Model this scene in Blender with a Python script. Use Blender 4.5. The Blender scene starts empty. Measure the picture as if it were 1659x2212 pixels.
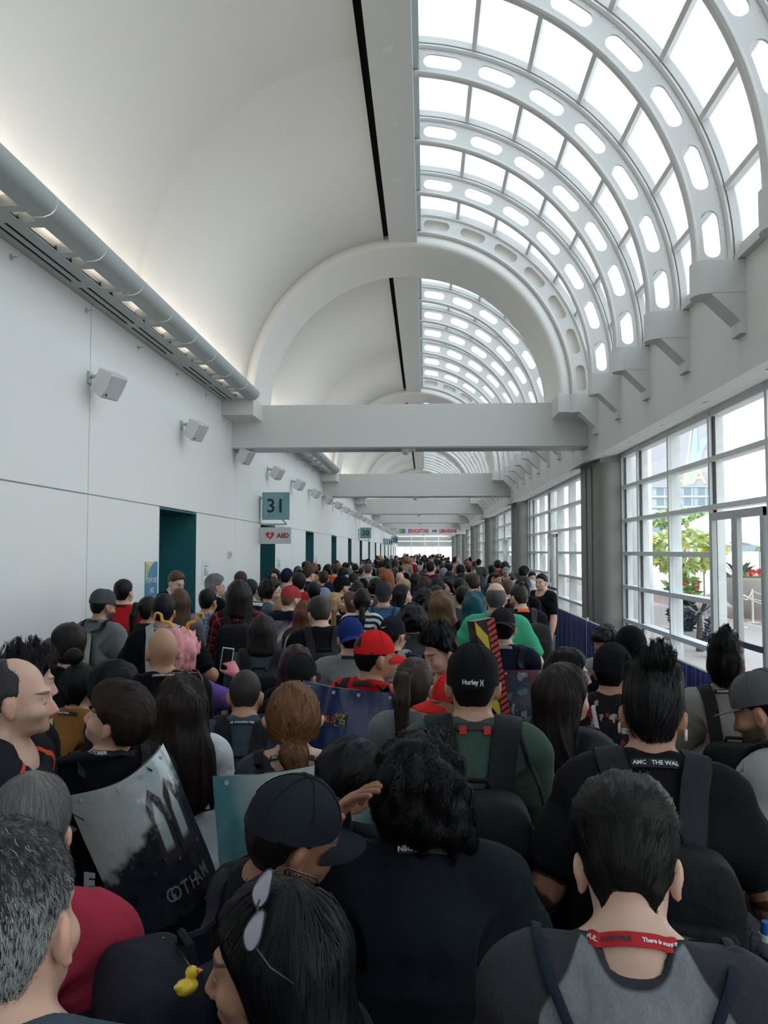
import bpy, math, random
import numpy as np
from mathutils import Vector, Matrix
from mathutils.bvhtree import BVHTree

S = bpy.context.scene
C = S.collection
PI = math.pi
H = 2.1                      # eye height of the photographer
rng = np.random.default_rng(7)
random.seed(7)

# ---------------------------------------------------------------- camera
cam_d = bpy.data.cameras.new('camera')
cam = bpy.data.objects.new('camera', cam_d)
C.objects.link(cam)
cam_d.sensor_fit = 'VERTICAL'
cam_d.sensor_height = 36.0
cam_d.lens = 36.0 * 1720.0 / 2212.0
cam_d.clip_start = 0.05
cam_d.clip_end = 800
_b = math.atan(84 / 1720.0)
_az = math.atan(88.5 / 1720.0 * math.cos(_b))
cam.location = (0, 0, H)
cam.rotation_euler = (PI / 2 + _b, 0, _az)
S.camera = cam

# ---------------------------------------------------------------- sky, sun, exposure
world = bpy.data.worlds.new('world')
S.world = world
world.use_nodes = True
_n = world.node_tree.nodes
_l = world.node_tree.links
_bg = _n['Background']
_geo = _n.new('ShaderNodeTexCoord')
_sep = _n.new('ShaderNodeSeparateXYZ')
_ramp = _n.new('ShaderNodeValToRGB')
_l.new(_geo.outputs['Generated'], _sep.inputs[0])
_l.new(_sep.outputs['Z'], _ramp.inputs[0])
_l.new(_ramp.outputs[0], _bg.inputs[0])
_ramp.color_ramp.elements[0].position = 0.0
_ramp.color_ramp.elements[0].color = (0.95, 0.97, 0.97, 1)
_ramp.color_ramp.elements[1].position = 0.9
_ramp.color_ramp.elements[1].color = (0.86, 0.93, 1.0, 1)
_bg.inputs[1].default_value = SKY = 1.0
sun_d = bpy.data.lights.new('sun', 'SUN')
sun_d.energy = 3.2
sun_d.angle = math.radians(0.6)
sun_d.color = (1.0, 0.95, 0.88)
sun = bpy.data.objects.new('sun', sun_d)
C.objects.link(sun)
sun.location = (-30, 20, 40)
sun.rotation_euler = (math.radians(8), math.radians(-50), 0)
S.view_settings.view_transform = 'Standard'
S.view_settings.look = 'None'
S.view_settings.gamma = 1.0
S.view_settings.exposure = 1.55
S.view_settings.use_curve_mapping = False
S.cycles.max_bounces = 10
S.cycles.diffuse_bounces = 6
S.cycles.transparent_max_bounces = 16
S.cycles.caustics_reflective = False
S.cycles.caustics_refractive = False
S.cycles.sample_clamp_indirect = 4.0

# ---------------------------------------------------------------- materials
MATS = {}


def new_mat(name):
    m = bpy.data.materials.new(name)
    m.use_nodes = True
    MATS[name] = m
    nt = m.node_tree
    return m, nt.nodes, nt.links, nt.nodes['Principled BSDF']


def mat(name, col, rough=0.6, metal=0.0, bump=0.0, bscale=40.0, spec=0.5, var=0.0):
    if name in MATS:
        return MATS[name]
    m, n, l, p = new_mat(name)
    p.inputs['Base Color'].default_value = (*col, 1)
    p.inputs['Roughness'].default_value = rough
    p.inputs['Metallic'].default_value = metal
    p.inputs['Specular IOR Level'].default_value = spec
    if bump or var:
        tc = n.new('ShaderNodeTexCoord')
        nz = n.new('ShaderNodeTexNoise')
        nz.inputs['Scale'].default_value = bscale
        nz.inputs['Detail'].default_value = 4
        l.new(tc.outputs['Object'], nz.inputs['Vector'])
        if bump:
            b = n.new('ShaderNodeBump')
            b.inputs['Strength'].default_value = bump
            b.inputs['Distance'].default_value = 0.01
            l.new(nz.outputs[0], b.inputs['Height'])
            l.new(b.outputs[0], p.inputs['Normal'])
        if var:
            mx = n.new('ShaderNodeMix')
            mx.data_type = 'RGBA'
            mx.inputs[6].default_value = (*[c * (1 - var) for c in col], 1)
            mx.inputs[7].default_value = (*[min(1, c * (1 + var)) for c in col], 1)
            l.new(nz.outputs[0], mx.inputs[0])
            l.new(mx.outputs[2], p.inputs['Base Color'])
    return m


def emit(name, col, strength):
    if name in MATS:
        return MATS[name]
    m, n, l, p = new_mat(name)
    p.inputs['Base Color'].default_value = (*col, 1)
    p.inputs['Emission Color'].default_value = (*col, 1)
    p.inputs['Emission Strength'].default_value = strength
    return m


def glass(name, tint, opal=0.0, gloss=0.08):
    m, n, l, p = new_mat(name)
    n.remove(p)
    out = n['Material Output']
    tr = n.new('ShaderNodeBsdfTransparent')
    tr.inputs[0].default_value = (*tint, 1)
    gl = n.new('ShaderNodeBsdfGlossy')
    gl.inputs['Roughness'].default_value = 0.03
    lw = n.new('ShaderNodeLayerWeight')
    pw = n.new('ShaderNodeMath')
    pw.operation = 'POWER'
    pw.inputs[1].default_value = 4.0
    fr = n.new('ShaderNodeMath')
    fr.operation = 'MULTIPLY_ADD'
    fr.inputs[1].default_value = 0.35
    fr.inputs[2].default_value = 0.03
    l.new(lw.outputs['Facing'], pw.inputs[0])
    l.new(pw.outputs[0], fr.inputs[0])
    mx = n.new('ShaderNodeMixShader')
    l.new(fr.outputs[0], mx.inputs[0])
    last = tr
    if opal:
        tl = n.new('ShaderNodeBsdfTranslucent')
        tl.inputs[0].default_value = (0.92, 0.96, 1, 1)
        df = n.new('ShaderNodeBsdfDiffuse')
        df.inputs[0].default_value = (0.8, 0.85, 0.9, 1)
        m1 = n.new('ShaderNodeMixShader')
        m1.inputs[0].default_value = 0.25
        l.new(tl.outputs[0], m1.inputs[1])
        l.new(df.outputs[0], m1.inputs[2])
        m2 = n.new('ShaderNodeMixShader')
        # fine ceramic-frit lines baked into the glass itself
        tc = n.new('ShaderNodeTexCoord')
        wv = n.new('ShaderNodeTexWave')
        wv.bands_direction = 'Y'
        wv.inputs['Scale'].default_value = 12.0
        l.new(tc.outputs['Object'], wv.inputs['Vector'])
        mp = n.new('ShaderNodeMapRange')
        mp.inputs[3].default_value = opal * 0.8
        mp.inputs[4].default_value = opal * 1.2
        l.new(wv.outputs['Fac'], mp.inputs[0])
        l.new(mp.outputs[0], m2.inputs[0])
        l.new(tr.outputs[0], m2.inputs[1])
        l.new(m1.outputs[0], m2.inputs[2])
        last = m2
    l.new(last.outputs[0], mx.inputs[1])
    l.new(gl.outputs[0], mx.inputs[2])
    l.new(mx.outputs[0], out.inputs[0])
    return m


M_WALL = mat('wall_paint', (0.855, 0.862, 0.84), 0.55, bump=0.04, bscale=60)
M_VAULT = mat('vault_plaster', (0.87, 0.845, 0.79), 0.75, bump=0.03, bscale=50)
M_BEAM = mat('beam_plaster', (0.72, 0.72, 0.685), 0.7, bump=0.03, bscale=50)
M_STEEL = mat('painted_steel', (0.68, 0.665, 0.625), 0.45)
M_GREY = mat('grey_metal', (0.50, 0.54, 0.53), 0.4)
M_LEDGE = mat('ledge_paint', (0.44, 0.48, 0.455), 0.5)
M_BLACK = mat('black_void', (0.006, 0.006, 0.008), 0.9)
M_FRAME = mat('window_frame_paint', (0.80, 0.83, 0.83), 0.35)
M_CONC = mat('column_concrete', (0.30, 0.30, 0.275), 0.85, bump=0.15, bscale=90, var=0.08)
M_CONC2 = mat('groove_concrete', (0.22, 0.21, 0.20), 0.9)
M_TEAL = mat('teal_door_paint', (0.024, 0.16, 0.175), 0.55, bump=0.03)
M_FLOOR = mat('carpet', (0.035, 0.05, 0.065), 0.95, bump=0.3, bscale=300, var=0.3)
M_GLASS = glass('window_glass', (0.93, 0.96, 0.96))
M_SKYGLASS = glass('skylight_glass', (0.88, 0.93, 0.97), opal=0.35)
M_CHROME = mat('brushed_steel', (0.62, 0.63, 0.64), 0.25, metal=1.0)
M_DARKMETAL = mat('dark_metal', (0.06, 0.07, 0.08), 0.4)
M_WHITE = mat('white_plastic', (0.75, 0.76, 0.75), 0.4)
M_COVE = emit('cove_lamp', (1.0, 0.84, 0.72), 8.0)


# ---------------------------------------------------------------- mesh helpers
class MB:
    """collects vertices and faces of one mesh"""

    def __init__(self):
        self.v, self.f, self.m = [], [], []

    def add(self, v, f, mi=0):
        o = len(self.v)
        self.v.extend([tuple(map(float, p)) for p in v])
        for q in f:
            self.f.append(tuple(i + o for i in q))
            self.m.append(mi)
        return self

    def box(self, x0, x1, y0, y1, z0, z1, mi=0):
        return self.add([(x0, y0, z0), (x1, y0, z0), (x1, y1, z0), (x0, y1, z0), (x0, y0, z1), (x1, y0, z1), (x1, y1, z1), (x0, y1, z1)],
                        [(0, 3, 2, 1), (4, 5, 6, 7), (0, 1, 5, 4), (1, 2, 6, 5), (2, 3, 7, 6), (3, 0, 4, 7)], mi)

    def grid(self, rows, closed_u=False, closed_v=False, mi=0):
        """rows: list of equally long point lists"""
        nu, nv = len(rows), len(rows[0])
        fs = []
        for i in range(nu if closed_u else nu - 1):
            for j in range(nv if closed_v else nv - 1):
                a, b = i, (i + 1) % nu
                c, d = j, (j + 1) % nv
                fs.append((a * nv + c, a * nv + d, b * nv + d, b * nv + c))
        return self.add([p for r in rows for p in r], fs, mi)

    def tube(self, pts, r, n=8, cap=True, mi=0, closed=False):
        pts = [Vector(p) for p in pts]
        rs = r if hasattr(r, '__len__') else [r] * len(pts)
        rows = []
        up = None
        for i, p in enumerate(pts):
            if closed:
                t = pts[(i + 1) % len(pts)] - pts[i - 1]
            else:
                t = pts[min(i + 1, len(pts) - 1)] - pts[max(i - 1, 0)]
            t.normalize()
            if up is None:
                up = Vector((0, 0, 1)) if abs(t.z) < 0.9 else Vector((0, 1, 0))
            a = t.cross(up).normalized()
            b = a.cross(t).normalized()
            up = b
            rows.append([p + (a * math.cos(q) + b * math.sin(q)) * rs[i] for q in [2 * PI * k / n for k in range(n)]])
        o = len(self.v)
        self.grid(rows, closed_u=closed, closed_v=True, mi=mi)
        if cap and not closed:
            self.f.append(tuple(o + k for k in range(n))[::-1])
            self.m.append(mi)
            self.f.append(tuple(o + (len(pts) - 1) * n + k for k in range(n)))
            self.m.append(mi)
        return self

    def disc(self, c, r, nrm=(0, 0, 1), n=20, h=0.0, mi=0):
        nrm = Vector(nrm).normalized()
        c = Vector(c)
        return self.tube([c, c + nrm * max(h, 1e-3)], r, n, mi=mi)

    def prism(self, poly, axis, a, b, mi=0):
        """poly: 2-D outline, extruded along axis 'x','y' or 'z' from a to b"""
        def P(p, t):
            return {'x': (t, p[0], p[1]), 'y': (p[0], t, p[1]), 'z': (p[0], p[1], t)}[axis]
        n = len(poly)
        v = [P(p, a) for p in poly] + [P(p, b) for p in poly]
        f = [tuple(range(n))[::-1], tuple(range(n, 2 * n))]
        f += [(i, (i + 1) % n, n + (i + 1) % n, n + i) for i in range(n)]
        return self.add(v, f, mi)

    def mesh(self, name, mats, smooth=False, fix=True):
        me = bpy.data.meshes.new(name)
        me.from_pydata(self.v, [], self.f)
        for m in (mats if isinstance(mats, (list, tuple)) else [mats]):
            me.materials.append(m)
        if any(self.m):
            me.polygons.foreach_set('material_index', self.m)
        if fix:
            import bmesh
            bm = bmesh.new()
            bm.from_mesh(me)
            bmesh.ops.recalc_face_normals(bm, faces=bm.faces)
            bm.to_mesh(me)
            bm.free()
        if smooth:
            me.polygons.foreach_set('use_smooth', [True] * len(me.polygons))
            if smooth != 'all':
                try:
                    me.set_sharp_from_angle(angle=math.radians(40))
                except Exception:
                    pass
        return me

    def obj(self, name, mats, parent=None, smooth=False, **kw):
        return link(name, self.mesh(name, mats, smooth), parent, **kw)


def link(name, data, parent=None, loc=None, rot=None, label=None, cat=None, group=None, kind=None):
    o = bpy.data.objects.new(name, data)
    C.objects.link(o)
    if parent is not None:
        o.parent = parent
    if loc is not None:
        o.location = loc
    if rot is not None:
        o.rotation_euler = rot
    tag(o, label, cat, group, kind)
    return o


def tag(o, label=None, cat=None, group=None, kind=None):
    if label:
        o['label'] = label
    if cat:
        o['category'] = cat
    if group:
        o['group'] = group
    if kind:
        o['kind'] = kind
    return o


def empty(name, loc=(0, 0, 0), rz=0.0, **kw):
    o = link(name, None, None, loc, (0, 0, rz), **kw)
    o.empty_display_size = 0.1
    return o


def text_mesh(s, size=1.0, depth=0.0, align='CENTER', bold=0.0, narrow=1.0):
    cu = bpy.data.curves.new('lettering', 'FONT')
    cu.body = s
    cu.size = size
    cu.align_x = align
    cu.align_y = 'CENTER'
    cu.extrude = depth
    cu.offset = bold
    cu.resolution_u = 2
    o = bpy.data.objects.new('lettering', cu)
    C.objects.link(o)
    dg = bpy.context.evaluated_depsgraph_get()
    me = bpy.data.meshes.new_from_object(o.evaluated_get(dg))
    bpy.data.objects.remove(o)
    bpy.data.curves.remove(cu)
    n = len(me.vertices)
    co = np.empty(n * 3, np.float32)
    me.vertices.foreach_get('co', co)
    co = co.reshape(-1, 3)
    co[:, 0] *= narrow
    faces = [tuple(p.vertices) for p in me.polygons]
    bpy.data.meshes.remove(me)
    return co, faces


def text_on(s, size, parent, m, origin, ux, uy, name='lettering', align='CENTER', bold=0.0, off=0.003, narrow=1.0, mb=None):
    """flat lettering at origin, running along ux with its height along uy, just proud of the surface"""
    co, fs = text_mesh(s, size, align=align, bold=bold, narrow=narrow)
    ux, uy = Vector(ux).normalized(), Vector(uy).normalized()
    nz = ux.cross(uy)
    o = Vector(origin) + nz * off
    v = [o + ux * float(c[0]) + uy * float(c[1]) for c in co]
    b = mb or MB()
    b.add(v, fs)
    if mb is None:
        return b.obj(name, m, parent)
    return b


BAYW = ['behind the camera', 'over the camera', 'first one ahead', 'second one ahead', 'third one ahead', 'fourth one ahead', 'fifth one ahead', 'sixth one ahead', 'seventh one ahead', 'last one ahead', 'very last one']
ORD = 'first second third fourth fifth sixth seventh eighth ninth tenth eleventh twelfth thirteenth fourteenth fifteenth sixteenth seventeenth eighteenth nineteenth twentieth'.split()


def nth(k):
    return ORD[k] if k < 20 else 'twenty ' + ORD[k - 20] if k < 40 else 'last'


# ================================================================= THE HALL
BAY = 14.03
Y_ARCH, ARCH_T = 14.65, 1.70
XC, ZC = -0.375, 2.87 + H       # axis of the vault
R_SOFF, R_VAULT = 2.825, 2.98
XL, XF, XW = -3.8, 3.15, 3.8
NB0, NB1 = -1, 6                # bays
Y_END = 111.0
Y_BACK = Y_ARCH + BAY * -2 + ARCH_T


def circ(a, r):                 # a measured from straight up, clockwise towards the windows
    return XC + r * math.sin(a), ZC + r * math.cos(a)


# floor, outer ground
fl = MB().box(XL - 1.2, XW + 0.12, Y_BACK, Y_END, -0.12, 0).obj('floor', M_FLOOR)
tag(fl, 'dark carpet floor of the concourse under the queue', 'floor', kind='structure')

# ---- left wall: panels with recessed joints, door recesses
wl = empty('wall_left', (XL, 0, 0), label='long white panelled wall with teal door recesses', cat='wall', kind='structure')
DOOR0, DW, DOOR_H = 11.22, 1.86, 2.725
JY0 = 8.79
ZJ, ZTOP = 2.74, 2.81 + H
HALF = BAY / 2
MB().box(-0.5, -0.03, Y_BACK, Y_END, ZJ, ZTOP + 0.3).obj('wall_core', M_GREY, wl)


def wall_panel(y0, y1, z0, z1):
    g = 0.008
    MB().box(-0.035, 0.0, y0 + g, y1 - g, z0 + g, z1 - g).obj('panel', M_WALL, wl)


doors = [DOOR0 + HALF * k for k in range(-4, 14)]
joints = [JY0 + HALF * k for k in range(-4, 15)]
for j0, j1 in zip(joints[:-1], joints[1:]):
    wall_panel(j0, min(j1, Y_END), ZJ, ZTOP + 0.25)
    d0 = j0 + (DOOR0 - JY0)
    d1 = d0 + DW
    if d1 > Y_END:
        wall_panel(j0, Y_END, 0, ZJ)
        break
    wall_panel(j0, d0 + 0.008, 0, ZJ)
    wall_panel(d1 - 0.008, min(j1, Y_END), 0, ZJ)
    b = MB()
    b.box(-1.3, -0.03, d0 - 2.44, d0 - 0.001, 0, ZJ)      # solid wall behind the panels
    if j1 + 2.44 > Y_END:
        b.box(-1.3, -0.03, d1 + 0.001, Y_END, 0, ZJ)
    b.obj('wall_core', M_GREY, wl)
for k, d0 in enumerate(doors):
    if d0 + DW > Y_END:
        break
    dr = empty('door_%d' % (k + 1), (XL, d0, 0), label='teal painted door recess, %s' % (
        'the one beside the blue staff notice' if k == 4 else 'the one under the white red-heart sign' if k == 5 else 'farther along the white wall, the %s opening' % nth(k)), cat='door', kind='structure', group='teal door recesses')
    b = MB().box(-1.25, -0.002, DW - 0.025, DW - 0.002, 0, DOOR_H).box(-1.25, -0.002, 0.002, 0.025, 0, DOOR_H).box(-1.25, -0.002, 0.02, DW - 0.02, DOOR_H - 0.02, DOOR_H)
    b.obj('door_recess', M_TEAL, dr)
    for s in (0, 1):
        y0 = 0.03 + s * (DW / 2 - 0.03)
        o = MB().box(-1.24, -1.19, y0, y0 + DW / 2 - 0.035, 0.01, DOOR_H - 0.03).obj('door_leaf', M_TEAL, dr)
        yy = DW / 2 + (0.1 if s else -0.1)
        MB().box(-1.19, -1.15, yy - 0.01, yy + 0.01, 0.95, 1.25).obj('handle', M_CHROME, o)

# ---- light ledge along the left wall
GX = -3.28
for nb in range(NB0, NB1):
    y1 = Y_ARCH + BAY * nb - 0.02
    y0 = Y_ARCH + BAY * (nb - 1) + ARCH_T
    zb = ZTOP
    e = empty('trim_%d' % (nb + 2), (XL, y0, zb), label='light ledge with slot diffusers and gutter lamp, bay ' + BAYW[nb + 1], cat='ledge', kind='structure', group='light ledges')
    L = y1 - y0
    b = MB()
    xs = [0.0, 0.10, 0.135, 0.19, 0.225, 0.345]
    # soffit plate split by the air slots
    runs = [(t0, t1) for t0, t1 in [(L - 6.42 + 0.0, L - 5.07), (L - 4.9, L - 3.55), (L - 2.75, L - 1.45), (L - 1.28, L - 0.1), (L - 8.1, L - 6.6), (L - 9.8, L - 8.3), (L - 11.6, L - 10.1)]]
    b.box(xs[0], xs[1], 0, L, 0, 0.012)
    b.box(xs[2], xs[3], 0, L, 0, 0.012)
    b.box(xs[4], xs[5], 0, L, 0, 0.012)
    ys = sorted(runs)
    prev = 0.0
    for t0, t1 in ys:
        b.box(xs[1], xs[2], prev, max(t0, 0.01), 0, 0.012)
        b.box(xs[3], xs[4], prev, max(t0, 0.01), 0, 0.012)
        prev = t1
    b.box(xs[1], xs[2], prev, L, 0, 0.012)
    b.box(xs[3], xs[4], prev, L, 0, 0.012)
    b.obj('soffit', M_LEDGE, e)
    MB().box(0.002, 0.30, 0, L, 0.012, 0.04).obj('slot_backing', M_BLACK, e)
    # gutter: one segment of quarter-round trough per bracket
    ny = 12
    seg = L / ny
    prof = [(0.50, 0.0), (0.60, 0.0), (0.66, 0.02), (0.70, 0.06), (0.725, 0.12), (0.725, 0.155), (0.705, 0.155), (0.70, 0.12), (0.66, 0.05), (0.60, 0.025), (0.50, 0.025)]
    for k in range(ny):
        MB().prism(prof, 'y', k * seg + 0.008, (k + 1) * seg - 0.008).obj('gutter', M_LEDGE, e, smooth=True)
        for s in (-0.22, 0.10):
            yy = (k + 0.5) * seg + s + seg / 2
            if yy + 0.12 < L:
                MB().box(0.33, 0.62, yy, yy + 0.12, 0.002, 0.10).obj('bracket', M_LEDGE, e)
    MB().box(0.495, 0.508, 0, L, 0.02, 0.072).obj('lamp_shield', M_LEDGE, e)  # added lip, keeps lamp light from leaking onto the wall below
    MB().tube([(0.61, 0.1, 0.075), (0.61, L - 0.1, 0.075)], 0.016, 8).obj('lamp_tube', M_COVE, e)

# ---- wall discs below the ledge, speakers
for k in range(-3, 30):
    y = 8.65 + 1.63 * k
    if y > 50:
        break
    o = MB().disc((XL, y, 2.70 + H), 0.032, (1, 0, 0), 12, 0.008).tube([(XL, y, 2.70 + H), (XL + 0.05, y, 2.70 + H), (XL + 0.06, y + 0.02, 2.71 + H)], 0.007, 6).obj('wall_sprinkler', M_GREY)
    tag(o, 'small grey sprinkler head under the wall ledge, %s along from the camera' % nth(k + 3), 'sprinkler', 'sprinklers under the ledge')
spk0 = None
for k in range(-1, 28):
    y = 8.76 + 3.42 * k
    if y > 100:
        break
    z = 1.91 + H
    lab = ['wedge shaped white wall speaker nearest the camera'] if k == -1 else ['white wall speaker on the vertical panel joint', 'second white wall speaker along, before the cross beam', 'third white wall speaker, just beyond the first cross beam'][k:k + 1] if 0 <= k < 3 else ['white wall speaker farther along the wall, %s from the camera' % nth(k + 1)]
    if spk0 is None:
        o = empty('wall_speaker', (XL, y, z))
        # cabinet, turned down the hall and tilted
        b = MB()
        pr = [(-0.13, -0.10), (0.13, -0.12), (0.13, 0.12), (-0.13, 0.10)]
        b.prism([(-0.10, -0.13), (0.09, -0.15), (0.11, -0.05), (0.11, 0.05), (0.09, 0.15), (-0.10, 0.13)], 'x', -0.13, 0.13)
        me = b.mesh('cabinet', M_WHITE, smooth=True)
        rot = Vector((0.80, -0.30, -0.52)).to_track_quat('Y', 'Z').to_euler()
        c = link('cabinet', me, o, (0.24, -0.02, -0.03), rot)
        MB().box(-0.115, 0.115, 0.105, 0.115, -0.13, 0.13).obj('grille', mat('speaker_grille', (0.55, 0.58, 0.6), 0.6), c)
        MB().disc((0.09, 0.116, -0.10), 0.016, (0, 1, 0), 10, 0.003).obj('badge', M_DARKMETAL, c)
        b = MB().box(0, 0.02, -0.05, 0.05, -0.02, 0.12).tube([(0.01, 0, 0.06), (0.10, 0, 0.07), (0.16, 0, 0.04)], 0.022, 8).tube([(0.06, -0.03, 0.05), (0.13, -0.02, 0.0)], 0.012, 6)
        b.obj('wall_bracket', M_GREY, o)
        spk0 = o
    else:
        o = spk0.copy()
        C.objects.link(o)
        o.location = (XL, y, z)
        for ch in list(spk0.children):
            c2 = ch.copy()
            C.objects.link(c2)
            c2.parent = o
            for g2 in ch.children:
                d2 = g2.copy()
                C.objects.link(d2)
                d2.parent = c2
    tag(o, lab[0], 'speaker', 'speakers along the white wall')


# ---- vault, ridge, arches, beams
def arc_sheet(r0, r1, a0, a1, y0, y1, n=48):
    """a curved slab: inner radius r0, outer r1"""
    b = MB()
    rows = []
    for i in range(n + 1):
        a = a0 + (a1 - a0) * i / n
        p, q = circ(a, r0), circ(a, r1)
        rows.append([(p[0], y0, p[1]), (p[0], y1, p[1]), (q[0], y1, q[1]), (q[0], y0, q[1])])
    b.grid(rows, closed_v=True)
    for r in (0, n):
        o = r * 4
        b.f.append((o, o + 1, o + 2, o + 3))
        b.m.append(0)
    return b


A_SLOT = math.asin((-0.755 - XC) / R_VAULT)
ceil = empty('ceiling', (XC, 0, ZC), label='plaster barrel vault over the wall half of the hall', cat='ceiling', kind='structure')
ceil.location = (0, 0, 0)
for nb in range(NB0, NB1):
    y1 = Y_ARCH + BAY * nb + 0.1
    y0 = Y_ARCH + BAY * (nb - 1) + ARCH_T - 0.1
    jm = Y_ARCH + BAY * nb - 5.6
    for q0, q1 in ((y0, jm), (jm + 0.004, y1)):
        b = MB()
        rows = []
        n = 44
        for i in range(n + 1):
            a = A_SLOT + (-PI / 2 + 0.06 - A_SLOT) * i / n
            p, q = circ(a, R_VAULT), circ(a, R_VAULT + 0.15)
            rows.append([(p[0], q0, p[1]), (p[0], q1, p[1]), (q[0], q1, q[1]), (q[0], q0, q[1])])
        for xx, zz in ((-3.42, ZC + 0.06), (-3.50, ZC + 0.0)):
            rows.append([(xx, q0, zz), (xx, q1, zz), (xx - 0.12, q1, zz + 0.1), (xx - 0.12, q0, zz + 0.1)])
        b.grid(rows, closed_v=True)
        b.obj('vault_panel', M_VAULT, ceil, smooth='all')
    ZR = 5.76 + H
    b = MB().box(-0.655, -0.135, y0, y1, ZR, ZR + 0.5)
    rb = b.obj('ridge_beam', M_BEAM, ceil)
    MB().box(-0.80, -0.655, y0, y1, ZR + 0.16, ZR + 0.5).obj('slot_dark_strip', M_BLACK, ceil)  # black strip painted in for the dark depth of the gap
    MB().box(-0.135, -0.06, y0, y1, ZR + 0.22, ZR + 0.45).obj('ridge_gutter', M_GREY, ceil)
    for k in range(4):
        yy = Y_ARCH + BAY * nb - 0.95 - 1.62 * 0 - 3.23 * k
        o = MB().disc((-0.40, yy, ZR - 0.008), 0.055, (0, 0, 1), 16, 0.02).obj('smoke_detector', M_WHITE)
        tag(o, 'small white detector on the ridge beam, %s of vault bay %s' % (nth(3 - k), BAYW[nb + 1]), 'detector', 'detectors on the ridge beam')
        yy = Y_ARCH + BAY * nb - 2.55 - 3.23 * k
        if yy < y0 + 0.3:
            continue
        o = empty('downlight', (-0.41, yy, ZR), label='round white downlight in the ridge beam, %s of vault bay %s' % (nth(3 - k), BAYW[nb + 1]), cat='light', group='downlights in the ridge beam')
        b = MB()
        rows = [[(math.cos(t) * r, math.sin(t) * r, z) for t in [2 * PI * q / 24 for q in range(24)]] for r, z in ((0.085, 0.0), (0.085, -0.008), (0.06, -0.01), (0.05, -0.003))]
        b.grid(rows, closed_v=True)
        b.obj('rim', M_WHITE, o, smooth=True)
        MB().disc((0, 0, -0.006), 0.052, (0, 0, 1), 20, 0.003).obj('lens', mat('lens', (0.85, 0.85, 0.83), 0.2), o)
MB().box(-4.3, -0.75, Y_BACK, Y_END, 6.2 + H, 6.3 + H).box(-4.3, -4.2, Y_BACK, Y_END, ZTOP, 6.2 + H).obj('roof_deck', M_GREY, ceil)

# right wall above the windows
wr = empty('wall_right', (0, 0, 0), label='pale fascia wall between skylight and windows', cat='wall', kind='structure')
ZFB, ZFT = 1.75 + H, 3.06 + H
b = MB().prism([(XF, ZFB), (3.70, ZFB + 0.11), (3.72, ZFB + 0.11), (3.72, ZFT - 0.3), (XF + 0.12, ZFT), (XF, ZFT)], 'y', Y_BACK, Y_END)
b.obj('fascia', M_BEAM, wr)
MB().box(3.72, 4.05, Y_BACK, Y_END, ZFB + 0.15, ZFB + 0.75).obj('window_header', M_GREY, wr)
for k in range(34):
    y = 6.2 + 1.78 * k
    o = MB().disc((3.42, y, ZFB + 0.055), 0.05, (0.23, 0, -1), 16, 0.012).obj('soffit_light', M_WHITE)
    tag(o, 'small round soffit light above the windows, %s from the camera' % nth(k), 'light', 'soffit lights above the windows')

# skylight trusses
R_IN, R_OUT, R_GL = 3.085, 3.425, 3.53
A0, A1 = math.radians(4.6), math.radians(89.5)


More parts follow.
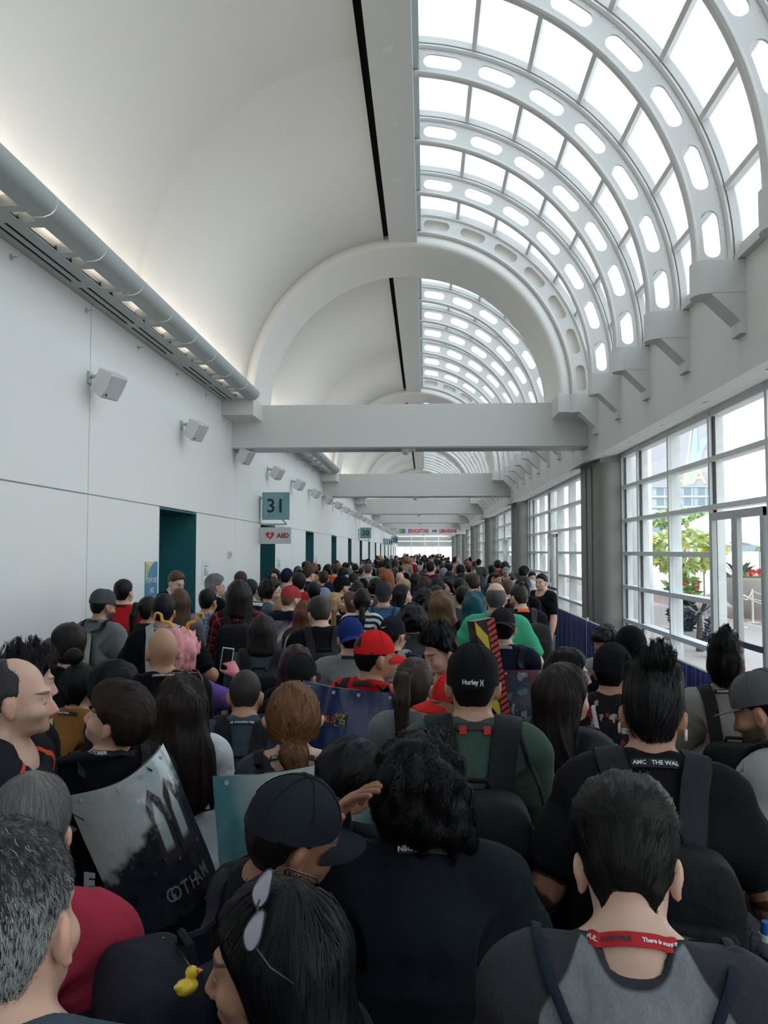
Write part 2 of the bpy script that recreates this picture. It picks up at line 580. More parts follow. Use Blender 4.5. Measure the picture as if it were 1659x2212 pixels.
def truss_mesh(name, backing=False):
    b = MB()
    rows_in, rows_out = [], []
    t = 0.012
    nh, ns = 7, 10
    a0, a1 = A0, math.radians(91)
    da = (a1 - a0) / nh
    gap, hw = 0.11, 0.085          # gap between holes and half width of the holes
    rm = (R_IN + R_OUT) / 2
    hole = hw / rm
    for k in range(nh):
        s0 = a0 + da * k
        s1 = s0 + da
        # obround: straight part between c0 and c1
        c0, c1 = s0 + gap / rm + hole, s1 - gap / rm - hole
        ring = []
        m = 10
        for i in range(m + 1):
            th = PI / 2 + PI * i / m
            ring.append((c0 + hole * math.cos(th), rm + hw * math.sin(th)))
        for i in range(1, ns):
            ring.append((c0 + (c1 - c0) * i / ns, rm - hw))
        for i in range(m + 1):
            th = -PI / 2 + PI * i / m
            ring.append((c1 + hole * math.cos(th), rm + hw * math.sin(th)))
        for i in range(1, ns):
            ring.append((c1 + (c0 - c1) * i / ns, rm + hw))
        # matching outer boundary
        outer = []
        for a, r in ring:
            u = (a - (s0 + s1) / 2) / (da / 2)
            v = (r - rm) / hw
            if abs(v) >= 0.999:
                outer.append((a, rm + (R_OUT - R_IN) / 2 * (1 if v > 0 else -1)))
            else:
                sa = (1 if u > 0 else -1)
                # project the rounded ends on the panel edge
                f = max(abs(v), 1e-6)
                if f > 0.72:
                    k2 = (1 - f) / 0.28
                    edge = c1 if sa > 0 else c0
                    outer.append((edge + (((s1 if sa > 0 else s0) - edge) * k2), rm + (R_OUT - R_IN) / 2 * (1 if v > 0 else -1)))
                else:
                    outer.append((s1 if sa > 0 else s0, rm + (R_OUT - R_IN) / 2 * v / 0.72))
        rr = []
        for y in (-t, t):
            rr.append([(circ(a, r)[0], y, circ(a, r)[1]) for a, r in ring])
        oo = []
        for y in (-t, t):
            oo.append([(circ(a, r)[0], y, circ(a, r)[1]) for a, r in outer])
        b.grid([oo[0], rr[0], rr[1], oo[1]], closed_v=True)
    for r, w, h in ((R_IN, 0.055, 0.028), (R_OUT, 0.055, 0.028)):
        rows = []
        n = 56
        for i in range(n + 1):
            a = a0 + (a1 - a0) * i / n
            rows.append([(circ(a, r + dr)[0], dy, circ(a, r + dr)[1]) for dr, dy in ((-h, -w * 0.6), (-h, w * 0.6), (-h * 0.3, w), (h * 0.3, w), (h, w * 0.6), (h, -w * 0.6), (h * 0.3, -w), (-h * 0.3, -w))])
        b.grid(rows, closed_v=True)
    for k in range(nh * 4):            # bolt heads along the outer chord
        a = a0 + (a1 - a0) * (k + 0.5) / (nh * 4)
        x, z = circ(a, R_OUT - 0.045)
        b.disc((x, -t - 0.008, z), 0.009, (0, 1, 0), 6, 0.008)
    return b.mesh(name, M_STEEL, smooth=True)


ME_TRUSS = truss_mesh('truss')
SPAN = 1.667
purl = [A0 + (A1 - A0) * k / 7 for k in range(8)]


def bracket_mesh():
    b = MB()
    x0, z0, z1 = 2.66, 2.525 + H, 2.86 + H
    r = 0.13
    pl = [(XF + 0.02, 0.0), (XF + 0.02, 0.30)]
    nose = [(x0 + r + r * math.cos(t), 0.15 + 0.15 * math.sin(t)) for t in np.linspace(PI / 2, 3 * PI / 2, 13)]
    b.prism(pl + nose, 'z', z0, z1)
    b.prism([(x0 + 0.14, z0 + 0.01), (XF + 0.02, z0 + 0.01), (XF + 0.02, 2.13 + H), (XF - 0.06, 2.13 + H), (XF - 0.06, 2.25 + H)], 'y', 0.0, 0.26)
    return b.mesh('bracket', M_BEAM, smooth=True)


ME_BRK = bracket_mesh()
ME_PURL = {}
for nb in range(NB0, NB1 + 1):
    y1 = Y_ARCH + BAY * nb
    y0 = Y_ARCH + BAY * (nb - 1) + ARCH_T
    e = empty('window_%d' % (nb + 2), (0, y1, 0), label='curved skylight of pierced white trusses and frosted panes, bay ' + BAYW[nb + 1], cat='skylight', kind='structure', group='skylight bays')
    near = nb < 3
    for k in range(1, 8):
        y = -SPAN * k
        if not near and k % 1:
            continue
        link('truss', ME_TRUSS, e, (0, y, 0))
        link('bracket', ME_BRK, e, (0, y - 0.13, 0))
    # ring of the arch face, closed by a plate
    link('truss', ME_TRUSS, e, (0, -0.02, 0))
    link('bracket', ME_BRK, e, (0, -0.13, 0))
    # glazing bars
    LL = y1 - y0
    for k, a in enumerate(purl):
        b = MB()
        w, h = 0.028, 0.05
        t = Vector((math.cos(a), 0, -math.sin(a)))
        nn = Vector((math.sin(a), 0, math.cos(a)))
        c = Vector((circ(a, R_GL - 0.03)[0], 0, circ(a, R_GL - 0.03)[1]))
        P = [c + t * u * w + nn * v * h for u, v in ((-1, -1), (1, -1), (1, 1), (-1, 1))]
        b.grid([[(p.x, y, p.z) for p in P] for y in (-LL - 0.15, 0.25)], closed_v=True)
        b.obj('glazing_bar', M_STEEL, e)
    for k in range(0, 8):
        y = -SPAN * k
        bb = arc_sheet(R_GL - 0.07, R_GL + 0.02, A0, A1, y - 0.05, y + 0.05, 28)
        bb.obj('rafter', M_STEEL, e, smooth=True)
    if near:
        for k in range(7):
            ya, yb = -SPAN * (k + 1) + 0.05, -SPAN * k - 0.05
            for q in range(7):
                key = q
                if key not in ME_PURL:
                    ME_PURL[key] = arc_sheet(R_GL, R_GL + 0.012, purl[q] + 0.004, purl[q + 1] - 0.004, -SPAN + 0.05, -0.05, 6).mesh('pane', M_SKYGLASS, smooth=True)
                link('pane', ME_PURL[key], e, (0, -SPAN * k, 0))
        o = arc_sheet(R_GL, R_GL + 0.012, A0, A1, -LL - 0.1, -SPAN * 7 - 0.05, 28).obj('pane', M_SKYGLASS, e, smooth=True)
    else:
        b = MB()
        for k in range(7):
            s = arc_sheet(R_GL, R_GL + 0.012, A0, A1, -SPAN * (k + 1) + 0.05, -SPAN * k - 0.05, 16)
            b.add(s.v, s.f)
        tag(b.obj('panes', M_SKYGLASS, e, smooth=True), kind='stuff')

# arches, base blocks and cross beams
for nb in range(NB0 - 1, NB1 + 1):
    ya = Y_ARCH + BAY * nb
    if ya < Y_BACK - 2:
        continue
    e = empty('trim_%d' % (nb + 20), (0, ya, 0), label='plaster arch with its cross beam, span ' + BAYW[nb + 2], cat='arch', kind='structure', group='arches and cross beams')
    # solid ring: rounded front lip, soffit, back face
    b = MB()
    prof = [(3.06, 0.02), (R_SOFF + 0.16, -0.02), (R_SOFF + 0.09, -0.035), (R_SOFF + 0.035, -0.012), (R_SOFF + 0.008, 0.03), (R_SOFF, 0.09), (R_SOFF, ARCH_T - 0.05), (R_SOFF + 0.05, ARCH_T), (3.5, ARCH_T), (3.5, 0.10), (3.06, 0.10)]
    rows = []
    n = 72
    for i in range(n + 1):
        a = -PI / 2 + PI * i / n
        rows.append([(circ(a, r)[0], y, circ(a, r)[1]) for r, y in prof])
    b.grid(rows, closed_v=True)
    b.obj('arch', M_VAULT, e, smooth=True)
    b = MB()
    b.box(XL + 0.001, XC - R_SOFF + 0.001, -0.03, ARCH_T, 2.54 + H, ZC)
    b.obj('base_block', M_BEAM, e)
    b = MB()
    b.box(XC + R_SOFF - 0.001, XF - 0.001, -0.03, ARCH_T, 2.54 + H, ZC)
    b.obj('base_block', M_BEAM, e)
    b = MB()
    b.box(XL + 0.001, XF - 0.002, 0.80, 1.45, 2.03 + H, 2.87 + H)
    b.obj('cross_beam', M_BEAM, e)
    MB().box(XL + 0.01, XF - 0.01, 0.83, 1.42, 2.005 + H, 2.03 + H).obj('soffit_strip', M_GREY, e)
    if nb >= 0:
        o = empty('ceiling_camera', (-0.38 + 0.02 * nb, ya + 1.0, 2.005 + H), label='white dome camera under the %s cross beam' % ['first', 'second', 'third', 'fourth', 'fifth', 'sixth', 'seventh'][nb], cat='camera', group='cameras under the beams')
        MB().disc((0, 0, -0.05), 0.075, (0, 0, 1), 16, 0.05).obj('housing', M_WHITE, o, smooth=True)
        b = MB()
        b.grid([[(math.cos(t) * r, math.sin(t) * r, z) for t in [2 * PI * q / 16 for q in range(16)]] for r, z in ((0.07, -0.05), (0.06, -0.085), (0.035, -0.11), (0.005, -0.118))], closed_v=True)
        b.obj('dome', M_GREY, o, smooth=True)
        MB().box(0.02, 0.2, -0.05, 0.05, -0.04, 0.0).obj('bracket', M_WHITE, o)

# ---- columns and window walls on the right
Y_COL, COL_T = 15.6, 2.0
ZH = 1.88 + H
RAILS = [0.07, 0.776, 1.416, 2.05, 2.68, 3.32, ZH - 0.05]
for nb in range(-2, NB1 + 1):
    yc = Y_COL + BAY * nb
    if yc > Y_END:
        break
    b = MB()
    r = 0.13
    xi = 3.385
    out = [(3.95, 0), (3.95, COL_T)]
    out += [(xi + r - r * math.sin(t), COL_T - r + r * math.cos(t)) for t in np.linspace(0, PI / 2, 6)]
    gv = [0.62, 0.80, 1.18, 1.36]
    out += [(xi, gv[3]), (xi + 0.10, gv[3]), (xi + 0.10, gv[2]), (xi, gv[2]), (xi, gv[1]), (xi + 0.10, gv[1]), (xi + 0.10, gv[0]), (xi, gv[0])]
    r2 = 0.22
    out += [(xi + r2 - r2 * math.cos(t), r2 - r2 * math.sin(t)) for t in np.linspace(0, PI / 2, 8)]
    e = empty('wall_column', (0, yc, 0), label='grooved concrete column beside the tall windows, %s' % ['behind', 'beside the camera', 'nearest in view', 'second in view', 'third in view', 'fourth in view', 'fifth in view', 'sixth in view', 'seventh in view'][nb + 2], cat='column', kind='structure', group='concrete columns')
    b.prism(out, 'z', 0, ZH - 0.16)
    b.obj('shaft', M_CONC, e, smooth=True)
    MB().box(xi + 0.02, 3.95, 0.03, COL_T - 0.03, ZH - 0.16, ZH + 0.05).obj('capital', M_CONC, e)
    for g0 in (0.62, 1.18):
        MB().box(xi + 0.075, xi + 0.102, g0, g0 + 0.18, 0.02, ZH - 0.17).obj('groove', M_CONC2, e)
    # window wall from this column's far side to the next column
    ya, yb = yc + COL_T, yc + BAY
    yb = min(yb, Y_END)
    if yb - ya < 1:
        continue
    w = empty('window_%d' % (nb + 20), (XW, 0, 0), label='tall white framed window wall with glazed doors, bay ' + BAYW[nb + 2], cat='window', kind='structure', group='window walls')
    cols = [ya] + [yb - 1.14 - 1.81 * k for k in range(6, -1, -1)] + [yb]
    cols = [c for c in cols if ya <= c <= yb]
    if cols[1] - cols[0] < 0.3:
        cols.pop(1)
    for c in cols:
        MB().box(0.0, 0.19, c - 0.035, c + 0.035, 0, ZH).obj('mullion', M_FRAME, w)
    for c in (cols[1], cols[-2], cols[-1] - 0.03, cols[-4]):
        MB().box(0.042, 0.075, c - 0.06, c - 0.034, 0.05, ZH).obj('gasket', M_BLACK, w)
    # the door pair sits in the third field from the far column
    iD = len(cols) - 5
    for z in RAILS:
        for r0, r1 in ([(ya, cols[iD] + 0.03), (cols[iD + 1] - 0.03, yb)] if z < 2.6 else [(ya, yb)]):
            MB().box(0.008, 0.17, r0, r1, z - 0.035, z + 0.035).obj('rail', M_FRAME, w)
    far = nb >= 2
    bq = MB()
    for i in range(len(cols) - 1):
        for j in range(len(RAILS) - 1):
            c0, c1 = cols[i] + 0.035, cols[i + 1] - 0.035
            z0, z1 = RAILS[j] + 0.035, RAILS[j + 1] - 0.035
            if i == iD and j < 4:
                continue
            if far:
                bq.box(0.035, 0.041, c0, c1, z0, z1)
            else:
                MB().box(0.035, 0.041, c0, c1, z0, z1).obj('pane', M_GLASS, w)
    if far:
        tag(bq.obj('panes', M_GLASS, w), kind='stuff')
    c0, c1 = cols[iD] + 0.035, cols[iD + 1] - 0.035
    # white-grey cover over the skipped rails, then two leaves
    for s in range(2):
        y0 = c0 + 0.03 + s * (c1 - c0 - 0.06) / 2
        y1 = y0 + (c1 - c0 - 0.06) / 2 - 0.008
        b = MB().box(-0.03, 0.03, y0, y0 + 0.085, 0.01, 2.60).box(-0.03, 0.03, y1 - 0.085, y1, 0.01, 2.60).box(-0.028, 0.028, y0, y1, 2.50, 2.60).box(-0.028, 0.028, y0, y1, 0.01, 0.28)
        d = b.obj('door_leaf', mat('door_aluminium', (0.52, 0.54, 0.53), 0.35), w)
        MB().box(-0.006, 0.006, y0 + 0.085, y1 - 0.085, 0.28, 2.5).obj('pane', M_GLASS, d)
        yh = y1 - 0.05 if s == 0 else y0 + 0.05
        MB().tube([(-0.05, yh, 0.78), (-0.09, yh, 0.8), (-0.09, yh, 1.12), (-0.05, yh, 1.14)], 0.012, 8).obj('pull_handle', M_CHROME, d)
        MB().box(-0.06, -0.03, y0 + 0.06, y1 - 0.06, 0.96, 1.03).obj('push_bar', M_DARKMETAL, d)

# ---- end wall
we = empty('wall_end', (0, Y_END, 0), label='far end wall of grey panels with bright glass doors', cat='wall', kind='structure')
for k in range(4):
    x0 = XL + 1.9 * k
    for z0, z1 in ((2.75, 3.45), (3.45, 4.1)):
        MB().box(x0 + 0.04, x0 + 1.86, 0, 0.1, z0 + 0.03, z1 - 0.03).obj('panel', mat('end_panel', (0.42, 0.45, 0.43), 0.5), we)
    for q in range(2):
        MB().box(x0 + 0.1 + q * 0.93, x0 + 0.95 + q * 0.93, 0.03, 0.05, 0.1, 2.6).obj('pane', M_GLASS, we)
    MB().box(x0 - 0.06, x0 + 0.06, -0.03, 0.08, 0, 4.1).box(x0 + 0.95, x0 + 1.03, -0.02, 0.08, 0, 2.7).box(x0, x0 + 1.9, -0.02, 0.09, 2.62, 2.78).obj('frame', M_FRAME, we)
MB().box(XL, XW, -0.02, 0.3, 4.1, 9.0).obj('upper_wall', M_WALL, we)
text_on('Lobby', 0.45, we, M_WHITE, (0.0, -0.02, 3.1), (1, 0, 0), (0, 0, 1), off=0.02)
wb = MB().box(XL - 1.2, XW + 0.3, Y_BACK - 0.2, Y_BACK, 0, 9).obj('wall_back', M_WALL)
tag(wb, 'plain white end wall behind the photographer', 'wall', kind='structure')
# unseen exhibition-hall block beside the concourse, put in to shade the skylight
hb = MB().box(-40, -5.2, Y_BACK - 10, Y_END + 10, 0, 15).obj('wall_unseen_hall', M_WALL)
tag(hb, 'unseen exhibition hall block beside the concourse, put in to shade the skylight', 'wall', kind='structure')

# ================================================================= SIGNS AND OUTSIDE
_Rc = cam.rotation_euler.to_matrix()


def pix(px, py, d):
    """a point of the hall d metres down from the camera, by the direction in which the camera sees it"""
    v = _Rc @ Vector((px - 829.5, 1106 - py, -1720.0))
    return Vector((v.x / v.y * d, d, H + v.z / v.y * d))


M_SIGN = mat('sign_blue', (0.20, 0.40, 0.43), 0.35)
M_NAVY = mat('navy_print', (0.008, 0.015, 0.06), 0.4)
M_SIGNG = mat('sign_white', (0.62, 0.66, 0.66), 0.4)
M_RED = mat('red_print', (0.62, 0.03, 0.03), 0.4)
M_REDD = mat('dark_red_print', (0.30, 0.03, 0.04), 0.4)
M_PAPER = mat('paper', (0.78, 0.80, 0.83), 0.6)
M_INK = mat('ink', (0.03, 0.035, 0.05), 0.6)


def hall_sign(num, d, label, x1=None):
    p0, p1 = Vector((-3.72, d, 2.81)), Vector((-3.09, d, 3.44))
    if x1 is not None:
        p0.x, p1.x = x1 - 0.63, x1
    e = empty('hall_number_sign', (p0.x, d, p0.z), label=label, cat='sign')
    a = 0.63
    MB().box(0, a, -0.02, 0.03, 0, a).obj('face_panel', M_SIGN, e)
    # lighter folded triangle of the face
    MB().prism([(0.04, 0.02), (a - 0.02, a - 0.04), (0.02, a - 0.02)], 'y', -0.026, -0.02).obj('face_facet', mat('sign_blue_light', (0.24, 0.44, 0.46), 0.35), e)
    text_on(num, 0.44, e, M_NAVY, (a / 2, -0.026, a / 2 - 0.01), (1, 0, 0), (0, 0, 1), bold=0.006)
    xw = XL - p0.x
    b = MB()
    b.tube([(xw + 0.02, 0.05, 0.54), (xw + 0.02, 0.05, -0.10)], 0.022, 6)
    b.tube([(xw + 0.02, 0.05, -0.10), (0.56, 0.05, -0.10)], 0.022, 6)
    b.tube([(0.56, 0.05, -0.10), (xw + 0.02, 0.05, 0.54)], 0.022, 6)
    b.obj('bracket', M_GREY, e)


hall_sign('31', 18.05, 'blue square hall sign with the number 31 on a triangular bracket')
hall_sign('30', 45.6, 'small blue square hall sign with the number 30, farther along')
hall_sign('29', 74.0, 'tiny blue square sign with the number 29 near the far end', x1=-2.50)
e = empty('medical_sign', (-3.74, 18.1, 2.26), label='white hanging sign with red heart and the letters AED', cat='sign')
MB().box(-0.06, 0.68, -0.02, 0.02, 0, 0.38).obj('face_panel', M_SIGNG, e)
hp = []
for t in np.linspace(0, 2 * PI, 28, endpoint=False):
    hp.append((0.195 + 0.0063 * 16 * math.sin(t) ** 3, 0.195 + 0.0063 * (13 * math.cos(t) - 5 * math.cos(2 * t) - 2 * math.cos(3 * t) - math.cos(4 * t))))
MB().prism(hp, 'y', -0.026, -0.02).obj('heart', M_RED, e)
MB().prism([(0.222, 0.255), (0.155, 0.185), (0.19, 0.187), (0.168, 0.125), (0.238, 0.203), (0.202, 0.205)], 'y', -0.030, -0.026).obj('lightning_mark', M_SIGNG, e)
text_on('AED', 0.145, e, M_REDD, (0.495, -0.02, 0.185), (1, 0, 0), (0, 0, 1), bold=0.006)
e = empty('restroom_sign', (-3.98 + 0.30, 72.0, 2.62), label='white sign with green patch, phone and restroom symbols far along', cat='sign')
MB().box(-0.1, 0.80, -0.02, 0.02, 0, 0.6).obj('face_panel', M_SIGNG, e)
MB().box(-0.08, 0.14, -0.026, -0.02, 0.35, 0.55).box(-0.04, 0.12, -0.026, -0.02, 0.05, 0.28).obj('green_patch', mat('green_print', (0.16, 0.42, 0.34), 0.5), e)
b = MB()
b.tube([(0.33, -0.03, 0.5), (0.26, -0.03, 0.45), (0.25, -0.03, 0.3), (0.28, -0.03, 0.15), (0.34, -0.03, 0.1)], 0.03, 5)
for x in (0.50, 0.68):
    b.disc((x, -0.03, 0.50), 0.045, (0, 1, 0), 10, 0.005)
    b.prism([(x - 0.06, 0.42), (x + 0.06, 0.42), (x + 0.05, 0.22), (x + 0.025, 0.06), (x - 0.025, 0.06), (x - 0.05, 0.22)], 'y', -0.03, -0.022)
b.obj('symbols', M_INK, e)

# banner under the fifth beam
e = empty('banner', (0, 71.4, 3.62), label='white hanging banner for educators and librarians under a far cross beam', cat='banner')
MB().box(-2.45, 3.65, 0, 0.02, -0.02, 0.52).obj('cloth', M_PAPER, e)
text_on('EDUCATORS', 0.44, e, M_RED, (-1.5, 0, 0.25), (1, 0, 0), (0, 0, 1), align='LEFT', bold=0.02, narrow=0.72)
text_on('AND', 0.30, e, M_INK, (0.62, 0, 0.25), (1, 0, 0), (0, 0, 1), align='LEFT', bold=0.015, narrow=0.72)
text_on('LIBRARIANS', 0.44, e, M_RED, (1.28, 0, 0.25), (1, 0, 0), (0, 0, 1), align='LEFT', bold=0.02, narrow=0.66)
MB().box(-2.35, -2.1, -0.004, 0, 0.06, 0.46).obj('yellow_patch', mat('yellow_print', (0.55, 0.5, 0.10), 0.5), e)
MB().box(-2.1, -1.75, -0.004, 0, 0.06, 0.46).obj('blue_patch', mat('blue_print', (0.10, 0.30, 0.50), 0.5), e)

# wall notices
e = empty('staff_notice', (XL + 0.012, 10.66, 0.85), label='blue and yellow notice reading staff only no access beside the teal door', cat='notice')
MB().box(-0.01, 0.0, 0, 0.48, 0, 1.10).obj('board', mat('notice_blue', (0.06, 0.24, 0.42), 0.5), e)
MB().prism([(0.0, 1.10), (0.0, 0.80), (0.06, 0.92), (0.16, 1.02), (0.34, 1.10)], 'x', 0.0, 0.002).obj('yellow_corner', mat('notice_yellow', (0.70, 0.62, 0.28), 0.5), e)
MB().box(0.002, 0.004, 0.03, 0.10, 0.93, 1.06).obj('emblem', mat('notice_green', (0.35, 0.42, 0.15), 0.5), e)
for s_, z in (('STAFF ONLY', 0.66), ('NO', 0.52), ('ACCESS', 0.39)):
    text_on(s_, 0.105, e, M_WHITE, (0.002, 0.25, z + 0.18), (0, 1, 0), (0, 0, 1), bold=0.003, narrow=0.72 if len(s_) > 6 else 1.0)
for i, (y, s_) in enumerate(((13.42, '31c'), (20.35, '31b'), (27.4, '31a'))):
    e = empty('room_notice', (XL + 0.012, y, 1.53), label='white paper room notice beside the %s teal door' % ['first', 'second', 'third'][i], cat='notice')
    MB().box(-0.01, 0, 0, 0.42, 0, 0.40).obj('sheet', M_PAPER, e)
    text_on(s_, 0.17, e, M_INK, (0, 0.21, 0.20), (0, 1, 0), (0, 0, 1))
    MB().box(0, 0.002, 0.1, 0.32, 0.30, 0.312).box(0, 0.002, 0.13, 0.29, 0.05, 0.06).obj('small_print', M_INK, e)
e = empty('fire_alarm', (XL, 15.2, 2.02), label='small beige alarm box on the white wall near the first notice', cat='alarm')
MB().box(0, 0.05, 0, 0.13, -0.06, 0.07).obj('housing', mat('alarm_beige', (0.66, 0.62, 0.52), 0.5), e)
MB().box(0.05, 0.07, 0.03, 0.10, -0.02, 0.04).obj('lens', M_GREY, e)

# ---- blue drape barrier along the windows
M_DRAPE, n_, l_, p_ = new_mat('blue_drape')
p_.inputs['Base Color'].default_value = (0.008, 0.022, 0.16, 1)
p_.inputs['Roughness'].default_value = 0.75
p_.inputs['Sheen Weight'].default_value = 0.25
XD = 2.62
for k, y0 in enumerate((3.9, 6.95, 10.0, 13.1)):
    e = empty('drape_barrier', (XD, y0, 0), label='royal blue pleated drape barrier section, ' + ['nearest the grey cap man', 'second from the camera', 'in front of the grooved column, with white post', 'behind the man in the black tee'][k], cat='barrier', group='blue drape barriers')
    b = MB()
    rows = []
    for j in range(9):
        z = 0.04 + 0.93 * j / 8
        rows.append([(0.03 * math.sin(i * 1.3 + 0.5 * math.sin(i * 0.7)) * (1.15 - 0.35 * j / 8), 0.03 + 2.98 * i / 110, z) for i in range(111)])
    rows2 = [[(x - 0.006, y, z) for x, y, z in r] for r in rows[::-1]]
    b.grid(rows + rows2, closed_u=True)
    b.obj('drape', M_DRAPE, e, smooth='all')
    MB().tube([(0, 0, 0.02), (0, 0, 1.02)], 0.019, 10).obj('post', M_WHITE, e)
    MB().tube([(0, 0.0, 0.975), (0, 3.0, 0.975)], 0.014, 8).obj('crossbar', M_WHITE, e)
    MB().box(-0.2, 0.2, -0.2, 0.2, 0, 0.012).obj('base_plate', M_WHITE, e)

# ---- plaza
M_PLAZA = mat('plaza_paving', (0.44, 0.40, 0.385), 0.9, bump=0.1, bscale=30, var=0.06)
pl = MB().box(XW + 0.12, 300, -60, 330, -0.13, -0.01).obj('ground', M_PLAZA)
tag(pl, 'pale paved plaza outside the windows', 'ground', kind='structure')
rb = MB().box(9.5, 11.5, -20, 120, -0.01, 0.0).obj('pavement_band', mat('pink_paving', (0.36, 0.25, 0.24), 0.9))
tag(rb, 'reddish paving band across the plaza', 'pavement', kind='structure')
M_WHITEP = mat('white_render', (0.78, 0.79, 0.80), 0.6)
for k, (x, y) in enumerate(((5.28, 20.2), (5.6, 34.2), (5.75, 48.2))):
    o = empty('outdoor_column', (x, y, -0.01), label='round white column outside the windows, %s' % ['the nearest one', 'second one along', 'third one along'][k], cat='column', kind='structure')
    MB().tube([(0, 0, 0), (0, 0, 7.5)], 0.38, 28).obj('shaft', M_WHITEP, o, smooth=True)
    MB().tube([(0, 0, 0), (0, 0, 0.2)], 0.44, 28).obj('base_ring', M_WHITEP, o, smooth=True)

# hotel tower far off
M_BLDG = mat('tower_concrete', (0.55, 0.60, 0.64), 0.8)
M_BLDW = mat('tower_glass', (0.20, 0.28, 0.34), 0.25)
e = empty('hotel_tower', (56, 200, 0), label='pale hotel tower with balconies and a printed wrap on its upper floors', cat='building')
MB().box(0, 17, 0.4, 16, 0, 62).obj('wall', M_BLDG, e)
for f in range(9):
    z = 3 + f * 2.55
    MB().box(-0.1, 17.1, -0.2, 0.5, z - 0.42, z).obj('balcony', M_BLDG, e)
    for c in range(5):
        o = MB().box(0.3 + c * 3.35, 3.2 + c * 3.35, 0.30, 0.42, z + 0.1, z + 2.0).obj('window', M_BLDW, e)
        MB().box(0.45 + c * 3.35, 1.4 + c * 3.35, 0.26, 0.30, z + 0.15, z + 1.95).obj('pane', mat('tower_glass_light', (0.36, 0.45, 0.52), 0.25), o)
MB().box(0, 17, -0.35, 0.4, 18.2, 60).obj('wrap', mat('wrap_mauve', (0.36, 0.37, 0.42), 0.8), e)
MB().prism([(7.6, 18.2), (8.4, 18.2), (11.2, 38), (10.8, 38)], 'y', -0.4, -0.35).obj('wrap_shape', mat('wrap_yellow', (0.58, 0.60, 0.38), 0.7), e)
MB().prism([(8.4, 18.2), (10.4, 18.6), (12.8, 27), (14.6, 30.5), (12.4, 29.8), (11.4, 26), (11.2, 38), (11.0, 38)], 'y', -0.4, -0.35).obj('wrap_shape', mat('wrap_blue', (0.36, 0.50, 0.57), 0.7), e)
MB().box(15.2, 17, -0.4, -0.35, 22, 58).obj('wrap_shape', MATS['wrap_yellow'], e)
text_on('GA', 5.2, e, MATS['wrap_yellow'], (9.6, -0.42, 20.4), (1, 0, 0), (0, 0, 1), bold=0.1)
e = empty('low_building', (40, 150, 0), label='low white building at the foot of the hotel', cat='building')
MB().box(0, 40, 0, 10, 0, 9).obj('wall', M_WHITEP, e)
MB().box(-0.3, 40.3, -0.3, 10.3, 9, 9.6).obj('roof', M_BLDG, e)
for c in range(9):
    MB().box(1 + c * 4.3, 4 + c * 4.3, -0.05, 0.1, 2, 7).obj('window', M_BLDW, e)


# tents
M_TENT = mat('tent_canvas', (0.82, 0.82, 0.83), 0.7)


def tent(x, y, w, label):
    e = empty('party_tent', (x, y, -0.01), label=label, cat='tent')
    ze, zt = 2.72, 4.0
    b = MB()
    rows = []
    for t in np.linspace(0, 1, 9):
        s = (1 - t) * w / 2
        z = ze + (zt - ze) * (t ** 1.5)
        rows.append([(w / 2 + s * cx, w / 2 + s * cy, z) for cx, cy in [(-1, -1), (0, -1), (1, -1), (1, 0), (1, 1), (0, 1), (-1, 1), (-1, 0)]])
    b.grid(rows, closed_v=True)
    b.obj('canopy', M_TENT, e, smooth=True)
    b = MB()
    for sx in range(4):
        top, bot = [], []
        n = 36
        for i in range(n + 1):
            u = i / n * w
            p = [(u, 0), (w, u), (w - u, w), (0, w - u)][sx]
            top.append((p[0], p[1], ze + 0.01))
            bot.append((p[0], p[1], ze - 0.30 - 0.09 * abs(math.sin(i / n * PI * 6))))
        b.grid([top, bot])
    b.obj('valance', M_TENT, e)
    for cx, cy in ((0.03, 0.03), (w - 0.03, 0.03), (w - 0.03, w - 0.03), (0.03, w - 0.03)):
        MB().tube([(cx, cy, 0), (cx, cy, ze)], 0.035, 8).obj('pole', M_CHROME, e)
        MB().box(cx - 0.15, cx + 0.15, cy - 0.15, cy + 0.15, 0, 0.02).obj('base_plate', M_GREY, e)


tent(8.55, 25.0, 6.0, 'white canopy tent with scalloped valance just outside the glass doors')
tent(10.2, 33.5, 6.0, 'second white canopy tent standing behind the first')


# plants
def leaf_mat(name, col):
    m, n, l, p = new_mat(name)
    oi = n.new('ShaderNodeNewGeometry')
    mr = n.new('ShaderNodeMapRange')
    mr.inputs[3].default_value = 0.6
    mr.inputs[4].default_value = 1.5
    mu = n.new('ShaderNodeMix')
    mu.data_type = 'RGBA'
    mu.blend_type = 'MULTIPLY'
    mu.inputs[0].default_value = 1
    mu.inputs[6].default_value = (*col, 1)
    l.new(oi.outputs['Random Per Island'], mr.inputs[0])
    cb = n.new('ShaderNodeCombineColor')
    for i in range(3):
        l.new(mr.outputs[0], cb.inputs[i])
    l.new(cb.outputs[0], mu.inputs[7])
    l.new(mu.outputs[2], p.inputs['Base Color'])
    p.inputs['Roughness'].default_value = 0.5
    return m


M_LEAF = leaf_mat('leaf_green', (0.26, 0.40, 0.14))
M_LEAFY = leaf_mat('leaf_lime', (0.58, 0.66, 0.26))
M_LEAFD = leaf_mat('leaf_dark', (0.022, 0.045, 0.03))
M_BARK = mat('bark', (0.12, 0.09, 0.06), 0.9)
M_YEL = mat('yellow_petal', (0.85, 0.60, 0.05), 0.5)
M_REDF = mat('red_petal', (0.70, 0.03, 0.05), 0.5)


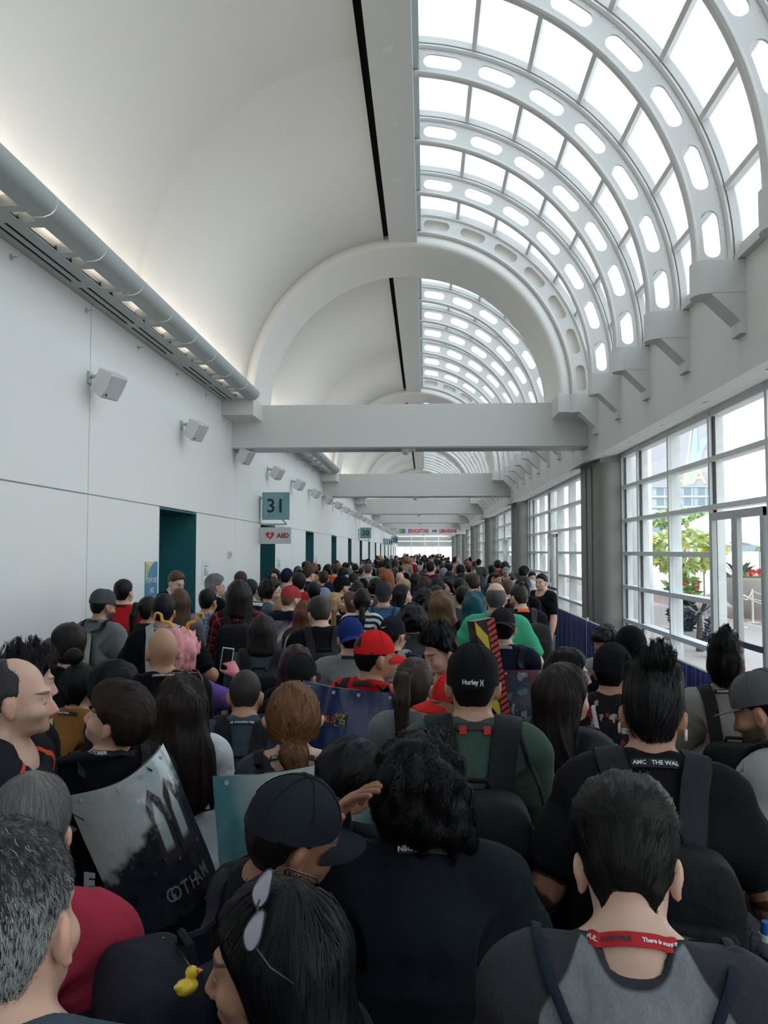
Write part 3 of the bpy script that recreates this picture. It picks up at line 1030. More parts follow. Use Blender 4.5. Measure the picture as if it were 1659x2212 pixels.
def leaves(center, rad, n, size, seed, droop=0.3):
    r = np.random.default_rng(seed)
    b = MB()
    for _ in range(n):
        u = r.normal(size=3)
        u /= np.linalg.norm(u)
        q = Vector(center) + Vector([u[i] * rad[i] * (0.55 + 0.5 * r.random()) for i in range(3)])
        d = Vector((u[0] + r.normal() * 0.5, u[1] + r.normal() * 0.5, u[2] * 0.4 - droop + r.normal() * 0.3)).normalized()
        s = d.cross(Vector((r.normal(), r.normal(), r.normal()))).normalized()
        L = size * (0.7 + 0.7 * r.random())
        w = L * 0.28
        m = d.cross(s) * L * 0.08
        b.add([q, q + d * L * 0.45 + s * w + m, q + d * L, q + d * L * 0.45 - s * w + m], [(0, 1, 2, 3)])
    return b


def blossoms(pts, r, n=6):
    out = []
    for p in pts:
        b = MB()
        for k in range(n):
            t = 2 * PI * k / n
            d = Vector((math.cos(t), -0.5, math.sin(t)))
            s = Vector((-math.sin(t), 0.0, math.cos(t)))
            b.add([Vector((0, 0, 0)), d * r * 0.6 + s * r * 0.35, d * r, d * r * 0.6 - s * r * 0.35], [(0, 1, 2, 3)])
        out.append((b, p))
    return out


def flower_tree(x, y, label, seed, hz=2.15, rad=(1.25, 1.0, 0.65), m=None):
    r = np.random.default_rng(seed)
    e = empty('flowering_tree', (x, y, -0.01), label=label, cat='tree')
    MB().tube([(0, 0, 0), (0.05, 0, 0.8), (0.02, 0.03, hz)], [0.06, 0.05, 0.03], 8).tube([(0.04, 0, 1.0), (0.4, 0.1, hz)], 0.025, 6).tube([(0.04, 0, 1.1), (-0.4, -0.1, hz)], 0.025, 6).obj('trunk', M_BARK, e, smooth=True)
    f = leaves((0, 0, hz), rad, 900, 0.24, seed)
    tag(f.obj('foliage', m or M_LEAF, e), kind='stuff')
    pts = [(r.normal() * rad[0] * 0.6, -rad[1] * (0.5 + 0.5 * r.random()), hz + rad[2] * (r.random() * 1.4 - 0.5)) for _ in range(14)]
    for b, p in blossoms(pts, 0.10):
        link('blossom', b.mesh('blossom', M_YEL), e, p)


flower_tree(7.6, 24.0, 'low tree with lime leaves and yellow blossom left of the tent pole', 3, rad=(1.1, 0.9, 0.6), m=M_LEAFY)
flower_tree(10.1, 21.2, 'low tree with green leaves and yellow blossom seen through the glass door', 4)
e = empty('tall_tree', (14.6, 46, 0), label='rounded green tree above the tent roof', cat='tree')
MB().tube([(0, 0, 0), (0, 0, 3.9)], [0.2, 0.12], 8).obj('trunk', M_BARK, e)
tag(leaves((0, 0, 3.9), (1.7, 1.5, 0.6), 1200, 0.3, 9).obj('foliage', M_LEAF, e), kind='stuff')


def planter_flowers(e, pts, m, r=0.06):
    for b, p in blossoms(pts, r):
        link('blossom', b.mesh('blossom', m), e, p)


# round bowl planter with red flowers
e = empty('bowl_planter', (10.6, 26.0, -0.01), label='round pale bowl planter with red flowers beyond the rope posts', cat='planter')
b = MB()
b.grid([[(math.cos(t) * r, math.sin(t) * r, z) for t in [2 * PI * q / 32 for q in range(32)]] for r, z in ((0.55, 0.0), (0.62, 0.18), (0.95, 0.5), (1.3, 1.18), (1.3, 1.28), (1.2, 1.28), (1.15, 1.15), (0.02, 1.15))], closed_v=True)
b.obj('bowl', mat('bowl_stone', (0.55, 0.53, 0.50), 0.8, bump=0.1), e, smooth=True)
tag(leaves((0, 0, 1.25), (1.1, 1.1, 0.18), 260, 0.16, 12, 0.0).obj('foliage', M_LEAF, e), kind='stuff')
rr = np.random.default_rng(5)
planter_flowers(e, [(rr.uniform(-1, 1), -0.75 + rr.uniform(-0.4, 0.3), 1.38 + rr.uniform(-0.03, 0.12)) for _ in range(30)], M_REDF, 0.08)


def spiky_plant(name, x, y, z, n, L, label, m, seed, pot=None):
    r = np.random.default_rng(seed)
    e = empty(name, (x, y, -0.01), label=label, cat='plant')
    zz = z
    for k in range(n):
        t = 2 * PI * k / n + r.normal() * 0.2
        el = r.uniform(0.1, 1.1)
        d = Vector((math.cos(t) * math.cos(el), math.sin(t) * math.cos(el), math.sin(el)))
        s = Vector((-math.sin(t), math.cos(t), 0))
        LL = L * r.uniform(0.7, 1.1)
        w = LL * 0.07
        p0, p1, p2 = Vector((0, 0, zz)), Vector((0, 0, zz)) + d * LL * 0.6, Vector((0, 0, zz)) + d * LL - Vector((0, 0, LL * 0.22))
        MB().add([p0 + s * w * 0.4, p0 - s * w * 0.4, p1 + s * w, p1 - s * w, p2, p1 + Vector((0, 0, 0.01))], [(0, 1, 5), (0, 5, 2), (1, 3, 5), (2, 5, 4), (5, 3, 4)]).obj('leaf', m, e)
    MB().tube([(0, 0, 0), (0, 0, zz + 0.02)], [0.09, 0.05], 8).obj('stem', M_BARK, e)
    return e


spiky_plant('agave', 5.78, 17.2, 0.75, 18, 0.75, 'dark spiky leaved plant behind the clear pane beside the doors', M_LEAFD, 21)
spiky_plant('palm', 11.2, 29, 1.0, 22, 1.3, 'low grey green palm behind the bowl planter', leaf_mat('leaf_grey', (0.16, 0.22, 0.19)), 22)
spiky_plant('palm', 13.0, 29.5, 1.0, 22, 1.3, 'second low palm, behind the rope posts', MATS['leaf_grey'], 23)
e = empty('hedge_planter', (5.72, 18.6, -0.01), label='dark clipped shrub bed with red flowers on top outside the first panes', cat='planter')
MB().box(0, 0.62, 0, 1.0, 0, 0.25).obj('kerb', M_CONC, e)
tag(leaves((0.31, 0.5, 0.62), (0.26, 0.45, 0.45), 900, 0.11, 31, 0.0).obj('foliage', M_LEAFD, e), kind='stuff')
tag(leaves((0.31, 0.45, 1.28), (0.26, 0.4, 0.28), 200, 0.22, 32, -0.3).obj('tall_leaves', M_LEAF, e), kind='stuff')
planter_flowers(e, [(rr.uniform(0.05, 0.57), rr.uniform(-0.05, 0.3), rr.uniform(1.08, 1.5)) for _ in range(14)], M_REDF, 0.045)
e = empty('shrub', (5.75, 16.2, -0.01), label='small dark conical shrub under the spiky plant', cat='shrub')
tag(leaves((0, 0, 0.42), (0.22, 0.22, 0.40), 500, 0.09, 33, 0.0).obj('foliage', M_LEAFD, e), kind='stuff')
MB().tube([(0, 0, 0), (0, 0, 0.5)], 0.03, 6).obj('stem', M_BARK, e)

# rope posts
M_ROPE = mat('rope', (0.72, 0.70, 0.66), 0.8)
posts = [(8.7, 22.6), (9.9, 21.5), (10.9, 23.5), (9.6, 24.0), (8.9, 19.6)]
for k, (x, y) in enumerate(posts):
    e = empty('rope_post', (x, y, -0.01), label='white rope post on the plaza, %s' % ['nearest the tent pole', 'seen through the far door leaf', 'the one farthest out', 'in front of the bowl planter', 'closest to the glass doors'][k], cat='post', group='rope posts')
    MB().tube([(0, 0, 0.02), (0, 0, 1.0)], 0.03, 10).obj('post', M_WHITE, e, smooth=True)
    MB().disc((0, 0, 0), 0.18, (0, 0, 1), 20, 0.02).obj('base_plate', M_WHITE, e)
for k, (a, c) in enumerate(((0, 1), (1, 2), (3, 2), (0, 3), (4, 0))):
    A, B = posts[a], posts[c]
    pts = [(A[0] + (B[0] - A[0]) * t, A[1] + (B[1] - A[1]) * t, 0.93 - 0.22 * math.sin(PI * t)) for t in np.linspace(0.025, 0.975, 12)]
    o = MB().tube(pts, 0.016, 6).obj('rope', M_ROPE)
    tag(o, 'white sagging barrier rope on the plaza, ' + ['front span', 'outer span', 'rear span', 'cross span', 'span closest to the doors'][k], 'rope', 'barrier ropes')

# ================================================================= PEOPLE: shapes
def ss(a, b, x):
    t = np.clip((x - a) / (b - a), 0, 1)
    return t * t * (3 - 2 * t)


def vnoise(P, seed=0):
    """smooth value noise in [-1,1] of an (n,3) array"""
    P = np.asarray(P, np.float64)
    I = np.floor(P).astype(np.int64)
    f = P - I
    f = f * f * (3 - 2 * f)
    out = np.zeros(len(P))
    for dx in (0, 1):
        for dy in (0, 1):
            for dz in (0, 1):
                h = ((I[:, 0] + dx) * 374761393 + (I[:, 1] + dy) * 668265263 + (I[:, 2] + dz) * 2147483647 + seed * 974711) & 0xffffffff
                h = ((h ^ (h >> 13)) * 1274126177) & 0xffffffff
                v = ((h ^ (h >> 16)) & 0xffff) / 32767.5 - 1
                out += v * (f[:, 0] if dx else 1 - f[:, 0]) * (f[:, 1] if dy else 1 - f[:, 1]) * (f[:, 2] if dz else 1 - f[:, 2])
    return out


def axis(*segs):
    """grid lines: (start, stop, step), ... joined"""
    out = []
    for a, b, h in segs:
        n = max(1, int(round((b - a) / h)))
        out.extend(list(a + (b - a) * np.arange(n) / n))
    out.append(segs[-1][1])
    return np.array(out)


class Field:
    """a distance field on a rectilinear grid"""

    def __init__(self, xs, ys, zs):
        self.xs, self.ys, self.zs = xs, ys, zs
        self.F = np.full((len(xs), len(ys), len(zs)), 0.5, np.float32)

    def sl(self, lo, hi):
        r = []
        for g, a, b in zip((self.xs, self.ys, self.zs), lo, hi):
            i = max(0, np.searchsorted(g, a) - 1)
            j = min(len(g), np.searchsorted(g, b) + 2)
            r.append(slice(i, j))
        return tuple(r)

    def pts(self, s):
        return np.meshgrid(self.xs[s[0]], self.ys[s[1]], self.zs[s[2]], indexing='ij', copy=False)

    def put(self, s, d, k, sub=False):
        f = self.F[s]
        if sub:
            d = -d
            h = np.clip(0.5 - 0.5 * (d - f) / k, 0, 1) if k else None
            self.F[s] = np.maximum(f, d) if not k else f * h + d * (1 - h) + k * h * (1 - h)
            return
        if k:
            h = np.clip(0.5 + 0.5 * (d - f) / k, 0, 1)
            self.F[s] = d * (1 - h) + f * h - k * h * (1 - h)
        else:
            self.F[s] = np.minimum(f, d)

    def ell(self, c, r, k=0.02, sub=False, m=0.04):
        s = self.sl([c[i] - r[i] - m - k for i in range(3)], [c[i] + r[i] + m + k for i in range(3)])
        X, Y, Z = self.pts(s)
        a, b, e = (X - c[0]) / r[0], (Y - c[1]) / r[1], (Z - c[2]) / r[2]
        k0 = np.sqrt(a * a + b * b + e * e)
        k1 = np.sqrt((a / r[0]) ** 2 + (b / r[1]) ** 2 + (e / r[2]) ** 2) + 1e-9
        self.put(s, k0 * (k0 - 1) / k1, k, sub)

    def cap(self, a, b, ra, rb, k=0.02, sub=False, m=0.04):
        R = max(ra, rb) + m + k
        s = self.sl([min(a[i], b[i]) - R for i in range(3)], [max(a[i], b[i]) + R for i in range(3)])
        X, Y, Z = self.pts(s)
        d = [b[i] - a[i] for i in range(3)]
        L = sum(q * q for q in d)
        t = np.clip(((X - a[0]) * d[0] + (Y - a[1]) * d[1] + (Z - a[2]) * d[2]) / L, 0, 1)
        D = np.sqrt((X - a[0] - t * d[0]) ** 2 + (Y - a[1] - t * d[1]) ** 2 + (Z - a[2] - t * d[2]) ** 2) - (ra + (rb - ra) * t)
        self.put(s, D, k, sub)

    def both(self, fn, c, *a, **kw):
        for q in (1, -1):
            if fn == 'ell':
                self.ell((c[0] * q, c[1], c[2]), *a, **kw)
            else:
                b = a[0]
                self.cap((c[0] * q, c[1], c[2]), (b[0] * q, b[1], b[2]), *a[1:], **kw)

    def loft(self, zc, yc, hx, hy, k=0.02, xc=None):
        s = self.sl((-9, -9, min(zc) - 0.03), (9, 9, max(zc) + 0.03))
        X, Y, Z = self.pts(s)
        z = self.zs[s[2]]
        o = np.argsort(zc)
        I = lambda v: np.interp(z, np.array(zc)[o], np.array(v)[o])[None, None, :]
        a, b = I(hx), I(hy)
        X = X - (I(xc) if xc is not None else 0)
        D = (np.sqrt((X / a) ** 2 + ((Y - I(yc)) / b) ** 2) - 1) * np.minimum(a, b)
        D = np.maximum(D, np.maximum(z - max(zc), min(zc) - z)[None, None, :])
        self.put(s, D, k)

    def nets(self):
        F, g = self.F, (self.xs, self.ys, self.zs)
        n = F.shape
        S = F < 0
        cn = (n[0] - 1, n[1] - 1, n[2] - 1)
        N = cn[0] * cn[1] * cn[2]
        acc = np.zeros((N, 3))
        cnt = np.zeros(N)
        quads = []
        st = (cn[1] * cn[2], cn[2], 1)
        for ax in range(3):
            a = [slice(None)] * 3
            b = [slice(None)] * 3
            a[ax] = slice(0, -1)
            b[ax] = slice(1, None)
            A, B = F[tuple(a)], F[tuple(b)]
            C_ = np.nonzero(S[tuple(a)] != S[tuple(b)])
            f0, f1 = A[C_], B[C_]
            t = f0 / (f0 - f1)
            P = np.stack([g[q][C_[q]] for q in range(3)], 1).astype(float)
            P[:, ax] += t * (g[ax][C_[ax] + 1] - g[ax][C_[ax]])
            u, v = [q for q in range(3) if q != ax]
            ids, oks = [], []
            for du, dv in ((-1, -1), (0, -1), (0, 0), (-1, 0)):
                idx = [C_[0], C_[1], C_[2]]
                idx[u] = idx[u] + du
                idx[v] = idx[v] + dv
                ok = (idx[u] >= 0) & (idx[u] < cn[u]) & (idx[v] >= 0) & (idx[v] < cn[v])
                ci = idx[0] * st[0] + idx[1] * st[1] + idx[2]
                ids.append(ci)
                oks.append(ok)
                np.add.at(acc, ci[ok], P[ok])
                np.add.at(cnt, ci[ok], 1)
            ok = oks[0] & oks[1] & oks[2] & oks[3]
            Q = np.stack(ids, 1)[ok]
            inside = (f0 < 0)[ok]
            flip = inside if ax != 1 else ~inside
            Q[~flip] = Q[~flip][:, ::-1]
            quads.append(Q)
        Q = np.concatenate(quads)
        used = np.nonzero(cnt > 0)[0]
        m = np.full(N, -1)
        m[used] = np.arange(len(used))
        return acc[used] / cnt[used][:, None], m[Q]


def relax(V, Q, it=1, lam=0.5, mask=None):
    E = np.concatenate([Q[:, [0, 1]], Q[:, [1, 2]], Q[:, [2, 3]], Q[:, [3, 0]]])
    E = np.concatenate([E, E[:, ::-1]])
    c = np.bincount(E[:, 0], minlength=len(V)).astype(float)[:, None] + 1e-9
    for _ in range(it):
        A = np.stack([np.bincount(E[:, 0], V[E[:, 1], i], len(V)) for i in range(3)], 1) / c
        w = lam if mask is None else lam * mask[:, None]
        V = V + (A - V) * w
    return V


def cluster(V, Q, mask, cell):
    """coarsen what the clothes hide; the surface stays connected"""
    key = np.floor(V / cell).astype(np.int64) + 1000
    k = key[:, 0] * 4000000 + key[:, 1] * 2000 + key[:, 2]
    k = np.where(mask, k, -1 - np.arange(len(V)))
    _, inv = np.unique(k, return_inverse=True)
    inv = inv.ravel()
    n = inv.max() + 1
    c = np.bincount(inv, minlength=n)[:, None]
    W = np.stack([np.bincount(inv, V[:, i], n) for i in range(3)], 1) / c
    T = inv[np.concatenate([Q[:, [0, 1, 2]], Q[:, [0, 2, 3]]])]
    T = T[(T[:, 0] != T[:, 1]) & (T[:, 1] != T[:, 2]) & (T[:, 0] != T[:, 2])]
    _, first = np.unique(np.sort(T, axis=1), axis=0, return_index=True)
    return W, T[np.sort(first)]


def vnormals(V, Q):
    n = np.cross(V[Q[:, 2]] - V[Q[:, 0]], V[Q[:, -1]] - V[Q[:, 1]])
    N = np.stack([np.bincount(Q.ravel(), np.repeat(n[:, i], 4), len(V)) for i in range(3)], 1)
    return N / (np.linalg.norm(N, axis=1)[:, None] + 1e-12)


# hips, knees ... in metres for a 1.75 m figure, facing +y, arms straight out, palms down
def torso_prims(f, fem):
    sw = -0.02 if fem else 0.0
    f.ell((0, -0.005, 1.27), (0.155 + sw * 0.6, 0.108, 0.19), 0.03)
    f.both('cap', (0.0, -0.012, 1.40), (0.155 + sw, -0.005, 1.39), 0.072, 0.056, 0.03)
    f.ell((0, 0.0, 1.08), (0.138 + sw * 0.8, 0.102, 0.17), 0.05)
    f.ell((0, -0.012, 0.94), (0.16 + (0.012 if fem else 0), 0.118, 0.13), 0.04)
    f.both('cap', (0.030, -0.022, 1.49), (0.135 + sw, -0.012, 1.425), 0.040, 0.045, 0.04)
    if fem:
        f.both('ell', (0.068, 0.085, 1.26), (0.058, 0.052, 0.058), 0.03)
    f.both('cap', (0.165 + sw, 0, 1.40), (0.47, 0, 1.40), 0.056 - (0.008 if fem else 0), 0.041 - (0.005 if fem else 0), 0.03)
    f.both('cap', (0.47, 0, 1.40), (0.56, 0, 1.40), 0.041 - (0.005 if fem else 0), 0.041 - (0.006 if fem else 0), 0.015)
    f.both('cap', (0.56, 0, 1.40), (0.73, 0, 1.40), 0.041 - (0.006 if fem else 0), 0.026 - (0.003 if fem else 0), 0.02)


def leg_prims(f, g=0.0):
    f.both('cap', (0.088, -0.005, 0.90), (0.092, 0.008, 0.50), 0.088 + g, 0.056 + g, 0.03)
    f.both('cap', (0.092, 0.004, 0.50), (0.094, -0.015, 0.36), 0.054 + g, 0.056 + g, 0.02)
    f.both('cap', (0.094, -0.015, 0.36), (0.095, -0.022, 0.08), 0.056 + g, 0.036 + g * 1.4, 0.02)


def body_mesh(h, hb, hh, fem):
    xs = axis((-0.93, -0.66, hh), (-0.66, -0.12, hb), (-0.12, 0.12, h), (0.12, 0.66, hb), (0.66, 0.93, hh))
    ys = axis((-0.20, -0.135, hb), (-0.135, 0.155, h), (0.155, 0.22, hb))
    zs = axis((-0.02, 1.34, hb * 1.2), (1.34, 1.79, h))
    f = Field(xs, ys, zs)
    torso_prims(f, fem)
    leg_prims(f)
    f.both('cap', (0.095, -0.05, 0.045), (0.105, 0.12, 0.03), 0.042, 0.03, 0.02)
    # neck
    f.cap((0, -0.022, 1.40), (0, -0.012, 1.57), 0.062 - (0.008 if fem else 0), 0.055 - (0.008 if fem else 0), 0.03)
    # head
    z0 = 1.495
    f.ell((0, -0.014, z0 + 0.152), (0.074, 0.094, 0.096), 0.03)
    f.ell((0, 0.030, z0 + 0.085), (0.058 - (0.003 if fem else 0), 0.064, 0.082), 0.03)
    f.ell((0, 0.050, z0 + 0.045), (0.044 - (0.005 if fem else 0), 0.047, 0.036), 0.02)
    f.ell((0, 0.080, z0 + 0.028), (0.020, 0.018, 0.018), 0.018)
    f.both('ell', (0.040, 0.058, z0 + 0.095), (0.024, 0.026, 0.024), 0.02)
    f.both('cap', (0.012, 0.085, z0 + 0.148), (0.042, 0.070, z0 + 0.146), 0.012, 0.011, 0.014)
    f.both('ell', (0.031, 0.098, z0 + 0.126), (0.017, 0.016, 0.012), 0.012, sub=True)
    f.both('ell', (0.031, 0.074, z0 + 0.125), (0.015, 0.0145, 0.0125), 0.004)
    f.cap((0, 0.090, z0 + 0.132), (0, 0.112, z0 + 0.092), 0.009, 0.0125, 0.010)
    f.both('ell', (0.012, 0.100, z0 + 0.085), (0.009, 0.012, 0.008), 0.006)
    f.cap((-0.017, 0.090, z0 + 0.060), (0.017, 0.090, z0 + 0.060), 0.008, 0.008, 0.007)
    f.cap((-0.014, 0.089, z0 + 0.048), (0.014, 0.089, z0 + 0.048), 0.0085, 0.0085, 0.006)
    f.cap((-0.02, 0.102, z0 + 0.054), (0.02, 0.102, z0 + 0.054), 0.0035, 0.0035, 0.003, sub=True)
    # ears: a tilted shell with a hollow
    for q in (1, -1):
        f.ell((q * 0.077, -0.012, z0 + 0.118), (0.011, 0.0185, 0.031), 0.006)
        f.ell((q * 0.084, -0.019, z0 + 0.126), (0.0075, 0.0125, 0.024), 0.004)
        f.ell((q * 0.090, -0.004, z0 + 0.120), (0.0065, 0.009, 0.015), 0.003, sub=True)
        f.ell((q * 0.078, -0.004, z0 + 0.090), (0.0075, 0.009, 0.010), 0.006)
    # hands
    for q in (1, -1):
        f.ell((q * 0.768, 0.0, 1.40), (0.055, 0.040, 0.0165), 0.012)
        for dy, ln, r, sp in ((0.031, 0.074, 0.0082, 0.16), (0.011, 0.084, 0.0085, 0.05), (-0.010, 0.077, 0.0080, -0.06), (-0.029, 0.058, 0.0072, -0.18)):
            a = (q * 0.805, dy, 1.40)
            b = (q * (0.805 + ln), dy + sp * ln, 1.398)
            f.cap(a, b, r * 1.12, r * 0.9, 0.004)
        f.cap((q * 0.738, 0.026, 1.394), (q * 0.772, 0.062, 1.388), 0.0135, 0.0115, 0.010)
        f.cap((q * 0.772, 0.062, 1.388), (q * 0.803, 0.078, 1.386), 0.0115, 0.009, 0.004)
    V, Q = f.nets()
    V = relax(V, Q, 1, 0.35)
    # keep the skin well inside what the clothes cover
    N = vnormals(V, Q)
    a = np.abs(V[:, 0])
    msk = ss(0.41, 0.34, a) * ss(1.44, 1.37, V[:, 2]) * ss(0.10, 0.16, V[:, 2]) * np.clip(ss(0.05, 0.11, np.hypot(a, V[:, 1])) + (V[:, 2] < 1.30), 0, 1)
    V = V - N * (0.014 * msk)[:, None]
    hid = (np.abs(V[:, 0]) < 0.33) & (V[:, 2] < 1.36) & (V[:, 2] > 0.13)
    return cluster(V, Q, hid, 0.055)


def shirt_mesh(h, fem, sleeve, loose, neck=0.066, hem=0.86, front=0.2):
    xs = axis((-sleeve - 0.03, -0.24, h * 1.3), (-0.24, -0.125, h), (-0.125, 0.125, h * 0.75), (0.125, 0.24, h), (0.24, sleeve + 0.03, h * 1.3))
    ys = axis((-0.23, -0.13, h), (-0.13, 0.12, h * 0.8), (0.12, 0.23, h))
    zs = axis((hem - 0.03, 1.20, h * 1.4), (1.20, 1.37, h), (1.37, 1.54, h * 0.62))
    f = Field(xs, ys, zs)
    torso_prims(f, fem)
    f.loft((hem - 0.1, 1.05, 1.2, 1.33), (0.0, 0.0, -0.008, -0.008), (0.168, 0.155, 0.158, 0.13) if not fem else (0.165, 0.135, 0.142, 0.12), (0.122, 0.112, 0.112, 0.085), 0.05)
    f.both('cap', (0.10, -0.004, 1.26), (0.27, 0, 1.355), 0.085, 0.052, 0.03)
    X, Y, Z = np.meshgrid(xs, ys, zs, indexing='ij')
    ax = np.abs(X)
    t = 0.010 + loose * (0.5 + 0.5 * ss(0.2, 0.40, ax)) + loose * 0.6 * ss(1.3, 0.9, Z)
    F = f.F - t
    rn = np.sqrt((X * 0.92) ** 2 + ((Y - 0.006 - front * 0.05) * 0.92) ** 2) - neck
    cut = -rn - 2.0 * np.maximum(1.40 - Z, 0)
    F = (F + cut + np.sqrt((F - cut) ** 2 + 0.012 ** 2)) / 2
    F = np.maximum(F, hem - Z)
    F = np.maximum(F, ax - sleeve)
    f.F = F.astype(np.float32)
    V, Q = f.nets()
    V = relax(V, Q, 1, 0.4)
    m = ss(neck + 0.045, neck + 0.015, np.hypot(V[:, 0] * 0.92, (V[:, 1] - 0.006) * 0.92)) * (V[:, 2] > 1.38)
    return relax(V, Q, 8, 0.5, m), Q


def pants_mesh(h):
    xs = axis((-0.24, 0.24, h))
    ys = axis((-0.2, 0.2, h))
    zs = axis((0.02, 1.04, h * 1.4))
    f = Field(xs, ys, zs)
    f.ell((0, -0.012, 0.94), (0.17, 0.125, 0.14), 0.04)
    f.ell((0, 0.0, 1.05), (0.15, 0.11, 0.12), 0.05)
    leg_prims(f, 0.012)
    f.F = np.maximum(np.maximum(f.F, (zs - 1.0)[None, None, :]), (0.06 - zs)[None, None, :]).astype(np.float32)
    V, Q = f.nets()
    return relax(V, Q, 1, 0.4), Q


def shoe_mesh(h):
    f = Field(axis((-0.17, 0.17, h)), axis((-0.13, 0.19, h)), axis((-0.03, 0.15, h)))
    f.both('cap', (0.095, -0.06, 0.05), (0.107, 0.115, 0.035), 0.05, 0.04, 0.02)
    f.both('cap', (0.095, -0.035, 0.05), (0.095, -0.03, 0.11), 0.052, 0.045, 0.02)
    f.F = np.maximum(f.F, (0.003 - f.zs)[None, None, :]).astype(np.float32)
    return f.nets()


HZ = 1.495
UP = 0.026               # how far the shoulders sit above the first layout


def hair_mesh(h, st):
    """st: style dictionary"""
    zlo = st.get('zlo', 1.50)
    wx = st.get('wx', 0.13)
    f = Field(axis((-wx, wx, h)), axis((st.get('ylo', -0.16), 0.15, h)), axis((zlo, st.get('zhi', 1.83), h)))
    X, Y, Z = f.pts((slice(None),) * 3)
    f.ell((0, -0.014, HZ + 0.152), (0.074, 0.094, 0.096), 0.02, m=0.12)
    f.ell((0, 0.030, HZ + 0.085), (0.058, 0.064, 0.082), 0.03, m=0.12)
    f.cap((0, -0.022, 1.44), (0, -0.012, 1.57), 0.055, 0.055, 0.03, m=0.12)
    P = np.stack([X.ravel(), Y.ravel(), Z.ravel()], 1)
    up = ss(1.62, 1.74, Z)
    back = ss(0.02, -0.10, Y)
    frt = ss(0.02, 0.09, Y) * ss(1.66, 1.73, Z)
    t = st['side'] + (st['top'] - st['side']) * up + st.get('back', 0) * back * (1 - up) + st.get('quiff', 0) * frt
    sc = st.get('scale', (60, 60, 25))
    amp = st.get('amp', 0.004)
    if amp:
        nz = vnoise(P * np.array(sc), 3) + 0.5 * vnoise(P * np.array(sc) * 2.1, 5)
        t = t + amp * nz.reshape(t.shape)
    # hairline
    zk = np.array([1.40, 1.54, 1.585, 1.615, 1.64, 1.665, 1.69, 1.705, 1.72, 1.80])
    yk = np.array([-0.06, -0.050, -0.038, -0.004, 0.016, 0.040, 0.066, 0.088, 0.2, 0.2])
    if 'line' in st:
        yk = np.array(st['line'])
    yb = np.interp(f.zs, zk, yk)[None, None, :]
    edge = yb - Y
    nape = st.get('nape', 1.552) - st.get('corner', 0) * ss(0.018, 0.05, np.abs(X))
    fade = np.clip(np.minimum(edge, (Z - nape) * 0.8) / st.get('soft', 0.02), 0.12, 1)
    f.F = f.F - t * fade
    f.F = np.maximum(f.F, -edge * 0.7)
    f.F = np.maximum(f.F, nape - Z)
    if st.get('ears', True):
        for q in (1, -1):
            r = np.sqrt(((X - q * 0.088) / 0.9) ** 2 + ((Y + 0.012) / 0.75) ** 2 + (Z - 1.608) ** 2) - 0.036
            f.F = np.maximum(f.F, -r)
    f.F = f.F.astype(np.float32)
    if st.get('extra'):
        st['extra'](f)
    if st.get('post'):
        d = st['post'](X, Y, Z)
        f.F = (f.F - d).astype(np.float32)
    V, Q = f.nets()
    V = relax(V, Q, st.get('relax', 1), 0.4)
    return V, Q


def _drape(zc, yc, hx, hy, k=0.03, xc=None):
    return lambda f: f.loft(zc, yc, hx, hy, k, xc)


def _bun(c, r, k=0.015):
    return lambda f: f.ell(c, r, k)


def _pony(pts, rs):
    def fn(f):
        for a, b, r0, r1 in zip(pts[:-1], pts[1:], rs[:-1], rs[1:]):
            f.cap(a, b, r0, r1, 0.012)
    return fn


def _several(*fs):
    def fn(f):
        for q in fs:
            q(f)
    return fn


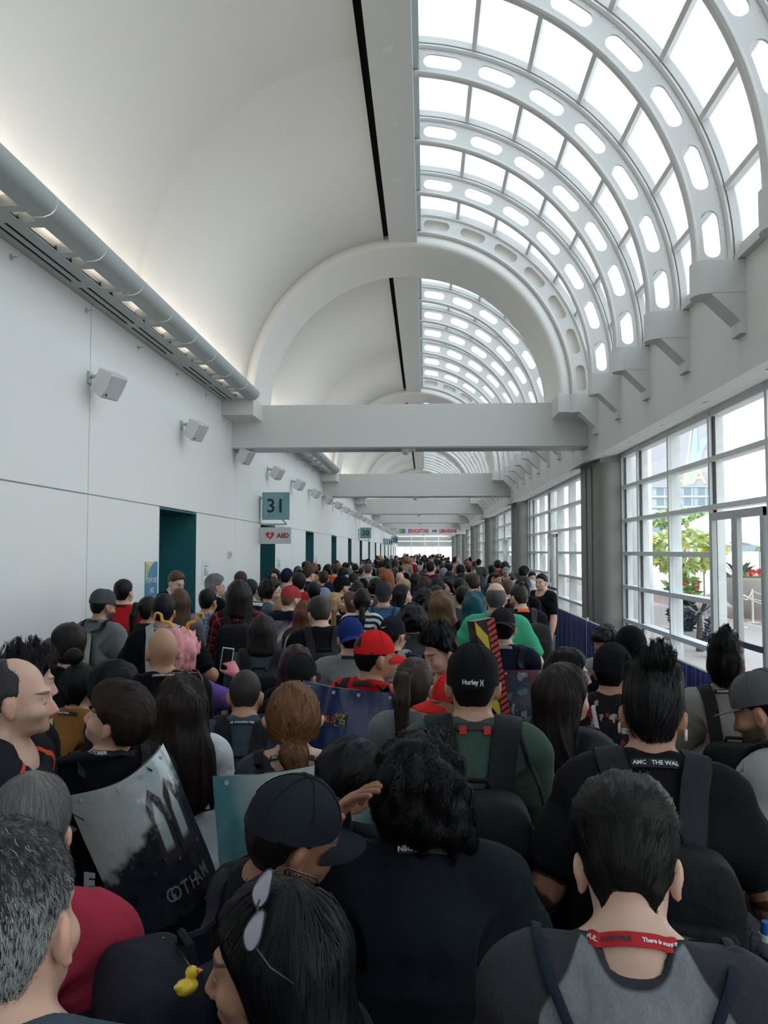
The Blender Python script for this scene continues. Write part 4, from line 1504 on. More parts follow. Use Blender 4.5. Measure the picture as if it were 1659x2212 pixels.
LINE_LONG = [-0.02, 0.00, 0.012, 0.022, 0.034, 0.052, 0.070, 0.088, 0.2, 0.2]
LINE_BALD = [-0.05, -0.045, -0.035, -0.004, 0.010, 0.000, -0.05, -0.2, -0.3, -0.3]
LINE_RECEDE = [-0.06, -0.050, -0.038, -0.004, 0.012, 0.012, 0.012, 0.005, -0.02, -0.05]
LINE_FRINGE = [-0.06, -0.050, -0.038, 0.004, 0.030, 0.075, 0.2, 0.2, 0.2, 0.2]
strand = lambda a, s: (lambda X, Y, Z: a * vnoise(np.stack([X.ravel() * s, Y.ravel() * s, Z.ravel() * s * 0.12], 1), 9).reshape(X.shape))
HAIR = {
    'short': dict(side=0.008, top=0.020, amp=0.003),
    'swept': dict(side=0.007, top=0.034, quiff=0.012, amp=0.005, scale=(70, 18, 30), nape=1.572, corner=0.034, zlo=1.49),
    'crop': dict(side=0.007, top=0.013, amp=0.002),
    'thick': dict(side=0.016, top=0.036, back=0.006, amp=0.005, scale=(45, 30, 20), nape=1.545),
    'fringe': dict(side=0.020, top=0.034, back=0.016, quiff=0.012, amp=0.006, scale=(45, 30, 14), nape=1.555, line=LINE_FRINGE),
    'buzz': dict(side=0.003, top=0.004, amp=0.0),
    'baldring': dict(side=0.008, top=0.004, amp=0.002, line=LINE_BALD),
    'recede': dict(side=0.007, top=0.006, amp=0.002, line=LINE_RECEDE),
    'spiky': dict(side=0.007, top=0.028, quiff=0.010, amp=0.011, scale=(75, 75, 18), zhi=1.86, relax=0),
    'fauxhawk': dict(side=0.006, top=0.020, amp=0.004, zhi=1.87, relax=0, post=lambda X, Y, Z: (0.028 * ss(0.05, 0.0, np.abs(X)) * ss(1.68, 1.74, Z) + 0.012 * vnoise(np.stack([X.ravel() * 90, Y.ravel() * 90, Z.ravel() * 12], 1), 4).reshape(X.shape) * ss(1.70, 1.76, Z))),
    'curly': dict(side=0.040, top=0.046, back=0.020, amp=0.020, scale=(40, 40, 40), nape=1.535, ears=False, wx=0.19, ylo=-0.24, zhi=1.88, line=LINE_LONG),
    'wavy': dict(side=0.036, top=0.036, back=0.022, amp=0.016, scale=(26, 26, 18), nape=1.50, ears=False, wx=0.19, ylo=-0.24, zhi=1.88, zlo=1.40, line=LINE_LONG,
                 extra=_drape((1.62, 1.56, 1.52, 1.485), (-0.045, -0.055, -0.062, -0.065), (0.115, 0.125, 0.115, 0.07), (0.085, 0.085, 0.075, 0.03), 0.03, (0, 0.01, 0.03, 0.06)),
                 post=lambda X, Y, Z: 0.012 * vnoise(np.stack([X.ravel() * 38, Y.ravel() * 38, Z.ravel() * 26], 1), 8).reshape(X.shape)),
    'bob': dict(side=0.022, top=0.024, back=0.016, amp=0.006, scale=(60, 60, 8), nape=1.50, ears=False, wx=0.16, ylo=-0.2, zlo=1.42, line=LINE_LONG,
                extra=_drape((1.64, 1.56, 1.48, 1.455), (-0.03, -0.035, -0.035, -0.035), (0.098, 0.108, 0.115, 0.10), (0.082, 0.082, 0.078, 0.07)), post=strand(0.005, 60)),
    'long': dict(side=0.022, top=0.017, back=0.012, amp=0.003, scale=(60, 60, 8), nape=1.48, ears=False, wx=0.17, ylo=-0.26, zlo=1.14, line=LINE_LONG,
                 extra=_drape((1.65, 1.56, 1.48, 1.36, 1.24, 1.16), (-0.035, -0.052, -0.078, -0.110, -0.118, -0.112), (0.090, 0.098, 0.108, 0.108, 0.092, 0.05), (0.078, 0.072, 0.058, 0.040, 0.030, 0.02)), post=strand(0.006, 55)),
    'longwavy': dict(side=0.022, top=0.022, back=0.02, amp=0.010, scale=(35, 35, 14), nape=1.48, ears=False, wx=0.2, ylo=-0.28, zlo=1.16, line=LINE_LONG,
                     extra=_drape((1.66, 1.56, 1.48, 1.36, 1.24, 1.18), (-0.035, -0.05, -0.075, -0.105, -0.115, -0.112), (0.098, 0.118, 0.135, 0.140, 0.12, 0.06), (0.086, 0.085, 0.072, 0.052, 0.04, 0.02)), post=strand(0.014, 34)),
    'pulled': dict(side=0.006, top=0.010, back=0.006, amp=0.002, scale=(70, 20, 20), nape=1.555),
    'bun': dict(side=0.020, top=0.022, back=0.020, amp=0.004, scale=(50, 50, 18), nape=1.535, ears=True, ylo=-0.24, zlo=1.40, wx=0.15,
                extra=_several(_bun((0.004, -0.118, 1.515), (0.056, 0.046, 0.046), 0.006), _bun((0.016, -0.125, 1.468), (0.040, 0.036, 0.045), 0.006)), post=lambda X, Y, Z: strand(0.007, 60)(X, Y, Z)),
    'topbun': dict(side=0.010, top=0.016, back=0.008, amp=0.003, nape=1.545, zhi=1.90, ylo=-0.2,
                   extra=_bun((0, -0.075, 1.795), (0.048, 0.048, 0.042)), post=strand(0.006, 60)),
    'undercut': dict(side=0.0035, top=0.022, amp=0.003, zhi=1.90, ylo=-0.2, nape=1.56, relax=0,
                     extra=_several(_bun((0, -0.02, 1.738), (0.072, 0.085, 0.030), 0.02), _bun((0.014, -0.090, 1.755), (0.044, 0.036, 0.034), 0.01)),
                     post=lambda X, Y, Z: 0.015 * vnoise(np.stack([X.ravel() * 70, Y.ravel() * 70, Z.ravel() * 14], 1), 4).reshape(X.shape) * ss(1.70, 1.77, Z)),
    'topknot': dict(side=0.003, top=0.014, amp=0.002, zhi=1.86, ylo=-0.2, extra=_bun((0, -0.085, 1.755), (0.028, 0.026, 0.024), 0.01)),
    'pony': dict(side=0.009, top=0.013, back=0.006, amp=0.003, nape=1.55, ylo=-0.26, zlo=1.22, wx=0.14,
                 extra=_pony([(0, -0.10, 1.68), (0, -0.150, 1.67), (0, -0.175, 1.58), (0, -0.165, 1.42), (0, -0.15, 1.27)], [0.022, 0.030, 0.034, 0.028, 0.010]), post=strand(0.006, 55)),
    'lowpony': dict(side=0.012, top=0.014, back=0.01, amp=0.003, nape=1.53, ylo=-0.24, zlo=1.24, wx=0.14,
                    extra=_pony([(0, -0.085, 1.58), (0, -0.125, 1.55), (0, -0.14, 1.46), (0, -0.14, 1.30)], [0.02, 0.028, 0.034, 0.012]), post=strand(0.006, 55)),
    'wig': dict(side=0.034, top=0.038, back=0.02, amp=0.018, scale=(50, 50, 22), nape=1.51, ears=False, wx=0.19, ylo=-0.24, zhi=1.88, zlo=1.44, line=LINE_LONG, relax=0, post=strand(0.016, 55)),
    'hood': dict(side=0.022, top=0.024, back=0.02, amp=0.003, nape=1.44, ears=False, wx=0.18, ylo=-0.22, zlo=1.36, line=[0.0, 0.01, 0.02, 0.03, 0.04, 0.056, 0.072, 0.088, 0.2, 0.2],
                 extra=_drape((1.62, 1.54, 1.46, 1.38), (-0.02, -0.02, -0.02, -0.02), (0.095, 0.10, 0.13, 0.17), (0.085, 0.088, 0.1, 0.11))),
}

LOD = {0: dict(h=0.0058, hb=0.028, hh=0.0065, sh=0.014, hr=0.0064), 1: dict(h=0.0080, hb=0.036, hh=0.0115, sh=0.019, hr=0.0084), 2: dict(h=0.0118, hb=0.050, hh=0.0200, sh=0.029, hr=0.0125), 3: dict(h=0.020, hb=0.06, hh=0.03, sh=0.040, hr=0.019)}
_cache = {}


def cached(key, fn):
    if key not in _cache:
        _cache[key] = fn()
    return _cache[key]


def R_axis(V, p, axis_, ang):
    """rotate each row of V about point p and axis by its own angle"""
    a = np.asarray(axis_, float)
    a = a / (np.linalg.norm(a) + 1e-12)
    p = np.asarray(p, float)
    D = V - p
    c, s = np.cos(ang)[:, None], np.sin(ang)[:, None]
    return p + D * c + np.cross(a, D) * s + a * (D @ a)[:, None] * (1 - c)


def axis_angle(M):
    q = Matrix(M).to_quaternion()
    ax, an = q.to_axis_angle()
    return np.array(ax), an


def Rm(ax, deg):
    return Matrix.Rotation(math.radians(deg), 3, ax)


POSE0 = dict(head=(0, 0, 0), L=dict(down=80, fwd=6, twist=0, elbow=18, wrist=0, curl=35), R=dict(down=80, fwd=6, twist=0, elbow=18, wrist=0, curl=35), lean=0, bend=0)


def head_rot(P):
    y, p, r = P['head']
    return np.array(Rm('Z', y) @ Rm('X', -p) @ Rm('Y', r))


def pose(V, P, kind='body', fat=1.0, ds=0.0, armf=1.0):
    """V: rest vertices. kind: body / cloth / head (rigid with the head) / hair (long hair follows the back)"""
    V = np.array(V, float)
    ax = np.abs(V[:, 0])
    z = V[:, 2]
    if kind in ('body', 'cloth'):
        wt = (1 - ss(0.20, 0.30, ax)) * ss(1.46, 1.30, z) * (1 if kind == 'cloth' else 1) * ss(0.1, 0.75, z)
        V[:, 0] *= 1 + (fat - 1) * wt * 0.8
        V[:, 1] *= 1 + (fat - 1) * wt
        wa = ss(0.18, 0.30, ax) * (1 - ss(0.66, 0.72, ax))
        V[:, 1] *= 1 + (armf - 1) * wa
        V[:, 2] = z + (z - 1.40) * (armf - 1) * wa
        V[:, 0] += np.sign(V[:, 0]) * ds * ss(0.04, 0.17, ax) * ss(1.56, 1.46, z) * ss(1.05, 1.30, z)
        ax = np.abs(V[:, 0])
        V[:, 2] += UP * ss(0.9, 1.25, V[:, 2]) * np.where(np.abs(V[:, 0]) < 0.13, ss(1.56, 1.47, V[:, 2]), 1.0)
        V[:, 2] -= 0.026 * ss(0.045, 0.17, ax) * ss(1.05, 1.36, V[:, 2])
        z = V[:, 2].copy()
        ZS = 1.40 - 0.026 + UP
        out = V.copy()
        for side, q in (('R', 1), ('L', -1)):
            A = P[side]
            m = V[:, 0] * q > 0.02
            W = V[m].copy()
            a, zz = np.abs(W[:, 0]), W[:, 2].copy()
            yk = W[:, 1].copy()
            sx = 0.172 + ds
            for x0, fr in ((0.805 + ds, 1.0), (0.845 + ds, 1.1), (0.872 + ds, 0.7)):
                w = ss(x0 - 0.012, x0 + 0.012, a) * (yk < 0.055)
                W = R_axis(W, (q * x0, 0, ZS), (0, 1, 0), np.radians(A['curl']) * fr * w * q)
            W = R_axis(W, (q * (0.725 + ds), 0, ZS), (0, 0, 1), np.radians(A['wrist']) * ss(0.70 + ds, 0.75 + ds, a) * q)
            W = R_axis(W, (q * (0.47 + ds), 0.0, ZS), (0, 0, 1), np.radians(A['elbow']) * ss(0.425 + ds, 0.515 + ds, a) * q)
            M = Rm('Z', q * A.get('out', 0)) @ Rm('X', A['fwd']) @ Rm('Y', q * A['down']) @ Rm('X', A['twist'])
            axs, an = axis_angle(M)
            w = ss(0.085 + ds, 0.215 + ds, a) * ss(1.18, 1.31, zz)
            W = R_axis(W, (q * sx, 0, ZS), axs, an * w)
            out[m] = W
        V = out
        hw = ss(1.455, 1.56, z) * (ax < 0.2)
    elif kind == 'head':
        hw = np.ones(len(V))
    else:
        hw = 0.25 + 0.75 * ss(1.30, 1.56, z)
    axs, an = axis_angle(head_rot(P))
    V = R_axis(V, (0, -0.012, 1.50), axs, an * hw)
    if P.get('bend'):
        zz = z if kind != 'head' else np.full(len(V), 1.6)
        V = R_axis(V, (0, 0.0, 1.02), (1, 0, 0), np.radians(-P['bend']) * ss(0.95, 1.25, np.maximum(zz, 0)))
    return V


def reach(P, side, target, fat=1.0, ds=0.0, armf=1.0, n=1400, point=None):
    """bend one arm so that its palm comes to target (person's own coordinates), the fingers along point if given"""
    r = np.random.default_rng(3)
    q = 1 if side == 'R' else -1
    pt = np.array([[q * 0.80, 0.0, 1.39], [q * 0.75, 0.0, 1.40]])
    lo = np.array([-20, -60, -40, 5.0, -55, -60])
    hi = np.array([95, 110, 60, 145.0, 55, 60])
    best, bx = 9, None
    for i in range(n):
        x = r.uniform(lo, hi) if bx is None or i < n * 0.5 else np.clip(bx + r.normal(size=6) * np.array([8, 8, 6, 9, 9, 9]) * (1.2 - i / n), lo, hi)
        if point is None:
            x[4] = x[5] = 0
        P[side].update(down=x[0], fwd=x[1], out=x[2], elbow=x[3], wrist=x[4], twist=x[5])
        a = pose(pt, P, 'body', fat, ds, armf)
        d = np.linalg.norm(a[0] - np.asarray(target))
        if point is not None:
            f = a[0] - a[1]
            d += 0.16 * (1 - f @ np.asarray(point) / (np.linalg.norm(f) * np.linalg.norm(point)))
        if d < best:
            best, bx = d, x
    P[side].update(down=bx[0], fwd=bx[1], out=bx[2], elbow=bx[3], wrist=bx[4], twist=bx[5])
    return best


def np_mesh(name, V, Q, mats, rest=None, smooth=True):
    me = bpy.data.meshes.new(name)
    n, m = len(V), len(Q)
    k = Q.shape[1]
    me.vertices.add(n)
    me.vertices.foreach_set('co', np.asarray(V, np.float32).ravel())
    me.loops.add(m * k)
    me.loops.foreach_set('vertex_index', np.asarray(Q, np.int32).ravel())
    me.polygons.add(m)
    me.polygons.foreach_set('loop_start', np.arange(0, m * k, k, dtype=np.int32))
    if smooth:
        me.polygons.foreach_set('use_smooth', np.ones(m, bool))
    for q in (mats if isinstance(mats, (list, tuple)) else [mats]):
        me.materials.append(q)
    if rest is not None:
        at = me.attributes.new('rest', 'FLOAT_VECTOR', 'POINT')
        at.data.foreach_set('vector', np.asarray(rest, np.float32).ravel())
    me.update()
    me.validate()
    return me

# ================================================================= PEOPLE: materials and builder
class NX:
    """small expression builder for shader nodes"""

    def __init__(self, nt):
        self.nt, self.n, self.l = nt, nt.nodes, nt.links

    def m(self, op, a, b=None, c=None):
        k = self.n.new('ShaderNodeMath')
        k.operation = op
        for i, v in enumerate((a, b, c)):
            if v is None:
                continue
            if isinstance(v, (int, float)):
                k.inputs[i].default_value = v
            else:
                self.l.new(v, k.inputs[i])
        return k.outputs[0]

    def mix(self, f, a, b, mode='MIX'):
        k = self.n.new('ShaderNodeMix')
        k.data_type = 'RGBA'
        k.blend_type = mode
        for i, v in ((0, f), (6, a), (7, b)):
            if isinstance(v, (int, float)):
                k.inputs[i].default_value = v
            elif isinstance(v, tuple):
                k.inputs[i].default_value = (*v, 1) if len(v) == 3 else v
            else:
                self.l.new(v, k.inputs[i])
        return k.outputs[2]

    def rest(self):
        a = self.n.new('ShaderNodeAttribute')
        a.attribute_name = 'rest'
        s = self.n.new('ShaderNodeSeparateXYZ')
        self.l.new(a.outputs['Vector'], s.inputs[0])
        return a.outputs['Vector'], s.outputs

    def noise(self, vec, scale, detail=3, stretch=None):
        if stretch:
            mp = self.n.new('ShaderNodeMapping')
            mp.inputs['Scale'].default_value = stretch
            self.l.new(vec, mp.inputs[0])
            vec = mp.outputs[0]
        k = self.n.new('ShaderNodeTexNoise')
        k.inputs['Scale'].default_value = scale
        k.inputs['Detail'].default_value = detail
        self.l.new(vec, k.inputs['Vector'])
        return k.outputs[0]

    def col(self):
        return self.n.new('ShaderNodeObjectInfo').outputs['Color']

    def bump(self, h, s, d=0.01):
        b = self.n.new('ShaderNodeBump')
        b.inputs['Strength'].default_value = s
        b.inputs['Distance'].default_value = d
        self.l.new(h, b.inputs['Height'])
        return b.outputs[0]

    def lt(self, a, b, w=0.002):
        """soft a < b"""
        return self.m('SMOOTH_MIN', self.m('MAXIMUM', self.m('MULTIPLY_ADD', self.m('SUBTRACT', b, a), 1.0 / w, 0.5), 0.0), 1.0, 0.0)

    def ellip(self, X, Z, cx, cz, a, b):
        return self.m('ADD', self.m('POWER', self.m('MULTIPLY', self.m('ABSOLUTE', self.m('SUBTRACT', X, cx)), 1 / a), 2.0), self.m('POWER', self.m('MULTIPLY', self.m('ABSOLUTE', self.m('SUBTRACT', Z, cz)), 1 / b), 2.0))


def skin_material(name, closed=False, beard=0.0, tattoo=False):
    m, n, l, p = new_mat(name)
    x = NX(m.node_tree)
    vec, s = x.rest()
    ax = x.m('ABSOLUTE', s[0])
    Y, Z = s[1], s[2]
    base = x.col()
    nz = x.noise(vec, 28, 4)
    base = x.mix(nz, x.mix(1.0, base, (0.93, 0.88, 0.86), 'MULTIPLY'), x.mix(1.0, base, (1.06, 1.02, 1.0), 'MULTIPLY'))
    front = x.lt(0.066, Y, 0.01)
    # redder nose, cheeks and ears
    red = x.m('MAXIMUM', x.lt(x.ellip(ax, Z, 0.0, 1.585, 0.03, 0.03), 1.0, 1.2), x.lt(0.079, ax, 0.01))
    base = x.mix(x.m('MULTIPLY', red, 0.35), base, x.mix(1.0, base, (1.15, 0.78, 0.72), 'MULTIPLY'))
    lips = x.m('MULTIPLY', front, x.lt(x.ellip(ax, Z, 0.0, 1.549, 0.024, 0.011), 1.0, 0.3))
    base = x.mix(x.m('MULTIPLY', lips, 0.7), base, x.mix(1.0, base, (0.95, 0.55, 0.52), 'MULTIPLY'))
    if beard:
        jaw = x.m('MULTIPLY', x.lt(-0.005, Y, 0.02), x.m('MULTIPLY', x.lt(Z, 1.585, 0.02), x.lt(1.49, Z, 0.03)))
        jaw = x.m('MULTIPLY', jaw, x.m('SUBTRACT', 1.0, lips))
        base = x.mix(x.m('MULTIPLY', x.m('MULTIPLY', jaw, x.m('MULTIPLY_ADD', x.noise(vec, 160, 2), 0.7, 0.5)), beard), base, (0.035, 0.03, 0.03))
    brow = x.m('MULTIPLY', front if False else x.lt(0.05, Y, 0.01), x.lt(x.ellip(ax, Z, 0.034, 1.6455, 0.021, 0.0055), 1.0, 0.5))
    base = x.mix(x.m('MULTIPLY', brow, 0.85), base, (0.03, 0.02, 0.016))
    fe = x.lt(0.06, Y, 0.004)
    if closed:
        lid = x.m('MULTIPLY', fe, x.lt(x.ellip(ax, Z, 0.031, 1.614, 0.014, 0.0022), 1.0, 0.5))
        base = x.mix(x.m('MULTIPLY', lid, 0.9), base, (0.02, 0.015, 0.012))
    else:
        lash = x.m('MULTIPLY', fe, x.lt(x.ellip(ax, Z, 0.031, 1.6205, 0.0150, 0.0066), 1.0, 0.3))
        eye = x.m('MULTIPLY', fe, x.lt(x.ellip(ax, Z, 0.031, 1.6195, 0.0135, 0.0048), 1.0, 0.3))
        iris = x.m('MULTIPLY', eye, x.lt(x.ellip(ax, Z, 0.031, 1.6200, 0.0056, 0.0056), 1.0, 0.3))
        base = x.mix(x.m('MULTIPLY', lash, 0.85), base, (0.03, 0.02, 0.018))
        base = x.mix(eye, base, (0.60, 0.58, 0.56))
        base = x.mix(iris, base, (0.03, 0.018, 0.012))
    if tattoo:
        arm = x.m('MULTIPLY', x.lt(0.36, ax, 0.02), x.lt(ax, 0.70, 0.02))
        wv = n.new('ShaderNodeTexWave')
        wv.inputs['Scale'].default_value = 6
        wv.inputs['Distortion'].default_value = 9
        l.new(vec, wv.inputs['Vector'])
        ink = x.m('MULTIPLY', arm, x.lt(0.62, wv.outputs['Fac'], 0.12))
        base = x.mix(x.m('MULTIPLY', ink, 0.85), base, (0.018, 0.022, 0.028))
    l.new(base, p.inputs['Base Color'])
    p.inputs['Roughness'].default_value = 0.48
    p.inputs['Subsurface Weight'].default_value = 0.06
    p.inputs['Subsurface Radius'].default_value = (0.02, 0.008, 0.004)
    l.new(x.bump(x.noise(vec, 320, 2), 0.08, 0.002), p.inputs['Normal'])
    return m


def cloth_material(name, pattern=None, rough=0.85):
    m, n, l, p = new_mat(name)
    x = NX(m.node_tree)
    vec, s = x.rest()
    ax = x.m('ABSOLUTE', s[0])
    Y, Z = s[1], s[2]
    base = x.col()
    ny = x.lt(Y, 0.0, 0.02)
    wob = x.noise(vec, 6, 2)

    def stripes(c, freq, duty, w=0.15):
        return x.lt(x.m('FRACT', x.m('MULTIPLY', c, freq)), duty, w)
    if pattern == 'plaid':
        base = x.mix(x.m('MULTIPLY', stripes(s[0], 14, 0.5), 0.6), base, x.mix(1.0, base, (0.18, 0.16, 0.18), 'MULTIPLY'))
        base = x.mix(x.m('MULTIPLY', stripes(Z, 14, 0.5), 0.6), base, x.mix(1.0, base, (0.18, 0.16, 0.18), 'MULTIPLY'))
        base = x.mix(x.m('MULTIPLY', x.m('MAXIMUM', stripes(s[0], 14, 0.07), stripes(Z, 14, 0.07)), 0.5), base, (0.45, 0.35, 0.33))
    elif pattern == 'check':
        base = x.mix(x.m('MULTIPLY', stripes(s[0], 26, 0.5), 0.7), base, (0.04, 0.07, 0.14))
        base = x.mix(x.m('MULTIPLY', stripes(Z, 26, 0.5), 0.5), base, (0.04, 0.07, 0.14))
    elif pattern == 'stripe':
        base = x.mix(stripes(Z, 18, 0.5), base, (0.02, 0.025, 0.035))
    elif pattern == 'raglan':
        # charcoal sleeves and collar, heathered grey body
        lim = x.m('MULTIPLY_ADD', x.m('SUBTRACT', 1.46, Z), 0.55, 0.100)
        body = x.m('MULTIPLY', x.lt(ax, x.m('MINIMUM', lim, 0.178), 0.004), x.lt(0.0935, x.m('SQRT', x.m('ADD', x.m('POWER', x.m('MULTIPLY', ax, 0.92), 2.0), x.m('POWER', x.m('MULTIPLY', x.m('ABSOLUTE', x.m('SUBTRACT', Y, 0.006)), 0.92), 2.0))), 0.003))
        base = x.mix(x.m('MULTIPLY', x.noise(vec, 240, 3, (1, 1, 0.5)), 0.9), base, x.mix(1.0, base, (0.48, 0.5, 0.52), 'MULTIPLY'))
        base = x.mix(body, x.mix(x.noise(vec, 200, 2), (0.030, 0.032, 0.038), (0.055, 0.057, 0.064)), base)
    elif pattern == 'floral':
        n1 = x.noise(vec, 22, 5)
        base = x.mix(x.lt(0.60, n1, 0.02), base, (0.42, 0.36, 0.33))
        n2 = x.noise(vec, 14, 4, (1, 1.3, 1.1))
        base = x.mix(x.lt(0.64, n2, 0.02), base, (0.28, 0.04, 0.05))
    elif pattern == 'prints':
        wv = n.new('ShaderNodeTexVoronoi')
        wv.feature = 'DISTANCE_TO_EDGE'
        wv.inputs['Scale'].default_value = 34
        l.new(vec, wv.inputs['Vector'])
        spots = x.lt(0.56, x.noise(vec, 11, 2), 0.02)
        base = x.mix(x.m('MULTIPLY', spots, x.lt(wv.outputs[0], 0.05, 0.03)), base, (0.10, 0.11, 0.13))
    elif pattern == 'lightplaid':
        base = x.mix(x.m('MULTIPLY', stripes(s[0], 16, 0.4), 0.5), base, (0.16, 0.20, 0.18))
        base = x.mix(x.m('MULTIPLY', stripes(Z, 16, 0.4), 0.5), base, (0.16, 0.20, 0.18))
    elif pattern == 'threestripe':
        on = x.m('MULTIPLY', x.lt(0.19, ax, 0.003), x.lt(1.44, x.m('ADD', Z, x.m('MULTIPLY', ax, 0.0)), 0.002))
        e3 = stripes(Y, 48, 0.55, 0.1)
        band = x.lt(x.m('ABSOLUTE', x.m('ADD', Y, 0.005)), 0.031, 0.002)
        arm = x.m('MULTIPLY', x.lt(0.15, ax, 0.003), x.lt(1.40, Z, 0.003))
        base = x.mix(x.m('MULTIPLY', arm, x.m('MULTIPLY', band, e3)), base, (0.65, 0.66, 0.68))
    elif pattern == 'blocks':
        base = x.mix(stripes(Z, 6, 0.33, 0.03), base, (0.45, 0.60, 0.12))
        base = x.mix(stripes(x.m('ADD', Z, 0.05), 6, 0.2, 0.03), base, (0.60, 0.62, 0.65))
    elif pattern == 'orangetrim':
        on = x.lt(x.m('ABSOLUTE', x.m('SUBTRACT', x.m('ADD', Z, x.m('MULTIPLY', ax, 0.55)), 1.475)), 0.008, 0.002)
        base = x.mix(x.m('MULTIPLY', on, x.m('MULTIPLY', x.lt(0.07, ax, 0.004), x.lt(ax, 0.3, 0.01))), base, (0.75, 0.09, 0.03))
    base = x.mix(x.m('MULTIPLY', wob, 0.5), base, x.mix(1.0, base, (0.75, 0.76, 0.78), 'MULTIPLY'))
    l.new(base, p.inputs['Base Color'])
    p.inputs['Roughness'].default_value = rough
    p.inputs['Sheen Weight'].default_value = 0.02
    p.inputs['Specular IOR Level'].default_value = 0.12
    h = x.m('ADD', x.m('MULTIPLY', x.noise(vec, 9, 2, (1.6, 1.6, 0.7)), 1.0), x.m('MULTIPLY', x.noise(vec, 500, 1), 0.02))
    l.new(x.bump(h, 0.55, 0.03), p.inputs['Normal'])
    return m


def hair_material(name, grey=0.0):
    m, n, l, p = new_mat(name)
    x = NX(m.node_tree)
    vec, s = x.rest()
    base = x.col()
    st = x.noise(vec, 1.0, 4, (190, 190, 16))
    base = x.mix(st, x.mix(1.0, base, (0.45, 0.45, 0.47), 'MULTIPLY'), x.mix(1.0, base, (1.6, 1.55, 1.5), 'MULTIPLY'))
    if grey:
        g = x.lt(0.62 - grey * 0.25, x.noise(vec, 1.0, 3, (230, 230, 30)), 0.10)
        low = x.lt(s[2], 1.66, 0.09)
        base = x.mix(x.m('MULTIPLY', g, x.m('MULTIPLY_ADD', low, 0.75, 0.18)), base, (0.30, 0.31, 0.31))
    l.new(base, p.inputs['Base Color'])
    p.inputs['Roughness'].default_value = 0.45
    p.inputs['Specular IOR Level'].default_value = 0.22
    l.new(x.bump(st, 0.45, 0.006), p.inputs['Normal'])
    return m


def strand_material(name, grey=0.0):
    m, n, l, p = new_mat(name)
    x = NX(m.node_tree)
    g = n.new('ShaderNodeNewGeometry').outputs['Random Per Island']
    base = x.col()
    base = x.mix(g, x.mix(1.0, base, (0.6, 0.6, 0.62), 'MULTIPLY'), x.mix(1.0, base, (1.5, 1.45, 1.4), 'MULTIPLY'))
    if grey:
        vec, s = x.rest()
        low = x.m('MULTIPLY_ADD', x.lt(s[2], 1.655, 0.07), grey * 0.8, grey * 0.08)
        base = x.mix(x.m('MULTIPLY', x.lt(x.m('FRACT', x.m('MULTIPLY', g, 37.0)), low, 0.01), 1.0), base, (0.36, 0.37, 0.36))
    l.new(base, p.inputs['Base Color'])
    p.inputs['Roughness'].default_value = 0.48
    p.inputs['Specular IOR Level'].default_value = 0.22
    return m


def tinted(name, rough=0.6, metal=0.0, bump=0.0, spec=0.4):
    m, n, l, p = new_mat(name)
    x = NX(m.node_tree)
    c = x.col()
    tc = n.new('ShaderNodeTexCoord').outputs['Object']
    nz = x.noise(tc, 60, 3)
    l.new(x.mix(x.m('MULTIPLY', nz, 0.4), c, x.mix(1.0, c, (0.7, 0.7, 0.7), 'MULTIPLY')), p.inputs['Base Color'])
    p.inputs['Roughness'].default_value = rough
    p.inputs['Metallic'].default_value = metal
    p.inputs['Specular IOR Level'].default_value = spec
    if bump:
        l.new(x.bump(x.noise(tc, 22, 3), bump, 0.02), p.inputs['Normal'])
    return m


MS = {'open': skin_material('skin'), 'closed': skin_material('skin_eyes_closed', closed=True), 'beard': skin_material('skin_beard', beard=0.9),
      'stubble': skin_material('skin_stubble', beard=0.4, closed=True), 'tattoo': skin_material('skin_tattooed', tattoo=True)}
M_CLOTH = {k: cloth_material('cloth_' + (k or 'plain'), k) for k in (None, 'plaid', 'check', 'stripe', 'raglan', 'floral', 'prints', 'lightplaid', 'threestripe', 'blocks', 'orangetrim')}
M_HAIR = hair_material('hair')
M_HAIRG = hair_material('hair_greying', 0.8)
M_STR = strand_material('hair_strands')
M_STRG = strand_material('hair_strands_greying', 0.8)
M_CAP = tinted('cap_cloth', 0.85, bump=0.25, spec=0.12)
M_NYLON = tinted('bag_nylon', 0.7, bump=0.4, spec=0.2)
M_VINYL = tinted('bag_vinyl', 0.22, spec=0.6)
M_PLAST = tinted('tinted_plastic', 0.35)
M_SHOE = mat('shoe_rubber', (0.03, 0.03, 0.035), 0.6)
M_LENS = mat('glass_lens', (0.30, 0.29, 0.36), 0.08, spec=0.9)
M_SNAP = mat('snap_metal', (0.62, 0.63, 0.64), 0.35, metal=0.3)
M_LACE = tinted('lanyard_ribbon', 0.7)
M_LTXT = mat('white_lettering', (0.72, 0.73, 0.72), 0.6)

